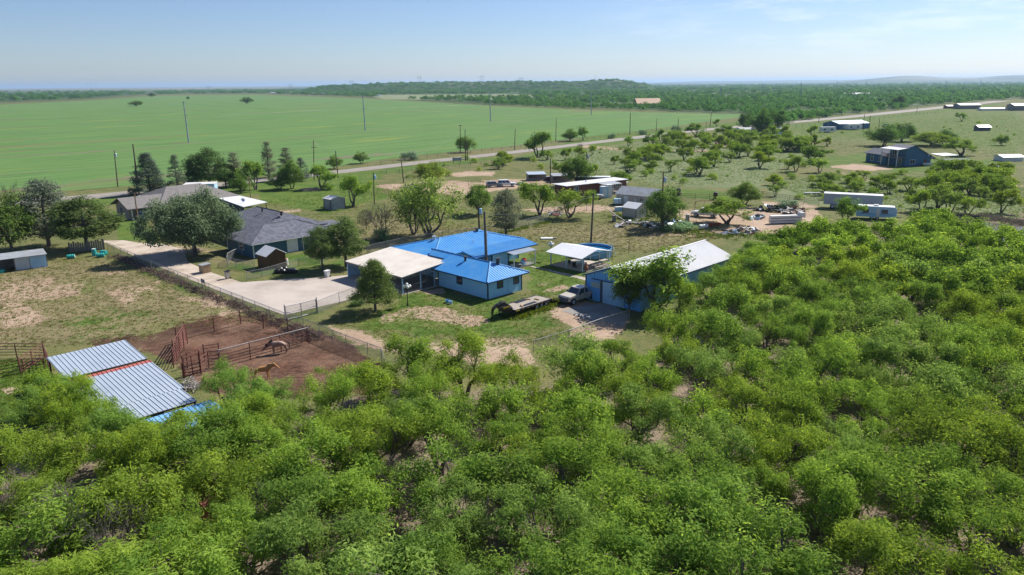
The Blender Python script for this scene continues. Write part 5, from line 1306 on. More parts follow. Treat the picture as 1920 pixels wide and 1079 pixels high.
win(H7, (2.6,0), (1,0), 1.9,1.3,.7); win(H7, (-1.2,9.5), (0,-1), 1.3,1.5,.6); win(H7, (-1.2,13.5), (0,-1), 1.3,1.5,.6); win(H7, (0,2.2), (0,-1), 1.4,2.0,.1); win(H7, (0,5.0), (0,-1), 1.8,1.6,3.2)
MB().box(6.8,7.9,-.06,-.01,0,2.0).build('door', RED_BRICK, H7)
dish(H7, (7.9,-.3,3.3), .45); dish(H7, (9.4,-.3,2.6), .45)
t = thing('patio_cover','flat white patio roof beside the far blue house','shelter', G(1771,306), math.radians(13))
MB().slab([(-3.2,-2,2.6),(3.2,-2,2.6),(3.2,3,2.9),(-3.2,3,2.9)],.1).build('roof', WHITE_ROOF, t)
for x in (-3,3):
    for y in (-1.8,2.8): MB().box(x-.07,x+.07,y-.07,y+.07,0,2.6).build('post', GREY_WOOD, t)
t = thing('shade_canopy','open shade frame with ragged cover beside the patio roof','shelter', G(1792,314), math.radians(6))
MB().slab([(-4.6,-2,2.4),(4.6,-2,2.3),(4.6,2.4,2.5),(-4.6,2.4,2.4)],.05).build('cover', DARK_AND_SHADE, t)
for x in (-4.4,-1.5,1.5,4.4):
    for y in (-1.9,2.3): MB().box(x-.05,x+.05,y-.05,y+.05,0,2.3).build('post', GREY_WOOD, t)
for x,y,w_,h_,mat,lb in ((1741,311.5,2.6,.9,WHITE,'white boat hull on the grass beside the far blue house'),(1776,314.5,2.6,.5,TARP,'blue plastic wading pool beside the far blue house')):
    t = thing('boat' if mat is WHITE else 'wading_pool', lb, 'boat' if mat is WHITE else 'pool', G(x,y), .1)
    if mat is WHITE:
        MB().lathe([(.3,0),(1.0,.15),(1.25,.7),(1.3,.9),(1.15,.9),(.9,.3),(.05,.25)],18,(0,0,0),Matrix.Diagonal((1.7,.7,1))).build('hull', WHITE, t); MB().box(-.9,.9,-.5,.5,.72,.8).build('seat', GREY_WOOD, t)
    else: MB().lathe([(1.6,0),(1.7,.55),(1.62,.55),(1.52,.12),(.05,.1)],20).build('wall', TARP, t); MB().lathe([(1.5,.3),(.02,.3)],20).build('water', PONDM, t)
# ------------------------------------------------------------------ fences
WIRE = wiremat('chain_link_wire', (0.33,0.34,0.35), 0.075, 0.15)
WIRE_OLD = wiremat('field_wire', (0.16,0.14,0.13), 0.16, 0.07)
def fence(name, label, pts, h=1.25, step=3.0, mat=FENCE, wire=WIRE, rail=True, rails=(), group=None, pr=0.035, post_h=None, cat='fence', railr=0.028):
    """posts, a top rail and a woven panel between each pair of corners"""
    P = [Vector((p.x, p.y, 0)) for p in pts]; O_ = P[0]
    t = thing(name, label, cat, O_, 0, group); n = 0
    pm = None
    for a, b in zip(P, P[1:]):
        d = b-a; Ln = d.length; k = max(1, round(Ln/step))
        for i in range(k + (1 if b is P[-1] else 0)):
            q = a + d*i/k - O_; hh = (post_h or h)*R.uniform(.97,1.06)
            if pm is None:
                o = MB().tube((0,0,0),(0,0,(post_h or h)), pr, pr, 6).build('post', mat, t); pm = o.data
            else: o = mkobj('post', pm, None, t)
            o.location = q; o.rotation_euler = (R.gauss(0,.015), R.gauss(0,.015), 0); o.scale = (1,1,hh/(post_h or h))
        m = MB()
        if rail: m.tube(a-O_+Vector((0,0,h)), b-O_+Vector((0,0,h)), railr, railr, 5)
        for z in rails: m.tube(a-O_+Vector((0,0,z)), b-O_+Vector((0,0,z)), railr*.8, railr*.8, 5)
        if m.v: m.build('rail', mat, t)
        if wire is not None:
            s = MB().poly([(0,0,.03),(Ln,0,.03),(Ln,0,h),(0,0,h)]).build('wire_mesh', wire, t)
            s.location = a-O_; s.rotation_euler = (0,0,math.atan2(d.y,d.x))
    return t
fence('chain_link_fence','long chain-link fence with tall weeds following the gravel drive', [G(202,469),G(300,512),G(415,559),G(480,585),G(534,607)], 1.3, 3.0)
fence('chain_link_fence','chain-link fence running down past the muddy corral to the thicket', [G(540,609),G(600,634),G(650,655),G(690,670),G(716,680),G(722,700)], 1.5, 2.9)
fence('chain_link_fence','short slack chain-link fence below the workshop pad', [G(1000,660),G(1066,640),G(1130,616),G(1180,600)], 1.2, 3.4, railr=.035)
fence('chain_link_fence','chain-link yard fence curving behind the blue roofs', [G(690,478),G(760,462),G(830,450),G(885,444),G(948,436),G(1030,415)], 1.5, 3.6)
fence('chain_link_fence','curved pale chain-link dog run in front of the wooden shed', [G(470,474),G(438,486),G(428,492),G(427,500),G(458,506),G(478,508)], 1.4, 1.9, mat=PIPE)
fence('chain_link_fence','low chain-link stretch between wooden shed and parking pad', [G(463,526),G(492,520),G(520,512),G(560,500),G(600,494),G(625,478)], 1.2, 3.0)
fence('chain_link_fence','chain-link stretch between driveway gate and lone pine', [G(596,588),G(637,571),G(668,560)], 1.5, 3.2)
fence('wire_fence','old wire field fence closing the scrap yard from the weedy pasture', [G(1135,368),G(1225,372),G(1330,376),G(1430,370),G(1535,386)], 1.4, 3.4, mat=RUST, wire=WIRE_OLD, rail=False, rails=(.5,.9,1.3))
fence('wire_fence','wire fence dividing the house meadow from the goat pens', [G(680,370),G(760,362),G(900,345),G(1000,352)], 1.3, 4.0, mat=RUST, wire=None, rail=False, rails=(.5,.9,1.25))
fence('wire_fence','post and wire fence along the near verge of the road', [G(700,330),G(840,316),G(960,304),G(1090,290)], 1.3, 5.0, mat=GREY_WOOD, wire=None, rail=False, rails=(.5,.9,1.25), pr=.06)
fence('wire_fence','post and wire fence along the crop side of the road', [G(690,312),G(840,292),G(960,279),G(1100,262),G(1250,244)], 1.2, 6.0, mat=GREY_WOOD, wire=None, rail=False, rails=(.5,.9), pr=.06)
fence('wire_fence','post fence beside the far stretch of road past the bend', [G(1480,240),G(1600,227),G(1760,212)], 1.4, 9.0, mat=GREY_WOOD, wire=None, rail=False, rails=(.7,1.2), pr=.09)
fence('pasture_fence','tall rusty posts standing in a line through the scrap yard', [G(1100,396),G(1160,392),G(1218,410),G(1290,430)], 2.4, 5.5, mat=RUST, wire=None, rail=False, rails=(), pr=.05)
# corral of rusty pipe
fence('corral_fence','long pipe corral fence with grey top rail crossing the mud', [G(413,690),G(470,675),G(528,660),G(580,645)], 1.75, 2.9, mat=RUST, wire=None, rail=False, rails=(.35,.65,.95,1.25), pr=.05, railr=.045)
t = thing('corral_rail','grey steel top rail fixed along the corral posts','rail', G(413,690)); a_, b_ = G(413,690), G(580,645)
MB().tube((0,0,1.78),(b_.x-a_.x,b_.y-a_.y,1.78),.05,.05,6).build('rail', PIPE, t)
for p in (a_, b_): MB().tube((p.x-a_.x,p.y-a_.y,1.5),(p.x-a_.x,p.y-a_.y,1.86),.06,.06,6).build('cap', PIPE, t)
fence('corral_fence','thin post line on the far rim of the muddy corral', [G(332,640),G(402,622),G(452,608),G(494,617),G(540,623),G(576,640)], 1.6, 3.2, mat=RUST, wire=None, rail=False, rails=(.5,1.0,1.4), pr=.06, railr=.035)
fence('corral_fence','rusty pipe panels from the tin shelter to the corral gate', [G(345,712),G(378,704),G(392,690),G(413,688)], 1.65, 2.2, mat=RUST, wire=None, rail=False, rails=(.3,.6,.9,1.2,1.6), pr=.055, railr=.045)
fence('corral_fence','rusty pipe pen fence behind the tin shelter', [G(-40,672),G(32,671),G(85,672),G(98,706)], 1.5, 2.6, mat=RUST, wire=None, rail=False, rails=(.3,.6,.9,1.2,1.5), pr=.055, railr=.045)
fence('corral_fence','low rusty pen rails on the grass beside the tin shelter', [G(-20,712),G(46,698),G(85,696)], 1.3, 2.8, mat=RUST, wire=None, rail=False, rails=(.35,.7,1.0,1.3), pr=.05, railr=.045)
fence('corral_fence','rusty pipe alley panels beside the open corral gate', [G(326,690),G(338,664),G(352,644)], 1.8, 2.0, mat=RUST, wire=None, rail=False, rails=(.3,.6,.9,1.2,1.5,1.75), pr=.055, railr=.04)
fence('corral_fence','short rusty cross panel between the corral gates', [G(352,690),G(384,676),G(412,672)], 1.6, 2.0, mat=RUST, wire=None, rail=False, rails=(.4,.8,1.2,1.5), pr=.055, railr=.04)
def gate(name, label, p, q, h, mat, bars=5, cat='gate', lift=.15, wire=None):
    a, b = Vector((p.x,p.y,0)), Vector((q.x,q.y,0)); d = b-a; Ln = d.length
    t = thing(name, label, cat, a, math.atan2(d.y,d.x))
    m = MB()
    for z in (lift, h): m.tube((0,0,z),(Ln,0,z),.05)
    for x in (0,Ln,Ln/2): m.tube((x,0,lift),(x,0,h),.05)
    m.build('frame', mat, t)
    m = MB()
    for i in range(1,bars): m.tube((0,0,lift+(h-lift)*i/bars),(Ln,0,lift+(h-lift)*i/bars),.038)
    m.build('bars', mat, t) if bars > 1 else None
    for x in (-.09,Ln+.09): MB().tube((x,0,0),(x,0,h+.25),.06,.06,8).build('post', mat, t)
    if wire is not None: MB().poly([(0,0,lift),(Ln,0,lift),(Ln,0,h),(0,0,h)]).build('wire_mesh', wire, t)
    return t
gate('drive_gate','wide chain-link swing gate across the mouth of the parking pad', G(537,602), G(594,588), 1.7, FENCE, 2, wire=WIRE)
gate('corral_gate','red pipe corral gate standing open in the mud', G(328,676), G(349,640), 1.9, RUST, 6)
gate('corral_gate','red pipe corral gate closed between pen and corral', G(348,708), G(376,698), 1.9, RUST, 4)
gate('corral_gate','red pipe gate hung at the edge of the tin shelter pen', G(40,700), G(84,672), 1.5, RUST, 5)

# dead weeds grown through the drive fence
def weeds(name, label, line, half, n, h, cols, seed, mat):
    rng = np.random.default_rng(seed); P = [G(*p) for p in line]; C = []
    for a, b in zip(P, P[1:]):
        m_ = int(n*(b-a).length/sum((q-p).length for p, q in zip(P, P[1:])))
        t = rng.uniform(0,1,m_); o = rng.normal(0,half,m_); d = (b-a).normalized()
        C.append(np.stack([a.x+(b.x-a.x)*t-d.y*o, a.y+(b.y-a.y)*t+d.x*o, np.zeros(m_)],1))
    C = np.concatenate(C); k = 16; cl = np.repeat(C,k,0)
    cl = cl + rng.normal(size=cl.shape)*np.array([.28,.28,0]); hh = rng.uniform(.3,1,(len(cl),))*h*np.repeat(rng.uniform(.4,1.2,len(C)),k); cl[:,2] = hh*.5
    nor = rng.normal(size=cl.shape)*np.array([1,1,.25]); me = leaf_mesh(name, cl, nor, rng.uniform(0,1,len(cl)), .42, .10, rng, mat, 0)
    o = mkobj(name, me); o.color = (*cols,1); tag(o, label, 'weeds', None, 'stuff'); return o
DEADW = leafmat('dead_weed', (0.13,0.095,0.075), (0.34,0.26,0.21), 0.15)
GRASSW = leafmat('rank_grass', (0.07,0.115,0.018), (0.19,0.235,0.045), 0.35)
weeds('dead_weeds','brown dead weeds tangled along the driveway fence',[(215,480),(300,516),(415,563),(480,590),(535,610)],.5,260,.62,(1,1,1),1,DEADW)
weeds('dead_weeds','brown stalks at the corral end of the chain-link fence',[(540,612),(580,632),(600,640)],.6,60,.6,(1,1,1),2,DEADW)
weeds('rank_grass','uncut grass grown up round the gooseneck trailer',[(955,597),(1000,586),(1040,572),(1052,562)],.5,130,.55,(1,1,.9),3,GRASSW)
weeds('rank_grass','uncut weeds under the scrap between the fence posts',[(1150,402),(1200,418),(1260,430),(1330,445),(1400,442)],1.6,260,.8,(.8,.95,.9),4,GRASSW)
weeds('rank_grass','tufts along the chain-link fence behind the blue roofs',[(690,479),(830,451),(948,437),(1030,416)],.5,160,.5,(.9,1,.9),5,GRASSW)
weeds('reeds','grey reeds along the pond bank',[(1780,412),(1830,408),(1880,412),(1930,424)],1.8,300,1.1,(1,1,.95),6,leafmat('grey_reed',(0.13,0.12,0.09),(0.25,0.23,0.18),.2))

# ------------------------------------------------------------------ poles and lines
WOODP = paint('creosoted_pole', (0.085,0.062,0.05), 0.9, (0.14,0.10,0.08), 1.0)
WOODB = paint('brown_pole', (0.20,0.115,0.07), 0.9, (0.26,0.16,0.10), 1.0)
STEELP = paint('weathered_steel_pole', (0.33,0.37,0.42), 0.6, (0.25,0.29,0.33), .4)
def lean_top(x, y, xt, yt):
    b = G(x, y); s = PPM(y); h = (y-yt)/s/.985
    for _ in range(4):
        p = PIX(np.array([b.x, b.y, h])); h += (p[1]-yt)/s
    p = PIX(np.array([b.x, b.y, h])); dx = (xt-p[0])/s
    return b, dx, h
TOPS = {}
def pole(key, label, x, y, xt, yt, r=.15, mat=WOODP, arm=None, can=False, insul=False, name='utility_pole', group=None, lamp=False, cat='pole'):
    b, dx, h = lean_top(x, y, xt, yt)
    t = thing(name, label, cat, b, 0, group)
    MB().tube((0,0,-.1),(dx,0,h), r*1.15, r*.72, 8).build('shaft', mat, t)
    ang = math.radians(50+90); u = Vector((math.cos(ang), math.sin(ang), 0))
    if arm:
        for z in (arm if isinstance(arm, tuple) else (arm,)):
            c = Vector((dx*(z), 0, h*z)); w = 1.2 if h < 14 else 2.0
            M = Matrix((u, Vector((-u.y,u.x,0)), (0,0,1))).transposed()
            ar = MB().obox(c, (2*w,.11,.13), M).build('crossarm', mat, t)
            for s_ in (-w+.1,0,w-.1): MB().tube(c+u*s_+Vector((0,0,.05)), c+u*s_+Vector((0,0,.3)), .05,.03,6).build('insulator', GALV, ar)
    if insul: MB().tube((dx,0,h),(dx,0,h+.3),.05,.03,6).build('insulator', GALV, t)
    if can:
        c = Vector((dx*.86+.36,-.1,h*.86)); MB().lathe([(.05,-.5),(.24,-.48),(.26,-.4),(.26,.38),(.2,.46),(.04,.5)],12,c).build('transformer', GALV if can is True else LTBLUE, t)
    if lamp: MB().tube((dx*.9,0,h*.9),(dx*.9+.9,-.3,h*.95),.03).ball((dx*.9+1.0,-.33,h*.93),.14,8,5,(1,1,.6)).build('lamp_arm', GALV, t)
    TOPS[key] = Vector((b.x+dx, b.y, h)); return t
pole('a','dark crop-side pole carrying a pale transformer can',221,351,214,282,can=True)
pole('b','tallest dark pole of the pair beside the conical cedar',261,363,249,270,r=.2,insul=True)
pole('b2','shorter dark pole strapped against the tallest pole',257,362,253,304,r=.17)
pole('c','brown leaning yard pole with a lamp arm in front of the brick house',262,437,252,362,r=.13,mat=WOODB,lamp=True)
pole('c2','thin grey pole behind the brick house roof',277,362,273,312,r=.10)
for k, (x,y,xt,yt,lb) in enumerate([(354,268,344,190,'grey steel transmission pole standing in the crop, tallest in view'),(685,245,680,178,'grey steel transmission pole mid-way along the line in the crop'),(920,228,918,173,'grey steel transmission pole at the far crop edge'),(1109,216,1107,165,'grey steel transmission pole before the tile-roofed house')]):
    pole('s%d'%k, lb, x,y,xt,yt, r=.34, mat=STEELP, arm=(.965,.80,.66) if k == 0 else (.95,.62), name='transmission_pole')
pole('d','reddish pole with crossarm among the roadside trees',589,338,588,263,r=.14,mat=WOODB,arm=.82)
pole('e','plain thin pole by the rounded bush at the crop edge',634,334,629,283,insul=True)
pole('f','thin pole on the near road verge above the dirt turnout',757,343,752,299,insul=True)
pole('g','crop-side pole of the pair next to the small dark tree',863,286,863,234,arm=.97)
pole('h','verge pole of the pair next to the small dark tree',873,302,872,243,insul=True)
pole('h2','short pole by the notice board on the verge',877,302,876,262,r=.11)
pole('i','leaning pole beside the large dark mesquite clump',965,282,966,242)
pole('j','crop-side pole past the large dark mesquite clump',1042,266,1043,223,insul=True)
pole('k','crop-side pole halfway to the bend',1181,253,1182,212,insul=True,r=.2)
pole('l','thinner crop-side pole before the bend',1230,248,1232,222)
pole('m','verge pole standing in front of the road before the bend',1270,260,1272,223,r=.18)
pole('n','leaning pole at the end of the crop with a crossarm',1331,239,1334,212,r=.18,arm=.93)
pole('n2','short pole behind the dense roadside tree',1324,250,1324,228,r=.13)
pole('o','pole on the lawn with a blue can below its top',702,384,700,324,can='b',r=.12)
pole('p','grey pole between the goat pens and a leafy tree',1032,346,1032,297)
pole('q','pole rising through the dense tree by the trailer house',1101,345,1100,286,can=True)
pole('r','tall rusty-brown pole standing in the scrap by the tan shed',1240,430,1244,322,r=.16,mat=WOODB,can=True)
pole('s','yard pole rising behind the round swimming pool',1108,456,1113,362,r=.16)
pole('t','thickest dark pole rising out of the blue house courtyard',913,512,908,397,r=.21)
pole('u','dark pole with a blue can behind the main blue roof',899,446,897,388,r=.16,can='b')
pole('v','slim brown pole behind the flat white carport',470,373,466,330,r=.09,mat=WOODB)
for k,(x,y,xt,yt,lb) in enumerate([(1618,246,1621,215,'thickest pole next to the long metal house across the flat'),(1629,252,1632,217,'pole leaning past the long metal house across the flat'),(1648,240,1649,223,'short pole beside a parked pickup across the flat'),(1535,231,1537,209,'road pole past the dark grove'),(1578,217,1579,199,'road pole before the long metal house'),(1562,245,1562,229,'short pole over the white camper'),(1719,213,1720,199,'lone thin pole along the straight of the far road')]):
    pole('w%d'%k, lb, x,y,xt,yt, r=.17)
for k,(x,y,yt) in enumerate([(1502,192,155),(1570,174,153),(1625,173,154),(1674,178,157),(1350,190,163),(1430,182,157),(1180,175,158),(1775,170,152),(1840,172,150),(1703,170,152)]):
    pole('x%d'%k, 'faint grey transmission pole rising over the far brush', x,y,x-.5 if x<960 else x+.5,yt, r=.5, mat=STEELP, name='far_transmission_pole', group='faint transmission poles over the far brush', arm=.93)
def hframe(label, x, y, yt, group=None, w=5.5):
    b = G(x,y); h = (y-yt)/PPM(y)*1.02; t = thing('transmission_tower', label, 'pylon', (b.x,b.y,0), 0, group)
    k = max(1, b.y/900.)
    for s in (-w/2*k*.5, w/2*k*.5): MB().tube((s,0,0),(s,0,h),.35*k**.6,.28*k**.6,6).build('leg', STEELP, t)
    MB().obox((0,0,h*.86),(w*k,.4*k**.6,.4*k**.6)).build('crossarm', STEELP, t)
    MB().tube((-w/4*k,0,h*.45),(w/4*k,0,h*.72),.18).tube((w/4*k,0,h*.45),(-w/4*k,0,h*.72),.18).build('brace', STEELP, t)
for x,y,yt,lb in [(392,172,158,'two-legged pylon on the far plain beyond the crop field'),(546,172,154,'two-legged pylon standing before the wooded ridge foot'),(660,172,147,'two-legged pylon on the near slope of the wooded ridge'),(787,170,139,'tallest two-legged pylon over the wooded ridge'),(904,168,140,'two-legged pylon over the middle of the wooded ridge'),(977,170,145,'thin two-legged pylon before the butte')]:
    hframe(lb, x, y, yt)
for x,y,yt,lb in [(164,172,155,'first of three bare masts on the crop skyline'),(172,172,154,'middle of three bare masts on the crop skyline'),(180.5,172,153.5,'last of three bare masts on the crop skyline'),(1117,172,140,'thin aerial mast beside the butte')]:
    pole('y%d'%int(x), lb, x,y,x-1,yt, r=.45, mat=STEELP, name='mast', cat='mast')
LINE = paint('bare_conductor', (0.42,0.42,0.42), 0.4, metal=.5)
def span(label, A, B, sag, r=.02, dz=0.0, off=(0,0,0), group=None):
    a, b = A+Vector(off)+Vector((0,0,dz)), B+Vector(off)+Vector((0,0,dz)); n = 12
    o = MB().path([a.lerp(b,i/n)-Vector((0,0,4*sag*(i/n)*(1-i/n))) for i in range(n+1)], r, r, 4).build('overhead_wire', LINE)
    tag(o, label, 'wire', group or ('wires along the road poles' if 'road poles' in label else None))
S_ = [TOPS['s%d'%i] for i in range(4)]
E0 = S_[0] + (S_[0]-S_[1]); E1 = S_[3] + (S_[3]-S_[2])*1.6
seq = [E0]+S_+[E1]
for i,(a,b) in enumerate(zip(seq,seq[1:])):
    for dz, w_ in ((-.7,'top'),(-3.6,'middle'),(-6.4,'low')):
        span(f'{w_} transmission conductor over the crop, span ' + ['leaving the picture','between the first two steel poles','between the middle steel poles','to the pole by the tile-roofed house','running on over the far brush'][i], a, b, 4.5, .035, dz, (1.2 if dz < -1 else 0,0,0))
for seq_, nm_ in ((('d','e','f','h','i'),'verge'),(('g','j','k','n'),'crop-side')):
    for u_, v_ in zip(seq_, seq_[1:]): span(f'thin {nm_} wire sagging between road poles, span {seq_.index(v_)}' if False else f'thin wire sagging along the {nm_} road poles', TOPS[u_], TOPS[v_], 1.1, .022, -.2)
span('slack service wire from the courtyard pole to the yard pole', TOPS['t'], TOPS['s'], 1.0, .015, -.4)
span('slack service wire from the yard pole to the scrap-yard pole', TOPS['s'], TOPS['r'], 1.2, .015, -.4)

# ------------------------------------------------------------------ yard things
GLOBE = paint('opal_globe', (0.82,0.82,0.80), 0.3)
def lamp_post(label, x, y):
    t = thing('garden_lamp', label, 'lamp post', G(x,y)); m = MB().lathe([(.16,0),(.14,.12),(.07,.25),(.055,.9),(.05,2.1),(.06,2.25)],10).build('pole', BLACK, t)
    for a in range(4):
        c = (.36*math.cos(a*1.571+.4), .36*math.sin(a*1.571+.4), 2.32)
        MB().tube((0,0,2.05),c,.03,.025,6).build('arm', BLACK, t); MB().ball((c[0],c[1],c[2]+.15),.19,12,8).build('globe', GLOBE, t, True)
    MB().ball((0,0,2.72),.19,12,8).tube((0,0,2.2),(0,0,2.6),.03).build('globe', GLOBE, t, True)
lamp_post('black garden lamp with five white globes in front of the carport', 764.5, 574)
lamp_post('black garden lamp with five white globes beside the picnic shelter', 1033, 488)
O8 = Vector((12.7,112.4,0)); t = thing('swimming_pool','round above-ground pool with blue liner behind the picnic shelter','pool', O8)
m = MB(); n_ = 40
for r0,r1,za,zb in ((2.95,2.95,0,1.22),): m.lathe([(3.0,0),(3.0,1.2),(3.08,1.22),(3.08,1.28),(2.88,1.28),(2.88,.12),(.05,.1)], n_)
m.build('wall', paint('pool_wall', (0.12,0.34,0.58), .4, (0.2,.42,.62), 1.0), t)
for i in range(14):
    a = 6.283*i/14; MB().obox((3.05*math.cos(a),3.05*math.sin(a),.62),(.1,.16,1.24),None,a).build('upright', WHITE, t)
PW, nt, bs = newmat('pool_water'); bs.inputs['Base Color'].default_value = (0.012,0.13,0.27,1); bs.inputs['Roughness'].default_value = .06; bs.inputs['Specular IOR Level'].default_value = .6
MB().lathe([(2.87,.86),(.02,.87)], n_).build('water', PW, t)
MB().tube((2.9,-.9,1.2),(2.9,-.9,2.0),.03).tube((2.9,-.3,1.2),(2.9,-.3,2.0),.03).tube((3.5,-.9,0),(2.9,-.9,2.0),.03).tube((3.5,-.3,0),(2.9,-.3,2.0),.03).build('ladder', WHITE, t)
def table(label, x, y, hd, L_=1.9, mat=GREY_WOOD, name='picnic_table'):
    t = thing(name, label, 'table', G(x,y), math.radians(hd)); MB().box(-L_/2,L_/2,-.38,.38,.70,.75).build('tabletop', mat, t)
    for s in (-1,1): MB().box(-L_/2,L_/2,s*.75-.14,s*.75+.14,.42,.46).build('bench', mat, t)
    for s in (-1,1):
        m = MB().tube((s*L_*.36,-.7,0),(s*L_*.36,-.15,.7),.05,.05,4).tube((s*L_*.36,.7,0),(s*L_*.36,.15,.7),.05,.05,4).tube((s*L_*.36,-.85,.4),(s*L_*.36,.85,.4),.04,.04,4); m.build('leg', mat, t)
table('long weathered picnic table at the open side of the picnic shelter', 1118,503, 45, 2.2, DECK)
table('second weathered table beside the picnic table in the sun', 1131,497, 45, 1.7, DECK)
t = thing('patio_table','round blue-topped patio table under the picnic shelter','table', G(1084,500)); MB().lathe([(.65,.7),(.65,.74),(.02,.75)],18).build('tabletop', LTBLUE, t); MB().tube((0,0,0),(0,0,.7),.05).lathe([(.3,0),(.28,.04),(.03,.06)],12).build('pedestal', BLACK, t)
for x,y,lb,mat in ((1070,499,'dark patio chair beside the round patio table',BLACK),(1078,505,'dark patio chair facing the pool under the shelter',BLACK),(1094,498,'blue covered chair behind the round patio table',TARP)):
    t = thing('patio_chair', lb, 'chair', G(x,y), R.uniform(0,6)); MB().box(-.27,.27,-.27,.27,.38,.45).build('seat', mat, t); MB().box(-.27,.27,.22,.3,.46,1.0).build('backrest', mat, t)
    for a in (-.24,.24):
        for b in (-.24,.24): MB().tube((a,b,0),(a,b,.4),.025).build('leg', mat, t)
t = thing('chiminea','terracotta chiminea standing by the shelter post','chiminea', G(1098.5,510)); TERRA = paint('terracotta',(0.36,0.13,0.07),.8)
MB().lathe([(.18,0),(.16,.2),(.3,.35),(.36,.6),(.27,.85),(.14,1.0),(.12,1.35),(.15,1.38)],14).build('pot', TERRA, t); MB().obox((-.3,-.2,.55),(.12,.3,.3),None,.6).build('mouth', DARK_AND_SHADE, t)
# T-shaped clothes-line posts
for x,y,lb in ((1179,474,'rusty T-shaped clothes-line post out in the meadow'),(1147.5,487,'plain clothes-line post beside the pool')):
    t = thing('clothesline_post', lb, 'post', G(x,y)); MB().tube((0,0,0),(0,0,2.1),.05).build('post', RUST, t); MB().tube((-.45,.3,2.1),(.45,-.3,2.1),.04).build('crossbar', RUST, t)
t = thing('well_cover','low white concrete slab lying in the meadow behind the blue house','slab', G(1030,448.5)); MB().box(-1.5,.6,-.5,.5,0,.22).build('slab', WHITE, t); MB().lathe([(.35,.22),(.35,.42),(.02,.44)],12,(.95,0,-.2)).build('cap', GREY_WOOD, t)
# bins
def cart(label, x, y, body, lid, hd=0, name='wheelie_bin', h=1.1, w=.62):
    t = thing(name, label, 'bin', G(x,y), math.radians(hd))
    m = MB(); b = [(-w*.40,-w*.36,.08),(w*.40,-w*.36,.08),(w*.40,w*.36,.08),(-w*.40,w*.36,.08)]; c = [(-w*.5,-w*.5,h*.93),(w*.5,-w*.5,h*.93),(w*.5,w*.5,h*.93),(-w*.5,w*.5,h*.93)]
    m.add(b+c,[(3,2,1,0),(4,5,6,7),(0,1,5,4),(1,2,6,5),(2,3,7,6),(3,0,4,7)]).build('body', body, t)
    MB().slab([(-w*.55,-w*.58,h*1.0),(w*.55,-w*.58,h*1.0),(w*.55,w*.6,h*1.06),(-w*.55,w*.6,h*1.06)],.06).build('lid', lid, t)
    for s in (-1,1): MB().tube((s*w*.42,w*.42,.13),(s*w*.52,w*.42,.13),.13,.13,12).build('wheel', TYRE, t)
    return t
cart('tan wheeled bin with dark lid beside the drive', 427, 523, TAN, BLACK, -40)
WB = cart('white wheeled bin at the edge of the parking pad', 614, 520, WHITE, WHITE, -35, h=.95)
t = thing('trash_box','square tan wooden refuse box with grey lid beside the drive','bin', G(385,511), A45); OSB = paint('pale_board',(0.42,0.30,0.17),.8,(0.36,.25,.14),2.0)
MB().box(-.65,.65,-.6,.6,0,1.15).build('body', OSB, t); MB().slab([(-.72,-.68,1.22),(.72,-.68,1.22),(.72,.68,1.3),(-.72,.68,1.3)],.07).build('lid', GALV_OLD, t)
for y in (-.2,.25): MB().box(.65,.68,y-.16,y+.16,.15,1.0).build('door', OSB, t)
# sign on the drive fence (number board)
t = thing('address_sign','small dark sign board with white numerals on the drive fence','sign', G(382,545), math.radians(-45))
MB().box(-.5,.5,-.02,.02,1.05,1.55).build('board', TRIM_BLUE, t)
for x in (-.42,.42): MB().box(x-.03,x+.03,.03,.08,0,1.55).build('post', STEEL_DARK, t)
m = MB(); m.box(-.38,-.30,-.03,-.021,1.15,1.4); m.box(-.08,.10,-.03,-.021,1.2,1.45); m.box(.2,.36,-.03,-.021,1.17,1.48); m.build('numerals', WHITE, t)
# turquoise barrels
TURQ = paint('turquoise_plastic',(0.02,0.36,0.33),.45,(0.03,.30,.29),2.0)
def barrel(label, x, y, lying=None, mat=TURQ, band=WHITE, s=1.0, cat='barrel', name='barrel'):
    t = thing(name, label, cat, G(x,y), math.radians(lying or 0)); M = Matrix.Rotation(math.pi/2,3,'Y') if lying is not None else Matrix.Identity(3)
    c = (0,0,.3*s) if lying is not None else (0,0,0)
    MB().lathe([(.26*s,0),(.29*s,.03*s),(.29*s,.28*s),(.31*s,.3*s),(.31*s,.36*s),(.29*s,.38*s),(.29*s,.62*s),(.31*s,.64*s),(.31*s,.69*s),(.29*s,.71*s),(.29*s,.93*s),(.25*s,.95*s)],16,c,M).build('drum', mat, t)
    MB().lathe([(.235*s,.952*s),(.23*s,.965*s),(.02,.966*s)],16,c,M).build('lid', band, t)
barrel('turquoise barrel lying alone nearest the tin-sided shed',126,486,25,s=1.15)
barrel('turquoise barrel standing upright at the board fence',177.5,480,s=1.2)
barrel('turquoise barrel lying crosswise behind another',200,478,160,s=1.15)
barrel('turquoise barrel lying with its white lid facing out',196,482,200,s=1.15)
# board screen behind the barrels, tin-sided shed
t = thing('board_fence','grey weathered board screen behind the turquoise barrels','fence', G(130,474), 0); a_ = G(130,474); b_ = G(197,468); d = b_-a_; hd = math.atan2(d.y,d.x); t.rotation_euler = (0,0,hd); m = MB(); n_ = int(d.length/.32)
for i in range(n_): m.box(i*.32,i*.32+.27,-.02,.02,0,1.6+R.uniform(-.25,.25))
m.build('boards', GREY_WOOD, t)
for x in (0,d.length/2,d.length-.1): MB().box(x,x+.1,.03,.13,0,1.7).build('post', GREY_WOOD, t)
t = thing('tin_shed','long low open shed with grey roof and tin front panels','shed', G(-14,514), 0); a_, b_ = G(-14,514), G(90,500); d = b_-a_; t.rotation_euler = (0,0,math.atan2(d.y,d.x)); L_ = d.length
MB().slab([(-1,-.5,2.0),(L_+.1,-.5,2.0),(L_+.1,3.2,2.25),(-1,3.2,2.25)],.08).build('roof', GALV_OLD, t)
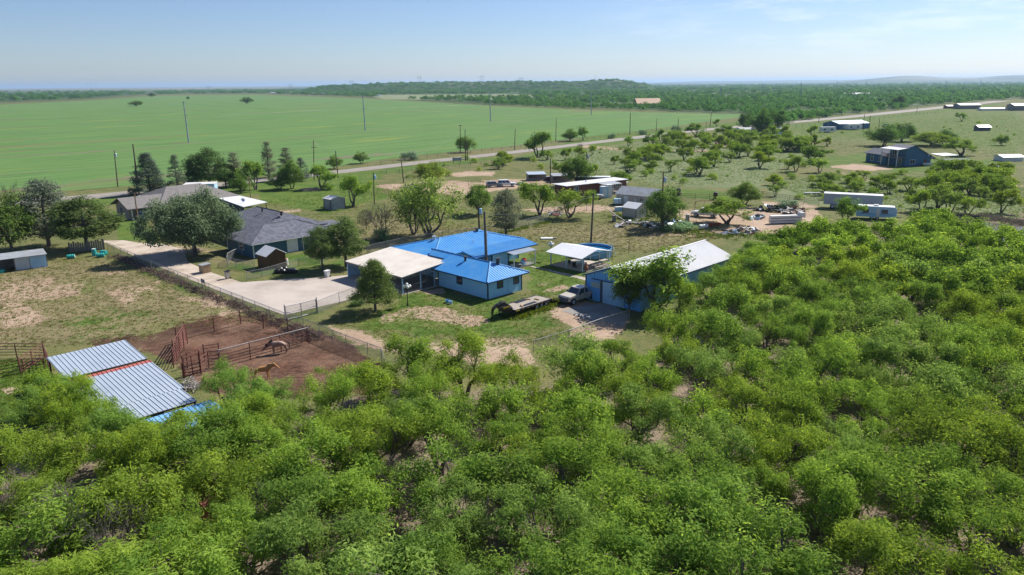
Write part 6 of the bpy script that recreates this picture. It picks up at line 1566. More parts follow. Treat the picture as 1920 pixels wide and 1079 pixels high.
MB().box(-.5,L_,3.0,3.1,0,2.1).box(L_-.1,L_,0,3.0,0,1.95).build('wall', GREY_WOOD, t)
for (x0,x1,mt) in ((L_*.42,L_*.68,GALV),(L_*.69,L_*.99,LTBLUE)): m = MB().box(x0,x1,-.03,.0,0,1.85); wall_rib(m,(x0,-.03),(x1,-.03),0,1.85,.3,.06,.04); m.build('tin_panel', mt, t)
m = MB()
for z in (.4,.8,1.2): m.tube((0,0,z),(L_*.42,0,z),.03)
m.build('rail', STEEL_DARK, t)
for x in (0,L_*.41): MB().box(x-.05,x+.05,0,.1,0,2.0).build('post', GREY_WOOD, t)
t = thing('water_tub','low turquoise tub in front of the tin-sided shed','tub', G(2,512)); MB().lathe([(.5,0),(.55,.5),(.5,.5),(.45,.1),(.03,.08)],16).build('tub', TURQ, t); MB().lathe([(.48,.38),(.02,.38)],16).build('water', PONDM, t)
# big mesh satellite dish
t = thing('satellite_dish','large black mesh satellite dish on a post in the meadow','satellite dish', G(687,430)); nrm = Vector((-.25,-.85,.45)).normalized(); M = nrm.to_track_quat('Z','Y').to_matrix(); c = Vector((0,0,2.0))
def par(r): return r*r/5.0
m = MB(); Rr = 1.55
for i in range(18):
    a = 6.283*i/18; m.path([c+M@Vector((r*math.cos(a),r*math.sin(a),par(r))) for r in (.15,.7,1.15,Rr)],.022,.02,4)
for r in (.5,.85,1.2,Rr): m.path([c+M@Vector((r*math.cos(a*6.283/28),r*math.sin(a*6.283/28),par(r))) for a in range(29)],.02,.02,4)
m.build('reflector_frame', BLACK, t)
MESH = wiremat('dish_mesh',(0.03,0.03,0.03),.05,.2)
m = MB()
for i in range(18):
    a,b = 6.283*i/18, 6.283*(i+1)/18
    for r0,r1 in ((.1,.7),(.7,1.15),(1.15,Rr)): m.add([c+M@Vector((r*math.cos(q),r*math.sin(q),par(r)-.01)) for r,q in ((r0,a),(r1,a),(r1,b),(r0,b))],[(0,1,2,3)])
m.build('reflector', MESH, t); MB().tube((0,0,0),c,.07,.07,8).build('post', STEEL_DARK, t)
f = c+M@Vector((0,0,1.1)); m = MB()
for a in (0,2.1,4.2): m.tube(c+M@Vector((1.2*math.cos(a),1.2*math.sin(a),par(1.2))),f,.015)
m.ball(f,.1,8,5).build('feed', STEEL_DARK, t)
# brush heap on the lawn, tarp heap, notice board
def sticks(name, label, cat, x, y, n, w, h, ln, mat, seed, kind=None, r=.03):
    rg = random.Random(seed); m = MB()
    for _ in range(n):
        a = rg.uniform(0,6.28); q = rg.uniform(0,1)**.5; c = Vector((q*w*math.cos(a), q*w*.6*math.sin(a), rg.uniform(.05,1)*h*(1-q*.7)))
        d = Vector((rg.gauss(0,1),rg.gauss(0,1),rg.gauss(0,.25))).normalized()*ln*rg.uniform(.3,.6); m.tube(c-d,c+d,r*rg.uniform(.5,1.5),None,4)
    o = m.build(name, mat); o.location = G(x,y); tag(o, label, cat, None, kind); return o
sticks('brush_pile','heap of cut grey branches on the lawn','brush pile',583,358,150,2.6,.9,2.0,GREY_WOOD,3)
sticks('brush_pile','white bent pipes and wire heaped beside the ribbed tin shelter','scrap',352,728,60,1.3,1.0,1.4,PIPE,4)
m = MB(); rg = random.Random(9)
for _ in range(26): m.ball((rg.uniform(-1.4,1.4),rg.uniform(-.6,.6),rg.uniform(.1,.5)),rg.uniform(.3,.55),8,5,(1.2,.9,.7))
o = m.build('tarpaulin', BLACK); o.location = G(541,511); tag(o,'crumpled black tarpaulin heap beside the wooden shed','tarpaulin')
t = thing('notice_board','grey notice board on two posts at the road verge','sign', G(857,307), math.radians(20)); MB().box(-1.6,1.6,-.05,.05,.9,2.0).build('board', GALV_OLD, t)
for x in (-1.2,1.2): MB().box(x-.08,x+.08,.06,.2,0,2.1).build('post', GREY_WOOD, t)
barrel('white drum with a red top beside the wooden shed',537,498,mat=WHITE,band=RED_TIN,s=1.1)
for x,y,lb,mt in ((839,568,'small blue bucket on the grass along the wing wall',TARP),(845,570,'pale bucket on the grass along the wing wall',LTBLUE)):
    t = thing('bucket', lb, 'bucket', G(x,y)); MB().lathe([(.2,0),(.27,.38),(.24,.38),(.18,.05),(.01,.04)],12).build('body', mt, t); MB().path([(.25*math.cos(a*.3142),0,.38+.14*math.sin(a*.3142)) for a in range(11)],.012,.012,4).build('handle', STEEL_DARK, t)
for x,y,lb,mt in ((981.5,499,'blue plastic chair beside the entry porch',TARP),(984,492,'red plastic toy car on the entry porch',paint('red_plastic',(.5,.03,.03),.4))):
    t = thing('garden_chair' if mt is TARP else 'toy_car', lb, 'chair' if mt is TARP else 'toy', G(x,y), .6); MB().box(-.3,.3,-.3,.3,.3,.38).build('seat' if mt is TARP else 'body', mt, t); MB().box(-.3,.3,.24,.32,.38,.9 if mt is TARP else .6).build('backrest', mt, t)
    for a in (-.25,.25):
        for b in (-.25,.25): MB().tube((a,b,0),(a,b,.32),.04 if mt is TARP else .09).build('leg' if mt is TARP else 'wheel', mt, t)

# ------------------------------------------------------------------ vehicles
def wheel(parent, x, y, r, w, side):
    o = MB().lathe([(r*.6,-w/2),(r*.92,-w/2),(r,-w*.3),(r,w*.3),(r*.92,w/2),(r*.6,w/2)],20,(x,y,r),Matrix.Rotation(math.pi/2,3,'X')).build('wheel', TYRE, parent)
    yy = y + side*w*.42
    MB().lathe([(.02,-.03),(r*.58,-.04),(r*.6,.03),(r*.3,.06),(.02,.06)],14,(x,yy,r),Matrix.Rotation(math.pi/2*(-1 if side > 0 else 1),3,'X')).build('rim', GALV, o); return o
def body_of(prof, w, taper=.06):
    """side profile (x,z) swept across the width, sides tucked in towards top and bottom"""
    m = MB(); n = len(prof); zs = [p[1] for p in prof]; lo, hi = min(zs), max(zs)
    k = lambda z: w/2*(1 - taper*abs((z-(lo+(hi-lo)*.55))/(hi-lo))*1.2)
    vs = [(x,-k(z),z) for x,z in prof]+[(x,k(z),z) for x,z in prof]
    return m.add(vs, [tuple(range(n)), tuple(range(2*n-1,n-1,-1))]+[((i+1)%n,i,n+i,n+(i+1)%n) for i in range(n)])
def arch(x, r, z0, up=True, n=7): return [(x+r*math.cos(math.pi-math.pi*i/n), z0+r*.95*math.sin(math.pi*i/n)) for i in range(n+1)]
def cabin(parent, x0,x1,x2,x3, zb, zt, wb, wt, paintm, glass=GLASS, splits=()):
    """greenhouse: x0 base of windscreen, x1 top of windscreen, x2 top rear, x3 base rear"""
    B = [(x0,-wb/2,zb),(x3,-wb/2,zb),(x3,wb/2,zb),(x0,wb/2,zb)]; T = [(x1,-wt/2,zt),(x2,-wt/2,zt),(x2,wt/2,zt),(x1,wt/2,zt)]
    m = MB()
    for a,b in zip(B,T): m.tube(a,b,.05,.045,4)
    for a,b in ((0,1),(1,2),(2,3),(3,0)): m.tube(T[a],T[b],.05,.05,4)
    for f in splits:
        for s in (0,1):
            i,j = (0,1) if s == 0 else (3,2)
            m.tube(Vector(B[i]).lerp(Vector(B[j]),f), Vector(T[i]).lerp(Vector(T[j]),f), .06,.06,4)
    m.slab([(x1-.03,-wt/2-.02,zt+.05),(x2+.03,-wt/2-.02,zt+.05),(x2+.03,wt/2+.02,zt+.05),(x1-.03,wt/2+.02,zt+.05)] if x1 < x2 else [(x2-.03,-wt/2-.02,zt+.05),(x1+.03,-wt/2-.02,zt+.05),(x1+.03,wt/2+.02,zt+.05),(x2-.03,wt/2+.02,zt+.05)],.07)
    m.build('cab', paintm, parent)
    MB().add([B[0],B[3],T[3],T[0]],[(0,1,2,3)]).build('windscreen', glass, parent); MB().add([B[1],B[2],T[2],T[1]],[(0,1,2,3)]).build('rear_window', glass, parent)
    MB().add([B[0],B[1],T[1],T[0]],[(0,1,2,3)]).build('side_window', glass, parent); MB().add([B[3],B[2],T[2],T[3]],[(0,1,2,3)]).build('side_window', glass, parent)
TAN_CAR = paint('tan_car_paint',(0.55,0.50,0.42),.32,(0.48,.43,.35),.8,spec=.6); WHITE_CAR = paint('white_car_paint',(0.74,0.75,0.76),.3,(0.66,.67,.68),.6,spec=.6); GREY_CAR = paint('grey_car_paint',(0.24,0.25,0.26),.35)
# tan pickup, nose missing; x runs from nose (0) to tailgate
fa_, ra_ = G(1075,573), G(1106.5,563.5); d = ra_-fa_; hd = math.atan2(d.y,d.x)
t = thing('pickup_truck','tan double-cab pickup with its front bumper and grille missing','pickup truck', fa_, hd)
# wheel line is the near (right-hand in local -y) flank
Y0 = .86
prof = [(-.78,.62)]+arch(0,.5,.5)+arch(3.6,.5,.5)+[(4.75,.62),(4.78,1.18),(2.78,1.18),(2.7,1.2),(.95,1.2),(.55,1.24),(-.62,1.12),(-.8,.95)]
b = body_of(prof, 1.86); b.v = [(x,y+Y0,z) for x,y,z in b.v]; b.build('body', TAN_CAR, t)
sub = thing('cab_anchor','','') ; bpy.data.objects.remove(sub)
h_ = MB()
cabp = bpy.data.objects.new('cab_frame', bpy.data.meshes.new('cab_frame')); COL.objects.link(cabp); cabp.parent = t; cabp.location = (0,Y0,0)
bpy.data.objects.remove(cabp)
def shift(o_list, dy):
    for o in o_list: o.location.y += dy
before = set(COL.objects); cabin(t, .75,1.35,2.6,2.78, 1.18,1.80, 1.74,1.44, TAN_CAR, splits=(.62,)); shift([o for o in COL.objects if o not in before], Y0)
MB().box(2.85,4.7,Y0-.78,Y0+.78,.72,.78).box(2.85,4.7,Y0-.9,Y0-.8,.78,1.24).box(2.85,4.7,Y0+.8,Y0+.9,.78,1.24).box(4.68,4.78,Y0-.9,Y0+.9,.78,1.24).build('bed', TAN_CAR, t)
MB().box(-.84,-.74,Y0-.68,Y0+.68,.48,1.0).box(-.9,-.78,Y0-.5,Y0+.5,.42,.55).build('front_opening', DARK_AND_SHADE, t)
for s in (-1,1): MB().box(-.83,-.76,Y0+s*.66-.12,Y0+s*.66+.12,.78,1.0).build('headlight_socket', BLACK, t)
for x in (0,3.6): wheel(t, x, Y0-.8, .42,.27,-1); wheel(t, x, Y0+.8, .42,.27,1)
for s in (-1,1): MB().obox((.95,Y0+s*1.02,1.3),(.14,.2,.2)).build('wing_mirror', BLACK, t)
MB().box(1.1,1.14,Y0-.945,Y0-.93,.6,1.15).box(2.2,2.23,Y0-.945,Y0-.93,.6,1.15).box(1.85,2.05,Y0-.96,Y0-.935,1.0,1.05).build('door_seam', STEEL_DARK, t)
ld = thing('bed_load','white tank and rusty machinery piled in the pickup bed','cargo', (t.matrix_basis @ Vector((3.8,Y0,.8))), hd)
MB().lathe([(.05,-.5),(.36,-.45),(.4,-.3),(.4,.3),(.36,.45),(.05,.5)],14,(-.45,.25,.45),Matrix.Rotation(math.pi/2,3,'X')).build('tank', WHITE, ld)
m = MB(); rg = random.Random(3)
for _ in range(16): m.obox((rg.uniform(-.2,.85),rg.uniform(-.6,.6),rg.uniform(.1,.7)),(rg.uniform(.2,.7),rg.uniform(.1,.4),rg.uniform(.1,.3)),Matrix.Rotation(rg.uniform(0,3),3,'Z')@Matrix.Rotation(rg.uniform(-.6,.6),3,'X'))
m.build('machinery', RUST, ld); MB().tube((.3,-.3,.3),(.95,-.5,1.0),.06).tube((.2,.3,.3),(1.0,.4,.95),.05).build('lever', STEEL_DARK, ld)
# gooseneck flatbed trailer
g0, g1 = G(966,583,.85), G(1033,561.5,.85); d = g1-g0; hd = math.atan2(d.y,d.x); L_ = d.length
t = thing('gooseneck_trailer','black gooseneck flatbed trailer with weathered plank deck','trailer', (g0.x,g0.y,0), hd)
W_ = 2.5
m = MB().box(0,L_,.12,W_-.12,.80,.84)
for i in range(12): m.box(0.02,L_-.02,.14+i*(W_-.28)/12,.14+(i+1)*(W_-.28)/12-.025,.84,.88)
m.build('deck', DECK, t)
m = MB(); m.box(-.08,L_+.1,-.05,.12,.68,.89); m.box(-.08,L_+.1,W_-.12,W_+.05,.68,.89); m.box(-.15,.0,-.05,W_+.05,.6,.95); m.box(L_,L_+.14,-.05,W_+.05,.6,.88)
for y in (.7,1.8): m.box(0,L_,y-.06,y+.06,.5,.8)
m.build('frame', BLACK, t)
for i in range(7): MB().box(.4+i*L_/7.5,.5+i*L_/7.5,-.09,-.05,.72,.8).build('marker', paint('amber_marker',(.55,.28,.03),.4) if i == 0 else bpy.data.materials['amber_marker'], t)
m = MB()
for y in (.55,1.95): m.path([(.1,y,.95),(-.35,y+(1.25-y)*.3,1.45),(-.9,y+(1.25-y)*.65,1.68),(-1.7,1.25+(y-1.25)*.16,1.66),(-2.35,1.25+(y-1.25)*.1,1.35),(-2.5,1.25,.75)],.13,.12,4)
m.box(-1.5,-.25,.55,1.95,1.2,1.45); m.tube((-2.5,1.25,1.3),(-2.5,1.25,.25),.09)
m.box(-.55,-.2,.3,2.2,.5,1.2)
m.build('gooseneck', BLACK, t)
YEL = paint('yellow_decal',(.62,.45,.02),.5); m = MB()
for i in range(7): m.box(-1.35+i*.16,-1.25+i*.16,.52,.545,1.27,1.4)
m.build('lettering', YEL, t)
MB().box(.12,.7,-.075,-.055,.72,.86).build('placard', YEL, t)
MB().lathe([(.2,-.1),(.36,-.12),(.4,-.05),(.4,.05),(.36,.12),(.2,.1)],18,(-.75,1.25,1.72)).build('spare_tyre', TYRE, t)
for y in (.2,2.3): MB().tube((-.3,y,.05),(-.3,y,1.1),.07).box(-.42,-.18,y-.12,y+.12,0,.06).build('jack_leg', BLACK, t)
for x in (L_*.62,L_*.75,L_*.88): wheel(t, x,-.0+.22,.38,.24,-1); wheel(t, x,W_-.22,.38,.24,1)
for y in (.15,1.45): MB().slab([(L_+.14,y,.86),(L_+2.0,y,.12),(L_+2.0,y+.9,.12),(L_+.14,y+.9,.86)],.1).build('ramp', STEEL_DARK, t)
for (x,y,l,w_,a,lb,mt) in ((L_*.45,.55,2.6,.5,.0,'dark rubber mat on the trailer deck near its side',BLACK),(L_*.52,2.05,2.2,.5,.0,'dark rubber mat on the far side of the trailer deck',BLACK)):
    o = MB().obox((0,0,.02),(l,w_,.035)).build('rubber_mat', mt); o.location = t.matrix_basis @ Vector((x,y,.885)); o.rotation_euler = (0,0,hd+a); tag(o, lb, 'mat')
for x,y,a,lb in ((L_*.28,.5,.6,'pale timber offcut on the trailer deck by the neck end'),(L_*.66,1.9,-.7,'pale timber offcut on the trailer deck by the ramps'),(L_*.80,1.1,1.2,'tan strap bundle lying on the trailer deck')):
    o = MB().obox((0,0,.06),(.7,.16,.1)).obox((.1,.1,.07),(.4,.2,.1),Matrix.Rotation(.7,3,'Z')).build('timber_offcut' if 'timber' in lb else 'strap_bundle', OSB); o.location = t.matrix_basis @ Vector((x,y,.885)); o.rotation_euler = (0,0,hd+a); tag(o, lb, 'timber' if 'timber' in lb else 'straps')
def car(label, x, y, hd, paintm, kind='suv', name='parked_car', sc=1.0, cat='car', group=None):
    t = thing(name, label, cat, G(x,y), math.radians(hd), group)
    if kind == 'suv':
        prof = [(2.35,.5)]+[(a,b) for a,b in reversed(arch(1.42,.44,.42))]+[(a,b) for a,b in reversed(arch(-1.38,.44,.42))]+[(-2.3,.5),(-2.36,1.05),(.95,1.08),(2.2,1.0),(2.4,.8)]
        body_of(prof, 1.84).build('body', paintm, t); cabin(t, .95,.35,-2.05,-2.3, 1.04,1.72, 1.72,1.42, paintm, splits=(.33,.66))
    else:
        prof = [(2.6,.55)]+[(a,b) for a,b in reversed(arch(1.65,.46,.45))]+[(a,b) for a,b in reversed(arch(-1.65,.46,.45))]+[(-2.65,.55),(-2.68,1.15),(1.2,1.15),(2.4,1.08),(2.62,.85)]
        body_of(prof, 1.86).build('body', paintm, t); cabin(t, 1.2,.7,-.5,-.7, 1.12,1.76, 1.74,1.44, paintm, splits=(.5,))
    xs = (1.42,-1.38) if kind == 'suv' else (1.65,-1.65)
    for xw in xs:
        for s in (-1,1): wheel(t, xw, s*.8, .38,.24, s)
    e_ = 2.38 if kind == 'suv' else 2.62
    for s in (-1,1): MB().obox((e_-.02,s*.66,.82),(.08,.3,.16)).build('headlight', GLOBE, t)
    MB().box(e_-.05,e_+.07,-.85,.85,.45,.66).build('bumper', BLACK, t)
    t.scale = (sc,)*3; return t
car('white family car with roof rails on the dirt turnaround', 950,350, 4, WHITE_CAR, 'suv')
car('white old pickup half hidden by the wreckage tree', 1322,407, 150, WHITE_CAR, 'pickup', 'pickup_truck', cat='pickup truck')
car('white pickup across the flat beside the long metal house', 1661,238, 20, WHITE_CAR, 'pickup', 'pickup_truck', cat='pickup truck')
car('dark car parked beside the animal-pen turnout', 926,351, 15, GREY_CAR, 'suv', sc=.85)
car('grey car under the edge of the brick house porch', 279,409, 40, GREY_CAR, 'suv')
car('small blue car on the far road', 1546,220, 140, paint('blue_car',(.05,.15,.35),.3), 'suv')
# campers, trailers
def camper(label, x, y, hd, L_, W_, h, mat, stripe=None, name='travel_trailer', roofm=WHITE, group=None):
    t = thing(name, label, 'trailer', G(x,y), math.radians(hd), group)
    MB().extrude([(-L_/2,.55),(L_/2-.3,.55),(L_/2,.9),(L_/2,h-.5),(L_/2-.35,h),(-L_/2+.2,h),(-L_/2,h-.25)],'y',-W_/2,W_/2).build('body', mat, t)
    MB().box(-L_/2+.25,L_/2-.4,-W_/2+.1,W_/2-.1,h,h+.05).box(-.5,.3,-.4,.4,h+.05,h+.28).build('roof', roofm, t)
    for x_ in (-L_*.28,L_*.2): win(t, (x_,-W_/2), (1,0), 1.0,.65,1.35, frame=STEEL_DARK)
    win(t, (L_/2,0), (0,1), 1.2,.6,1.4, frame=STEEL_DARK); MB().box(-.1,.55,-W_/2-.04,-W_/2+.01,.6,2.2).build('door', WHITE, t)
    if stripe: MB().box(-L_/2+.1,L_/2-.3,-W_/2-.03,-W_/2+.02,1.05,1.22).build('stripe', stripe, t)
    for x_ in (-.7,.2):
        for s in (-1,1): wheel(t, x_, s*(W_/2-.15), .34,.2, s)
    MB().tube((L_/2,-.4,.5),(L_/2+1.1,0,.5),.05).tube((L_/2,.4,.5),(L_/2+1.1,0,.5),.05).build('drawbar', STEEL_DARK, t); return t
camper('light blue travel trailer with dark windows beside the thicket', 1641,411, -22, 7.0,2.4,2.55, LTBLUE, TARP)
t = thing('box_trailer','long white box trailer behind the light blue travel trailer','trailer', G(1597,392), math.radians(-24))
MB().box(-5.6,5.6,-1.25,1.25,.9,3.1).build('body', paint('shaded_white_paint',(.42,.42,.45),.6,(.36,.36,.4),.5), t); MB().box(-5.65,5.65,-1.3,1.3,3.1,3.2).build('roof', WHITE_ROOF, t); MB().box(5.6,5.66,-.25,.25,1.9,2.5).build('hatch', DARK_AND_SHADE, t)  # white body greyed in its colour to give the shade on its side
for x in (-3.8,-2.8):
    for s in (-1,1): wheel(t, x, s*1.05, .48,.26, s)
MB().box(3.2,3.4,-.9,-.7,0,.95).build('landing_leg', STEEL_DARK, t)
t = thing('trailer_house','pale blue trailer house behind the taupe roof','trailer house', G(346,371), 0); a_, b_ = G(346,371), G(404,369); d = b_-a_; t.rotation_euler = (0,0,math.atan2(d.y,d.x)); L_ = d.length
m = MB().box(0,L_,0,4,.4,3.0); wall_rib(m,(0,0),(L_,0),.4,3.0,.6,.06,.03); m.build('wall', LTBLUE, t); MB().box(-.1,L_+.1,-.1,4.1,3.0,3.15).build('roof', WHITE_ROOF, t); win(t,(L_*.35,0),(1,0),1.1,.9,1.3); MB().box(.1,L_-.1,.1,3.9,0,.4).build('skirt', GREY_WOOD, t)
camper('white camper with tapered nose parked on the far flat', 1551,249, 10, 8.5,2.5,2.9, WHITE, None)
camper('white and blue motor camper beside the long metal house', 1600,244, 12, 8.5,2.6,3.1, WHITE, TARP)
LM = gabled('metal_house','long blue metal house with pale roof across the flat','house', G(1573,244), 22, 22, 12, 3.2, 4.6, NAVY_WALL, GALV, ridge='x'); win(LM,(4,0),(1,0),1.6,1.2,1.0); win(LM,(16,0),(1,0),1.6,1.2,1.0)
LB = gabled('long_building','long low pale building half hidden by the dark grove','building', G(1390,254), 12, 24, 8, 2.8, 3.6, LTBLUE, GALV_OLD, ridge='x')
for x in (4,9,14,19): win(LB,(x,0),(1,0),1.8,1.1,1.0)
TR = gabled('tile_roofed_house','house with a glowing tan roof among trees past the crop','house', G(1196,201), 8, 26, 16, 4, 9, RED_BRICK, paint('tan_tile',(.62,.42,.27),.7), ridge='x', over=1.2); win(TR,(6,0),(1,0),2,1.5,1.0); win(TR,(18,0),(1,0),2,1.5,1.0)
for k,(x,y,w_,d_,h_,mt,lb) in enumerate([(1560,179,30,14,5,WHITE_ROOF,'white metal barn roof first in the far cluster'),(1590,181,26,16,6,TAN,'tan fronted metal barn in the far cluster'),(1612,182,34,16,6.5,WHITE_ROOF,'largest white metal barn of the far cluster'),(1575,187,44,12,3.6,WHITE_ROOF,'long white metal roof below the far cluster'),(1648,187,14,8,3,WHITE_ROOF,'small white roof beside the far cluster'),(600,178,40,10,4.5,GREY_WOOD,'long dark barn at the crop horizon'),(632,177,20,10,5,WHITE,'white walled barn at the crop horizon'),(514,176,16,9,4,WHITE,'small pale house at the crop horizon'),(552,176,22,10,5,DARK_AND_SHADE,'dark gabled house at the crop horizon'),(710,181,10,5,3,LTBLUE,'tiny blue shed past the crop'),(1818,205,20,10,5,GREY_WOOD,'grey barn beside the far road crest'),(1786,204,11,6,3.2,RUST,'rust-brown shed beside the far road crest'),(1862,208,22,6,2.4,WHITE_ROOF,'low white trailer near the far grove'),(1915,208,14,10,6,GREY_WOOD,'grey house at the far edge of the open pasture'),(1846,246,6.5,4.0,2.9,DARK_AND_SHADE,'dark shed alone in the open pasture'),(1300,181,34,5,3.4,GREY_WOOD,'long grey roof in the far brush'),(1150,196,7,5,3,RED_BRICK,'little red shed past the crop'),(1900,303,7,4.5,2.0,WHITE,'white open shed roof past the far blue house')]):
    gabled('barn' if h_ > 4 else 'shed', lb, 'barn' if h_ > 4 else 'shed', G(x-w_*PPM(y)/2,y), 4, w_, d_, h_*.72, h_, (WHITE if mt is WHITE_ROOF else mt), (WHITE_ROOF if mt in (WHITE_ROOF,WHITE,LTBLUE,DARK_AND_SHADE) else GALV_OLD), ridge='x', over=.4)

# ------------------------------------------------------------------ scrap yard
def scrap(name, label, cat, x, y, n, w, h, mats, seed, kind=None, flat=.5):
    """a heap of broken panels, beams and tubs"""
    rg = random.Random(seed); t = thing(name, label, cat, G(x,y), rg.uniform(0,3))
    for mi, mt in enumerate(mats):
        m = MB()
        for _ in range(n//len(mats)):
            a = rg.uniform(0,6.28); q = rg.uniform(0,1)**.5; c = Vector((q*w*math.cos(a),q*w*flat*math.sin(a),rg.uniform(.08,1)*h*(1-.7*q)))
            Mx = Matrix.Rotation(rg.uniform(0,6.28),3,'Z')@Matrix.Rotation(rg.uniform(-.7,.7),3,'X')
            s = rg.random()
            if s < .45: m.obox(c,(rg.uniform(.5,1.6),rg.uniform(.3,.9),rg.uniform(.03,.12)),Mx)
            elif s < .75: d = Mx@Vector((rg.uniform(.5,1.4),0,0)); m.tube(c-d,c+d,rg.uniform(.03,.09),None,5)
            else: m.obox(c,(rg.uniform(.3,.8),rg.uniform(.3,.7),rg.uniform(.25,.6)),Mx)
        m.build('debris', mt, t)
    t['kind'] = 'stuff' if kind == 'stuff' else 'thing'
    return t
scrap('scrap_pile','tangled heap of pipes and frames under the wreckage tree','scrap',1388,437,70,4.2,1.3,(PIPE,RUST,STEEL_DARK,GALV),1)
scrap('scrap_pile','dark heap of tyres and plastic in front of the scrub','scrap',1448,396,60,3.6,1.5,(BLACK,STEEL_DARK,GALV_OLD),2)
scrap('scrap_pile','broken boards and dirt heaped behind the white wreck','scrap',1488,400,60,3.2,1.6,(GREY_WOOD,RUST,TAN),3)
scrap('scrap_pile','pale and blue sheet scrap beside the white wreck','scrap',1418,410,40,2.4,.9,(WHITE,STEEL_DARK,LTBLUE),4)
scrap('scrap_pile','mixed junk under the dark spreading tree','scrap',1222,424,60,3.6,1.0,(STEEL_DARK,WHITE,GALV_OLD,GREY_WOOD),5)
scrap('scrap_pile','mixed junk between the dark spreading tree and a post','scrap',1268,421,50,3.2,.9,(GALV,STEEL_DARK,TARP,GREY_WOOD),6)
scrap('scrap_pile','long timber and pipe laid out in front of the small tan shed','scrap',1180,420,44,4.4,.5,(PIPE,GREY_WOOD,GALV_OLD),7)
scrap('scrap_pile','odds and ends on the ground by the goat pens','scrap',900,352,36,1.8,.7,(STEEL_DARK,RUST,BLACK),8)
scrap('scrap_pile','blue and dark clutter beside the family car','scrap',975,346,36,1.8,.6,(TARP,STEEL_DARK,WHITE),9)
scrap('scrap_pile','pale clutter at the foot of the wide shade tree','scrap',1040,402,30,2.6,.7,(WHITE,GREY_WOOD,RUST),10)
scrap('scrap_pile','clutter and hutches stacked beside the far shade frame','scrap',1768,314,50,4.0,1.3,(STEEL_DARK,GREY_WOOD,WHITE,TARP),11)
scrap('scrap_pile','dark clutter and covered machinery in the pasture past the far house','scrap',1862,312,36,2.0,1.2,(STEEL_DARK,LTBLUE,BLACK),12)
t = thing('truck_body','white wrecked truck body lying on its side by the scrap','wreck', G(1473,419), math.radians(8))
MB().box(-3.2,3.0,-.5,.5,.15,1.55).build('body', WHITE, t)
for z in (.55,1.05): MB().box(-3.22,2.6,-.54,-.5,z,z+.1).build('stripe', STEEL_DARK, t)
MB().slab([(2.6,-.9,2.1),(3.4,-.9,2.0),(3.4,.7,2.0),(2.6,.7,2.1)],.9).build('tailgate', WHITE, t)
t = thing('storage_tank','white horizontal tank lying among the scrap','tank', G(1318,430), .5); MB().lathe([(.05,-1.0),(.35,-.95),(.42,-.8),(.42,.8),(.35,.95),(.05,1.0)],16,(0,0,.5),Matrix.Rotation(math.pi/2,3,'Y')).build('vessel', WHITE, t)
for x in (-.5,.5): MB().box(x-.08,x+.08,-.35,.35,0,.2).build('cradle', STEEL_DARK, t)
t = thing('implement','bright red farm implement beside the wreckage tree','implement', G(1341,426), .3); REDP = paint('red_implement',(.42,.03,.02),.5)
m = MB().obox((0,0,.6),(2.6,.14,.14)).obox((0,.5,.6),(2.6,.14,.14))
for i in range(6): m.obox((-1.2+i*.48,.25,.45),(.1,.7,.1))
m.build('frame', REDP, t)
for i in range(5): MB().lathe([(.02,-.02),(.3,0),(.02,.02)],14,(-1.0+i*.5,.5,.32),Matrix.Rotation(math.pi/2,3,'Y')).build('disc', REDP, t)
for x,y,lb,mt,h_ in ((1272,371-4,'dark upright drum standing in the bright grass',STEEL_DARK,1.8),(1341,374,'second dark drum standing in the bright grass by the back fence',STEEL_DARK,1.7),(1220,357,'black tub lying in the grass behind the utility building',BLACK,.9),(1289,415,'tan drum on the dirt track by the scrap',TAN,1.4)):
    barrel(lb, x, y, None if h_ > 1 else 20, mat=mt, band=mt, s=h_)
t = thing('swing_frame','rusty pipe swing frame standing beside the old white pickup','frame', G(1321,405), .1); m = MB()
for s in (-2.1,2.1): m.tube((s,0,0),(s,0,3.0),.05)
m.tube((-2.1,0,3.0),(2.1,0,3.0),.05).build('frame', RUST, t); MB().path([(-.1,0,3.0),(-.3,0,2.0),(-.9,0,1.2),(-1.6,0,1.0)],.03,.03,5).build('chain', STEEL_DARK, t)
for x,y,lb,hd in ((1157,386,'pale blue oil tank on legs beside the utility building',0),(1194,386,'white oil tank on legs at the utility building door',20)):
    t = thing('oil_tank', lb, 'tank', G(x,y), math.radians(hd)); MB().box(-.75,.75,-.45,.45,.5,1.55).build('body', LTBLUE if hd == 0 else WHITE, t)
    for a in (-.65,.65):
        for b in (-.35,.35): MB().tube((a,b,0),(a,b,.5),.04).build('leg', STEEL_DARK, t)
t = thing('chest_freezer','white chest freezer standing on the dirt track','freezer', G(1160,396), .3); MB().box(-.8,.8,-.4,.4,0,.8).build('body', LTBLUE, t); MB().box(-.82,.82,-.42,.42,.8,.92).build('lid', WHITE, t); MB().box(.1,.75,-.43,-.4,.1,.6).build('panel', TARP, t)
t = thing('leaning_pole','pale pole propped at a slant on a stack of timber','pole', G(1164,416)); MB().tube((.8,0,.1),(-2.2,.3,2.1),.09,.09,8).build('pole', PIPE, t); MB().box(-1.6,-1.0,-.3,.8,0,1.2).build('trestle', GREY_WOOD, t)
t = thing('grey_boat','covered grey boat on the grass before the trailer house','boat', G(1121,374), .2); MB().lathe([(.2,0),(.9,.2),(1.2,.8),(1.0,1.1),(.3,1.25),(.02,1.28)],16,(0,0,.1),Matrix.Diagonal((1.2,.6,.9))).build('cover', GALV_OLD, t); MB().box(-.6,.6,-.4,.4,0,.25).build('cradle', STEEL_DARK, t)
t = thing('yard_slab','pale plank trough lying in the weedy pasture','trough', G(1523,365), .0); MB().box(-1.9,1.9,-.3,.3,.25,.5).build('trough', WHITE, t)
for x in (-1.5,1.5): MB().box(x-.1,x+.1,-.25,.25,0,.25).build('leg', GREY_WOOD, t)
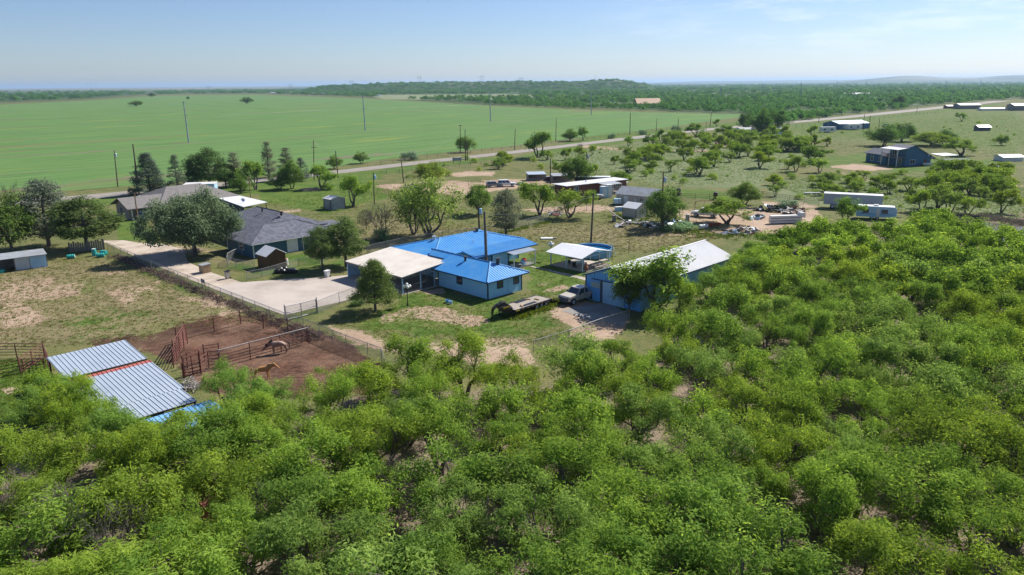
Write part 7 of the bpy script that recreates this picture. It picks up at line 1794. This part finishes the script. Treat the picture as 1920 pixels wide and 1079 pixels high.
t = thing('orange_shed','small orange-red painted hut among the mesquites','hut', G(418,985), A45); ORG = paint('orange_paint',(.42,.11,.05),.7,(.36,.09,.045),1.0)
MB().box(-.9,.9,-.9,.9,0,1.7).build('wall', ORG, t); MB().slab([(-1.05,-1.05,1.85),(1.05,-1.05,1.7),(1.05,1.05,1.7),(-1.05,1.05,1.85)],.08).build('roof', RUST, t)

# ------------------------------------------------------------------ horses
def horse(label, pos, hd, coat, mane, head_down=.0, s=1.0, rump=None):
    """one skinned body: barrel, neck and head, four jointed legs; mane and tail as parts. x is forward"""
    V = [((-.62,0,1.12),.25,.27),((-.25,0,1.06),.27,.30),((.18,0,1.06),.27,.29),((.52,0,1.12),.22,.27)]
    E = [(0,1),(1,2),(2,3)]
    def add(p, r, par, r2=None): V.append((p,r,r2 or r)); E.append((par,len(V)-1)); return len(V)-1
    nz = 1.55-.75*head_down; hx = 1.15+.12*head_down
    n1 = add((.78,0,1.30-.12*head_down),.16,3,.2); n2 = add((hx-.15,0,nz),.10,n1,.13)
    h1 = add((hx+.02,0,nz+.05-.12*head_down),.10,n2,.12); h2 = add((hx+.28,0,nz-.17-.12*head_down),.075,h1); h3 = add((hx+.42,0,nz-.32-.12*head_down),.06,h2)
    for sy in (-1,1):
        a = add((.50,sy*.15,.82),.12,3); b = add((.53+.03*sy,sy*.15,.48),.06,a); c = add((.51+.06*sy,sy*.15,.14),.042,b); add((.55+.06*sy,sy*.15,.03),.055,c)
        a = add((-.66,sy*.16,.86),.15,0); b = add((-.60,sy*.16,.62),.085,a); c = add((-.76+.05*sy,sy*.16,.42),.055,b); d_ = add((-.70+.05*sy,sy*.16,.12),.042,c); add((-.66+.05*sy,sy*.16,.03),.055,d_)
        add((hx+.0,sy*.06,nz+.22-.12*head_down),.022,h1)
    me = bpy.data.meshes.new('horse'); me.from_pydata([v[0] for v in V], E, []); me.update(); me.materials.append(coat)
    o = mkobj('horse', me); o.location = pos; o.rotation_euler = (0,0,math.radians(hd)); o.scale = (s,s,s)
    sk = o.modifiers.new('skin','SKIN')
    for i, v in enumerate(V): me.skin_vertices[0].data[i].radius = (v[1], v[2])
    me.skin_vertices[0].data[0].use_root = True
    sb = o.modifiers.new('sub','SUBSURF'); sb.levels = 2; sb.render_levels = 2
    MB().path([(-.86,0,1.2),(-1.0,0,1.0),(-1.02,.02,.65),(-.99,.03,.38)],.07,.04,6).build('tail', mane, o)
    m = MB()
    for k in range(9):
        f = k/8; m.obox((.62+f*(hx-.66),.03*(-1)**k,1.42+f*(nz-1.30)-.02),(.16,.07,.24),Matrix.Rotation(.4,3,'Y'))
    m.build('mane', mane, o)
    tag(o, label, 'horse'); return o
PALO = paint('palomino_coat',(.42,.19,.055),.7,(.5,.27,.11),1.5); ROAN = paint('roan_coat',(.25,.14,.10),.75,(.36,.26,.215),1.8,lo=.4,hi=.6); DKM = paint('dark_mane',(.05,.035,.03),.8); FLAX = paint('flaxen_mane',(.48,.26,.10),.8)
horse('golden chestnut horse in the muddy corral above the thicket', G(493,712), 8, PALO, FLAX, .25, .98)
horse('pinkish roan horse grazing behind the corral rail', G(524,663), 196, ROAN, DKM, .95, 1.0)
# ------------------------------------------------------------------ the air
def haze():
    m = bpy.data.materials.new('haze'); m.use_nodes = True; nt = m.node_tree; nt.nodes.clear()
    o_ = nt.nodes.new('ShaderNodeOutputMaterial'); v = nt.nodes.new('ShaderNodeVolumePrincipled')
    v.inputs['Color'].default_value = (0.54, 0.75, 1.0, 1); v.inputs['Density'].default_value = 7e-5; v.inputs['Anisotropy'].default_value = 0.25
    nt.links.new(v.outputs[0], o_.inputs['Volume'])
    o = MB().box(-64000, 64000, -9000, 64000, -1.0, 110.0).build('haze', m)
    o['kind'] = 'stuff'; o['label'] = 'pale blue haze over the distant plain'; o['category'] = 'haze'
haze()

# ------------------------------------------------------------------ grass standing on the ground
def tufts(name, label, zones, seed, h, mat, col, blades=7, avoid=()):
    rng = np.random.default_rng(seed); C = []
    for poly, n in zones:
        P = np.array([G(*p)[:2] for p in poly]); got = 0
        while got < n:
            xy = rng.uniform(P.min(0), P.max(0), (n*2, 2)); ok = inpoly(xy[:,0], xy[:,1], P) > 0
            for av in avoid: ok &= inpoly(xy[:,0], xy[:,1], np.array([G(*p)[:2] for p in av])) < 0
            xy = xy[ok][:n-got]; got += len(xy); C.append(np.concatenate([xy, np.zeros((len(xy),1))], 1))
    C = np.concatenate(C); k = blades; cl = np.repeat(C, k, 0) + np.random.default_rng(seed+1).normal(size=(len(C)*k,3))*np.array([.13,.13,0])
    sz = np.repeat(rng.uniform(.4,1.25,len(C)), k); cl[:,2] = h*sz*.35
    nor = rng.normal(size=cl.shape)*np.array([1,1,.7]) + np.array([0,0,.6])
    me = leaf_mesh(name, cl, nor, np.repeat(np.clip(rng.normal(.5,.3,len(C)),0,1),k), h*.95, h*.30, rng, mat, 0)
    o = mkobj(name, me); o.color = (*col,1); tag(o, label, 'grass', None, 'stuff')
PADS = [[(380,545),(534,594),(670,562),(770,552),(850,545),(850,480),(650,480),(540,522),(440,528),(345,468),(262,454),(190,450),(220,468),(268,490)]]
GRN, DRYG = leafmat('lawn_tuft', (0.075,0.125,0.020), (0.20,0.24,0.055), .35), leafmat('dry_tuft', (0.13,0.115,0.045), (0.34,0.27,0.15), .25)
LAWN = [(600,600),(700,590),(780,548),(920,570),(1000,545),(1060,560),(1040,590),(1080,630),(960,650),(820,640),(700,632)]
tufts('grass', 'short lawn grass round the blue house and trailer', [(LAWN, 2200), ([(990,470),(1180,468),(1100,520),(1090,555),(1000,552)], 1200)], 1, .17, GRN, (1,1,1))
tufts('grass', 'mixed weeds over the dry paddock above the corral', [([(-80,500),(200,480),(330,540),(500,606),(330,615),(240,645),(-80,660)], 2200)], 3, .2, GRN, (.95,.92,.85), avoid=PADS)
tufts('dry_grass', 'straw coloured tufts over the dry paddock above the corral', [([(-80,500),(200,480),(330,540),(500,606),(330,615),(240,645),(-80,660)], 2600)], 5, .17, DRYG, (1,1,1), avoid=PADS)
tufts('dry_grass', 'straw coloured grass in the meadow behind the blue roofs', [([(560,440),(720,402),(900,425),(1200,412),(1370,440),(1240,478),(1160,470),(900,446),(700,478),(600,490)], 4000)], 7, .2, DRYG, (.95,1,1), avoid=PADS)
tufts('grass', 'green tufts in the meadow behind the blue roofs', [([(480,380),(700,345),(900,370),(1300,375),(1370,440),(1240,478),(1160,470),(900,446),(700,478),(560,440)], 5000)], 9, .22, GRN, (1,1,.9), avoid=PADS)
tufts('grass', 'bright grass on the low side of the tin shelter', [([(-60,675),(90,675),(120,740),(90,800),(-80,800)], 1500)], 11, .18, GRN, (.85,1,.7))
WEEDM = leafmat('weed_tuft', (0.20,0.24,0.10), (0.40,0.41,0.24), .4)
tufts('weeds', 'grey-green weeds over the rough pasture beyond the fence', [([(940,302),(1080,280),(1340,258),(1480,262),(1560,300),(1440,342),(1230,352),(1100,330)], 9000), ([(1440,345),(1560,327),(1800,334),(1960,360),(1960,412),(1740,405),(1560,384)], 6000), ([(1400,262),(1480,244),(1700,227),(1900,215),(1940,290),(1860,296),(1640,280),(1560,292)], 6000)], 13, .36, WEEDM, (.85,1,.8), 8)
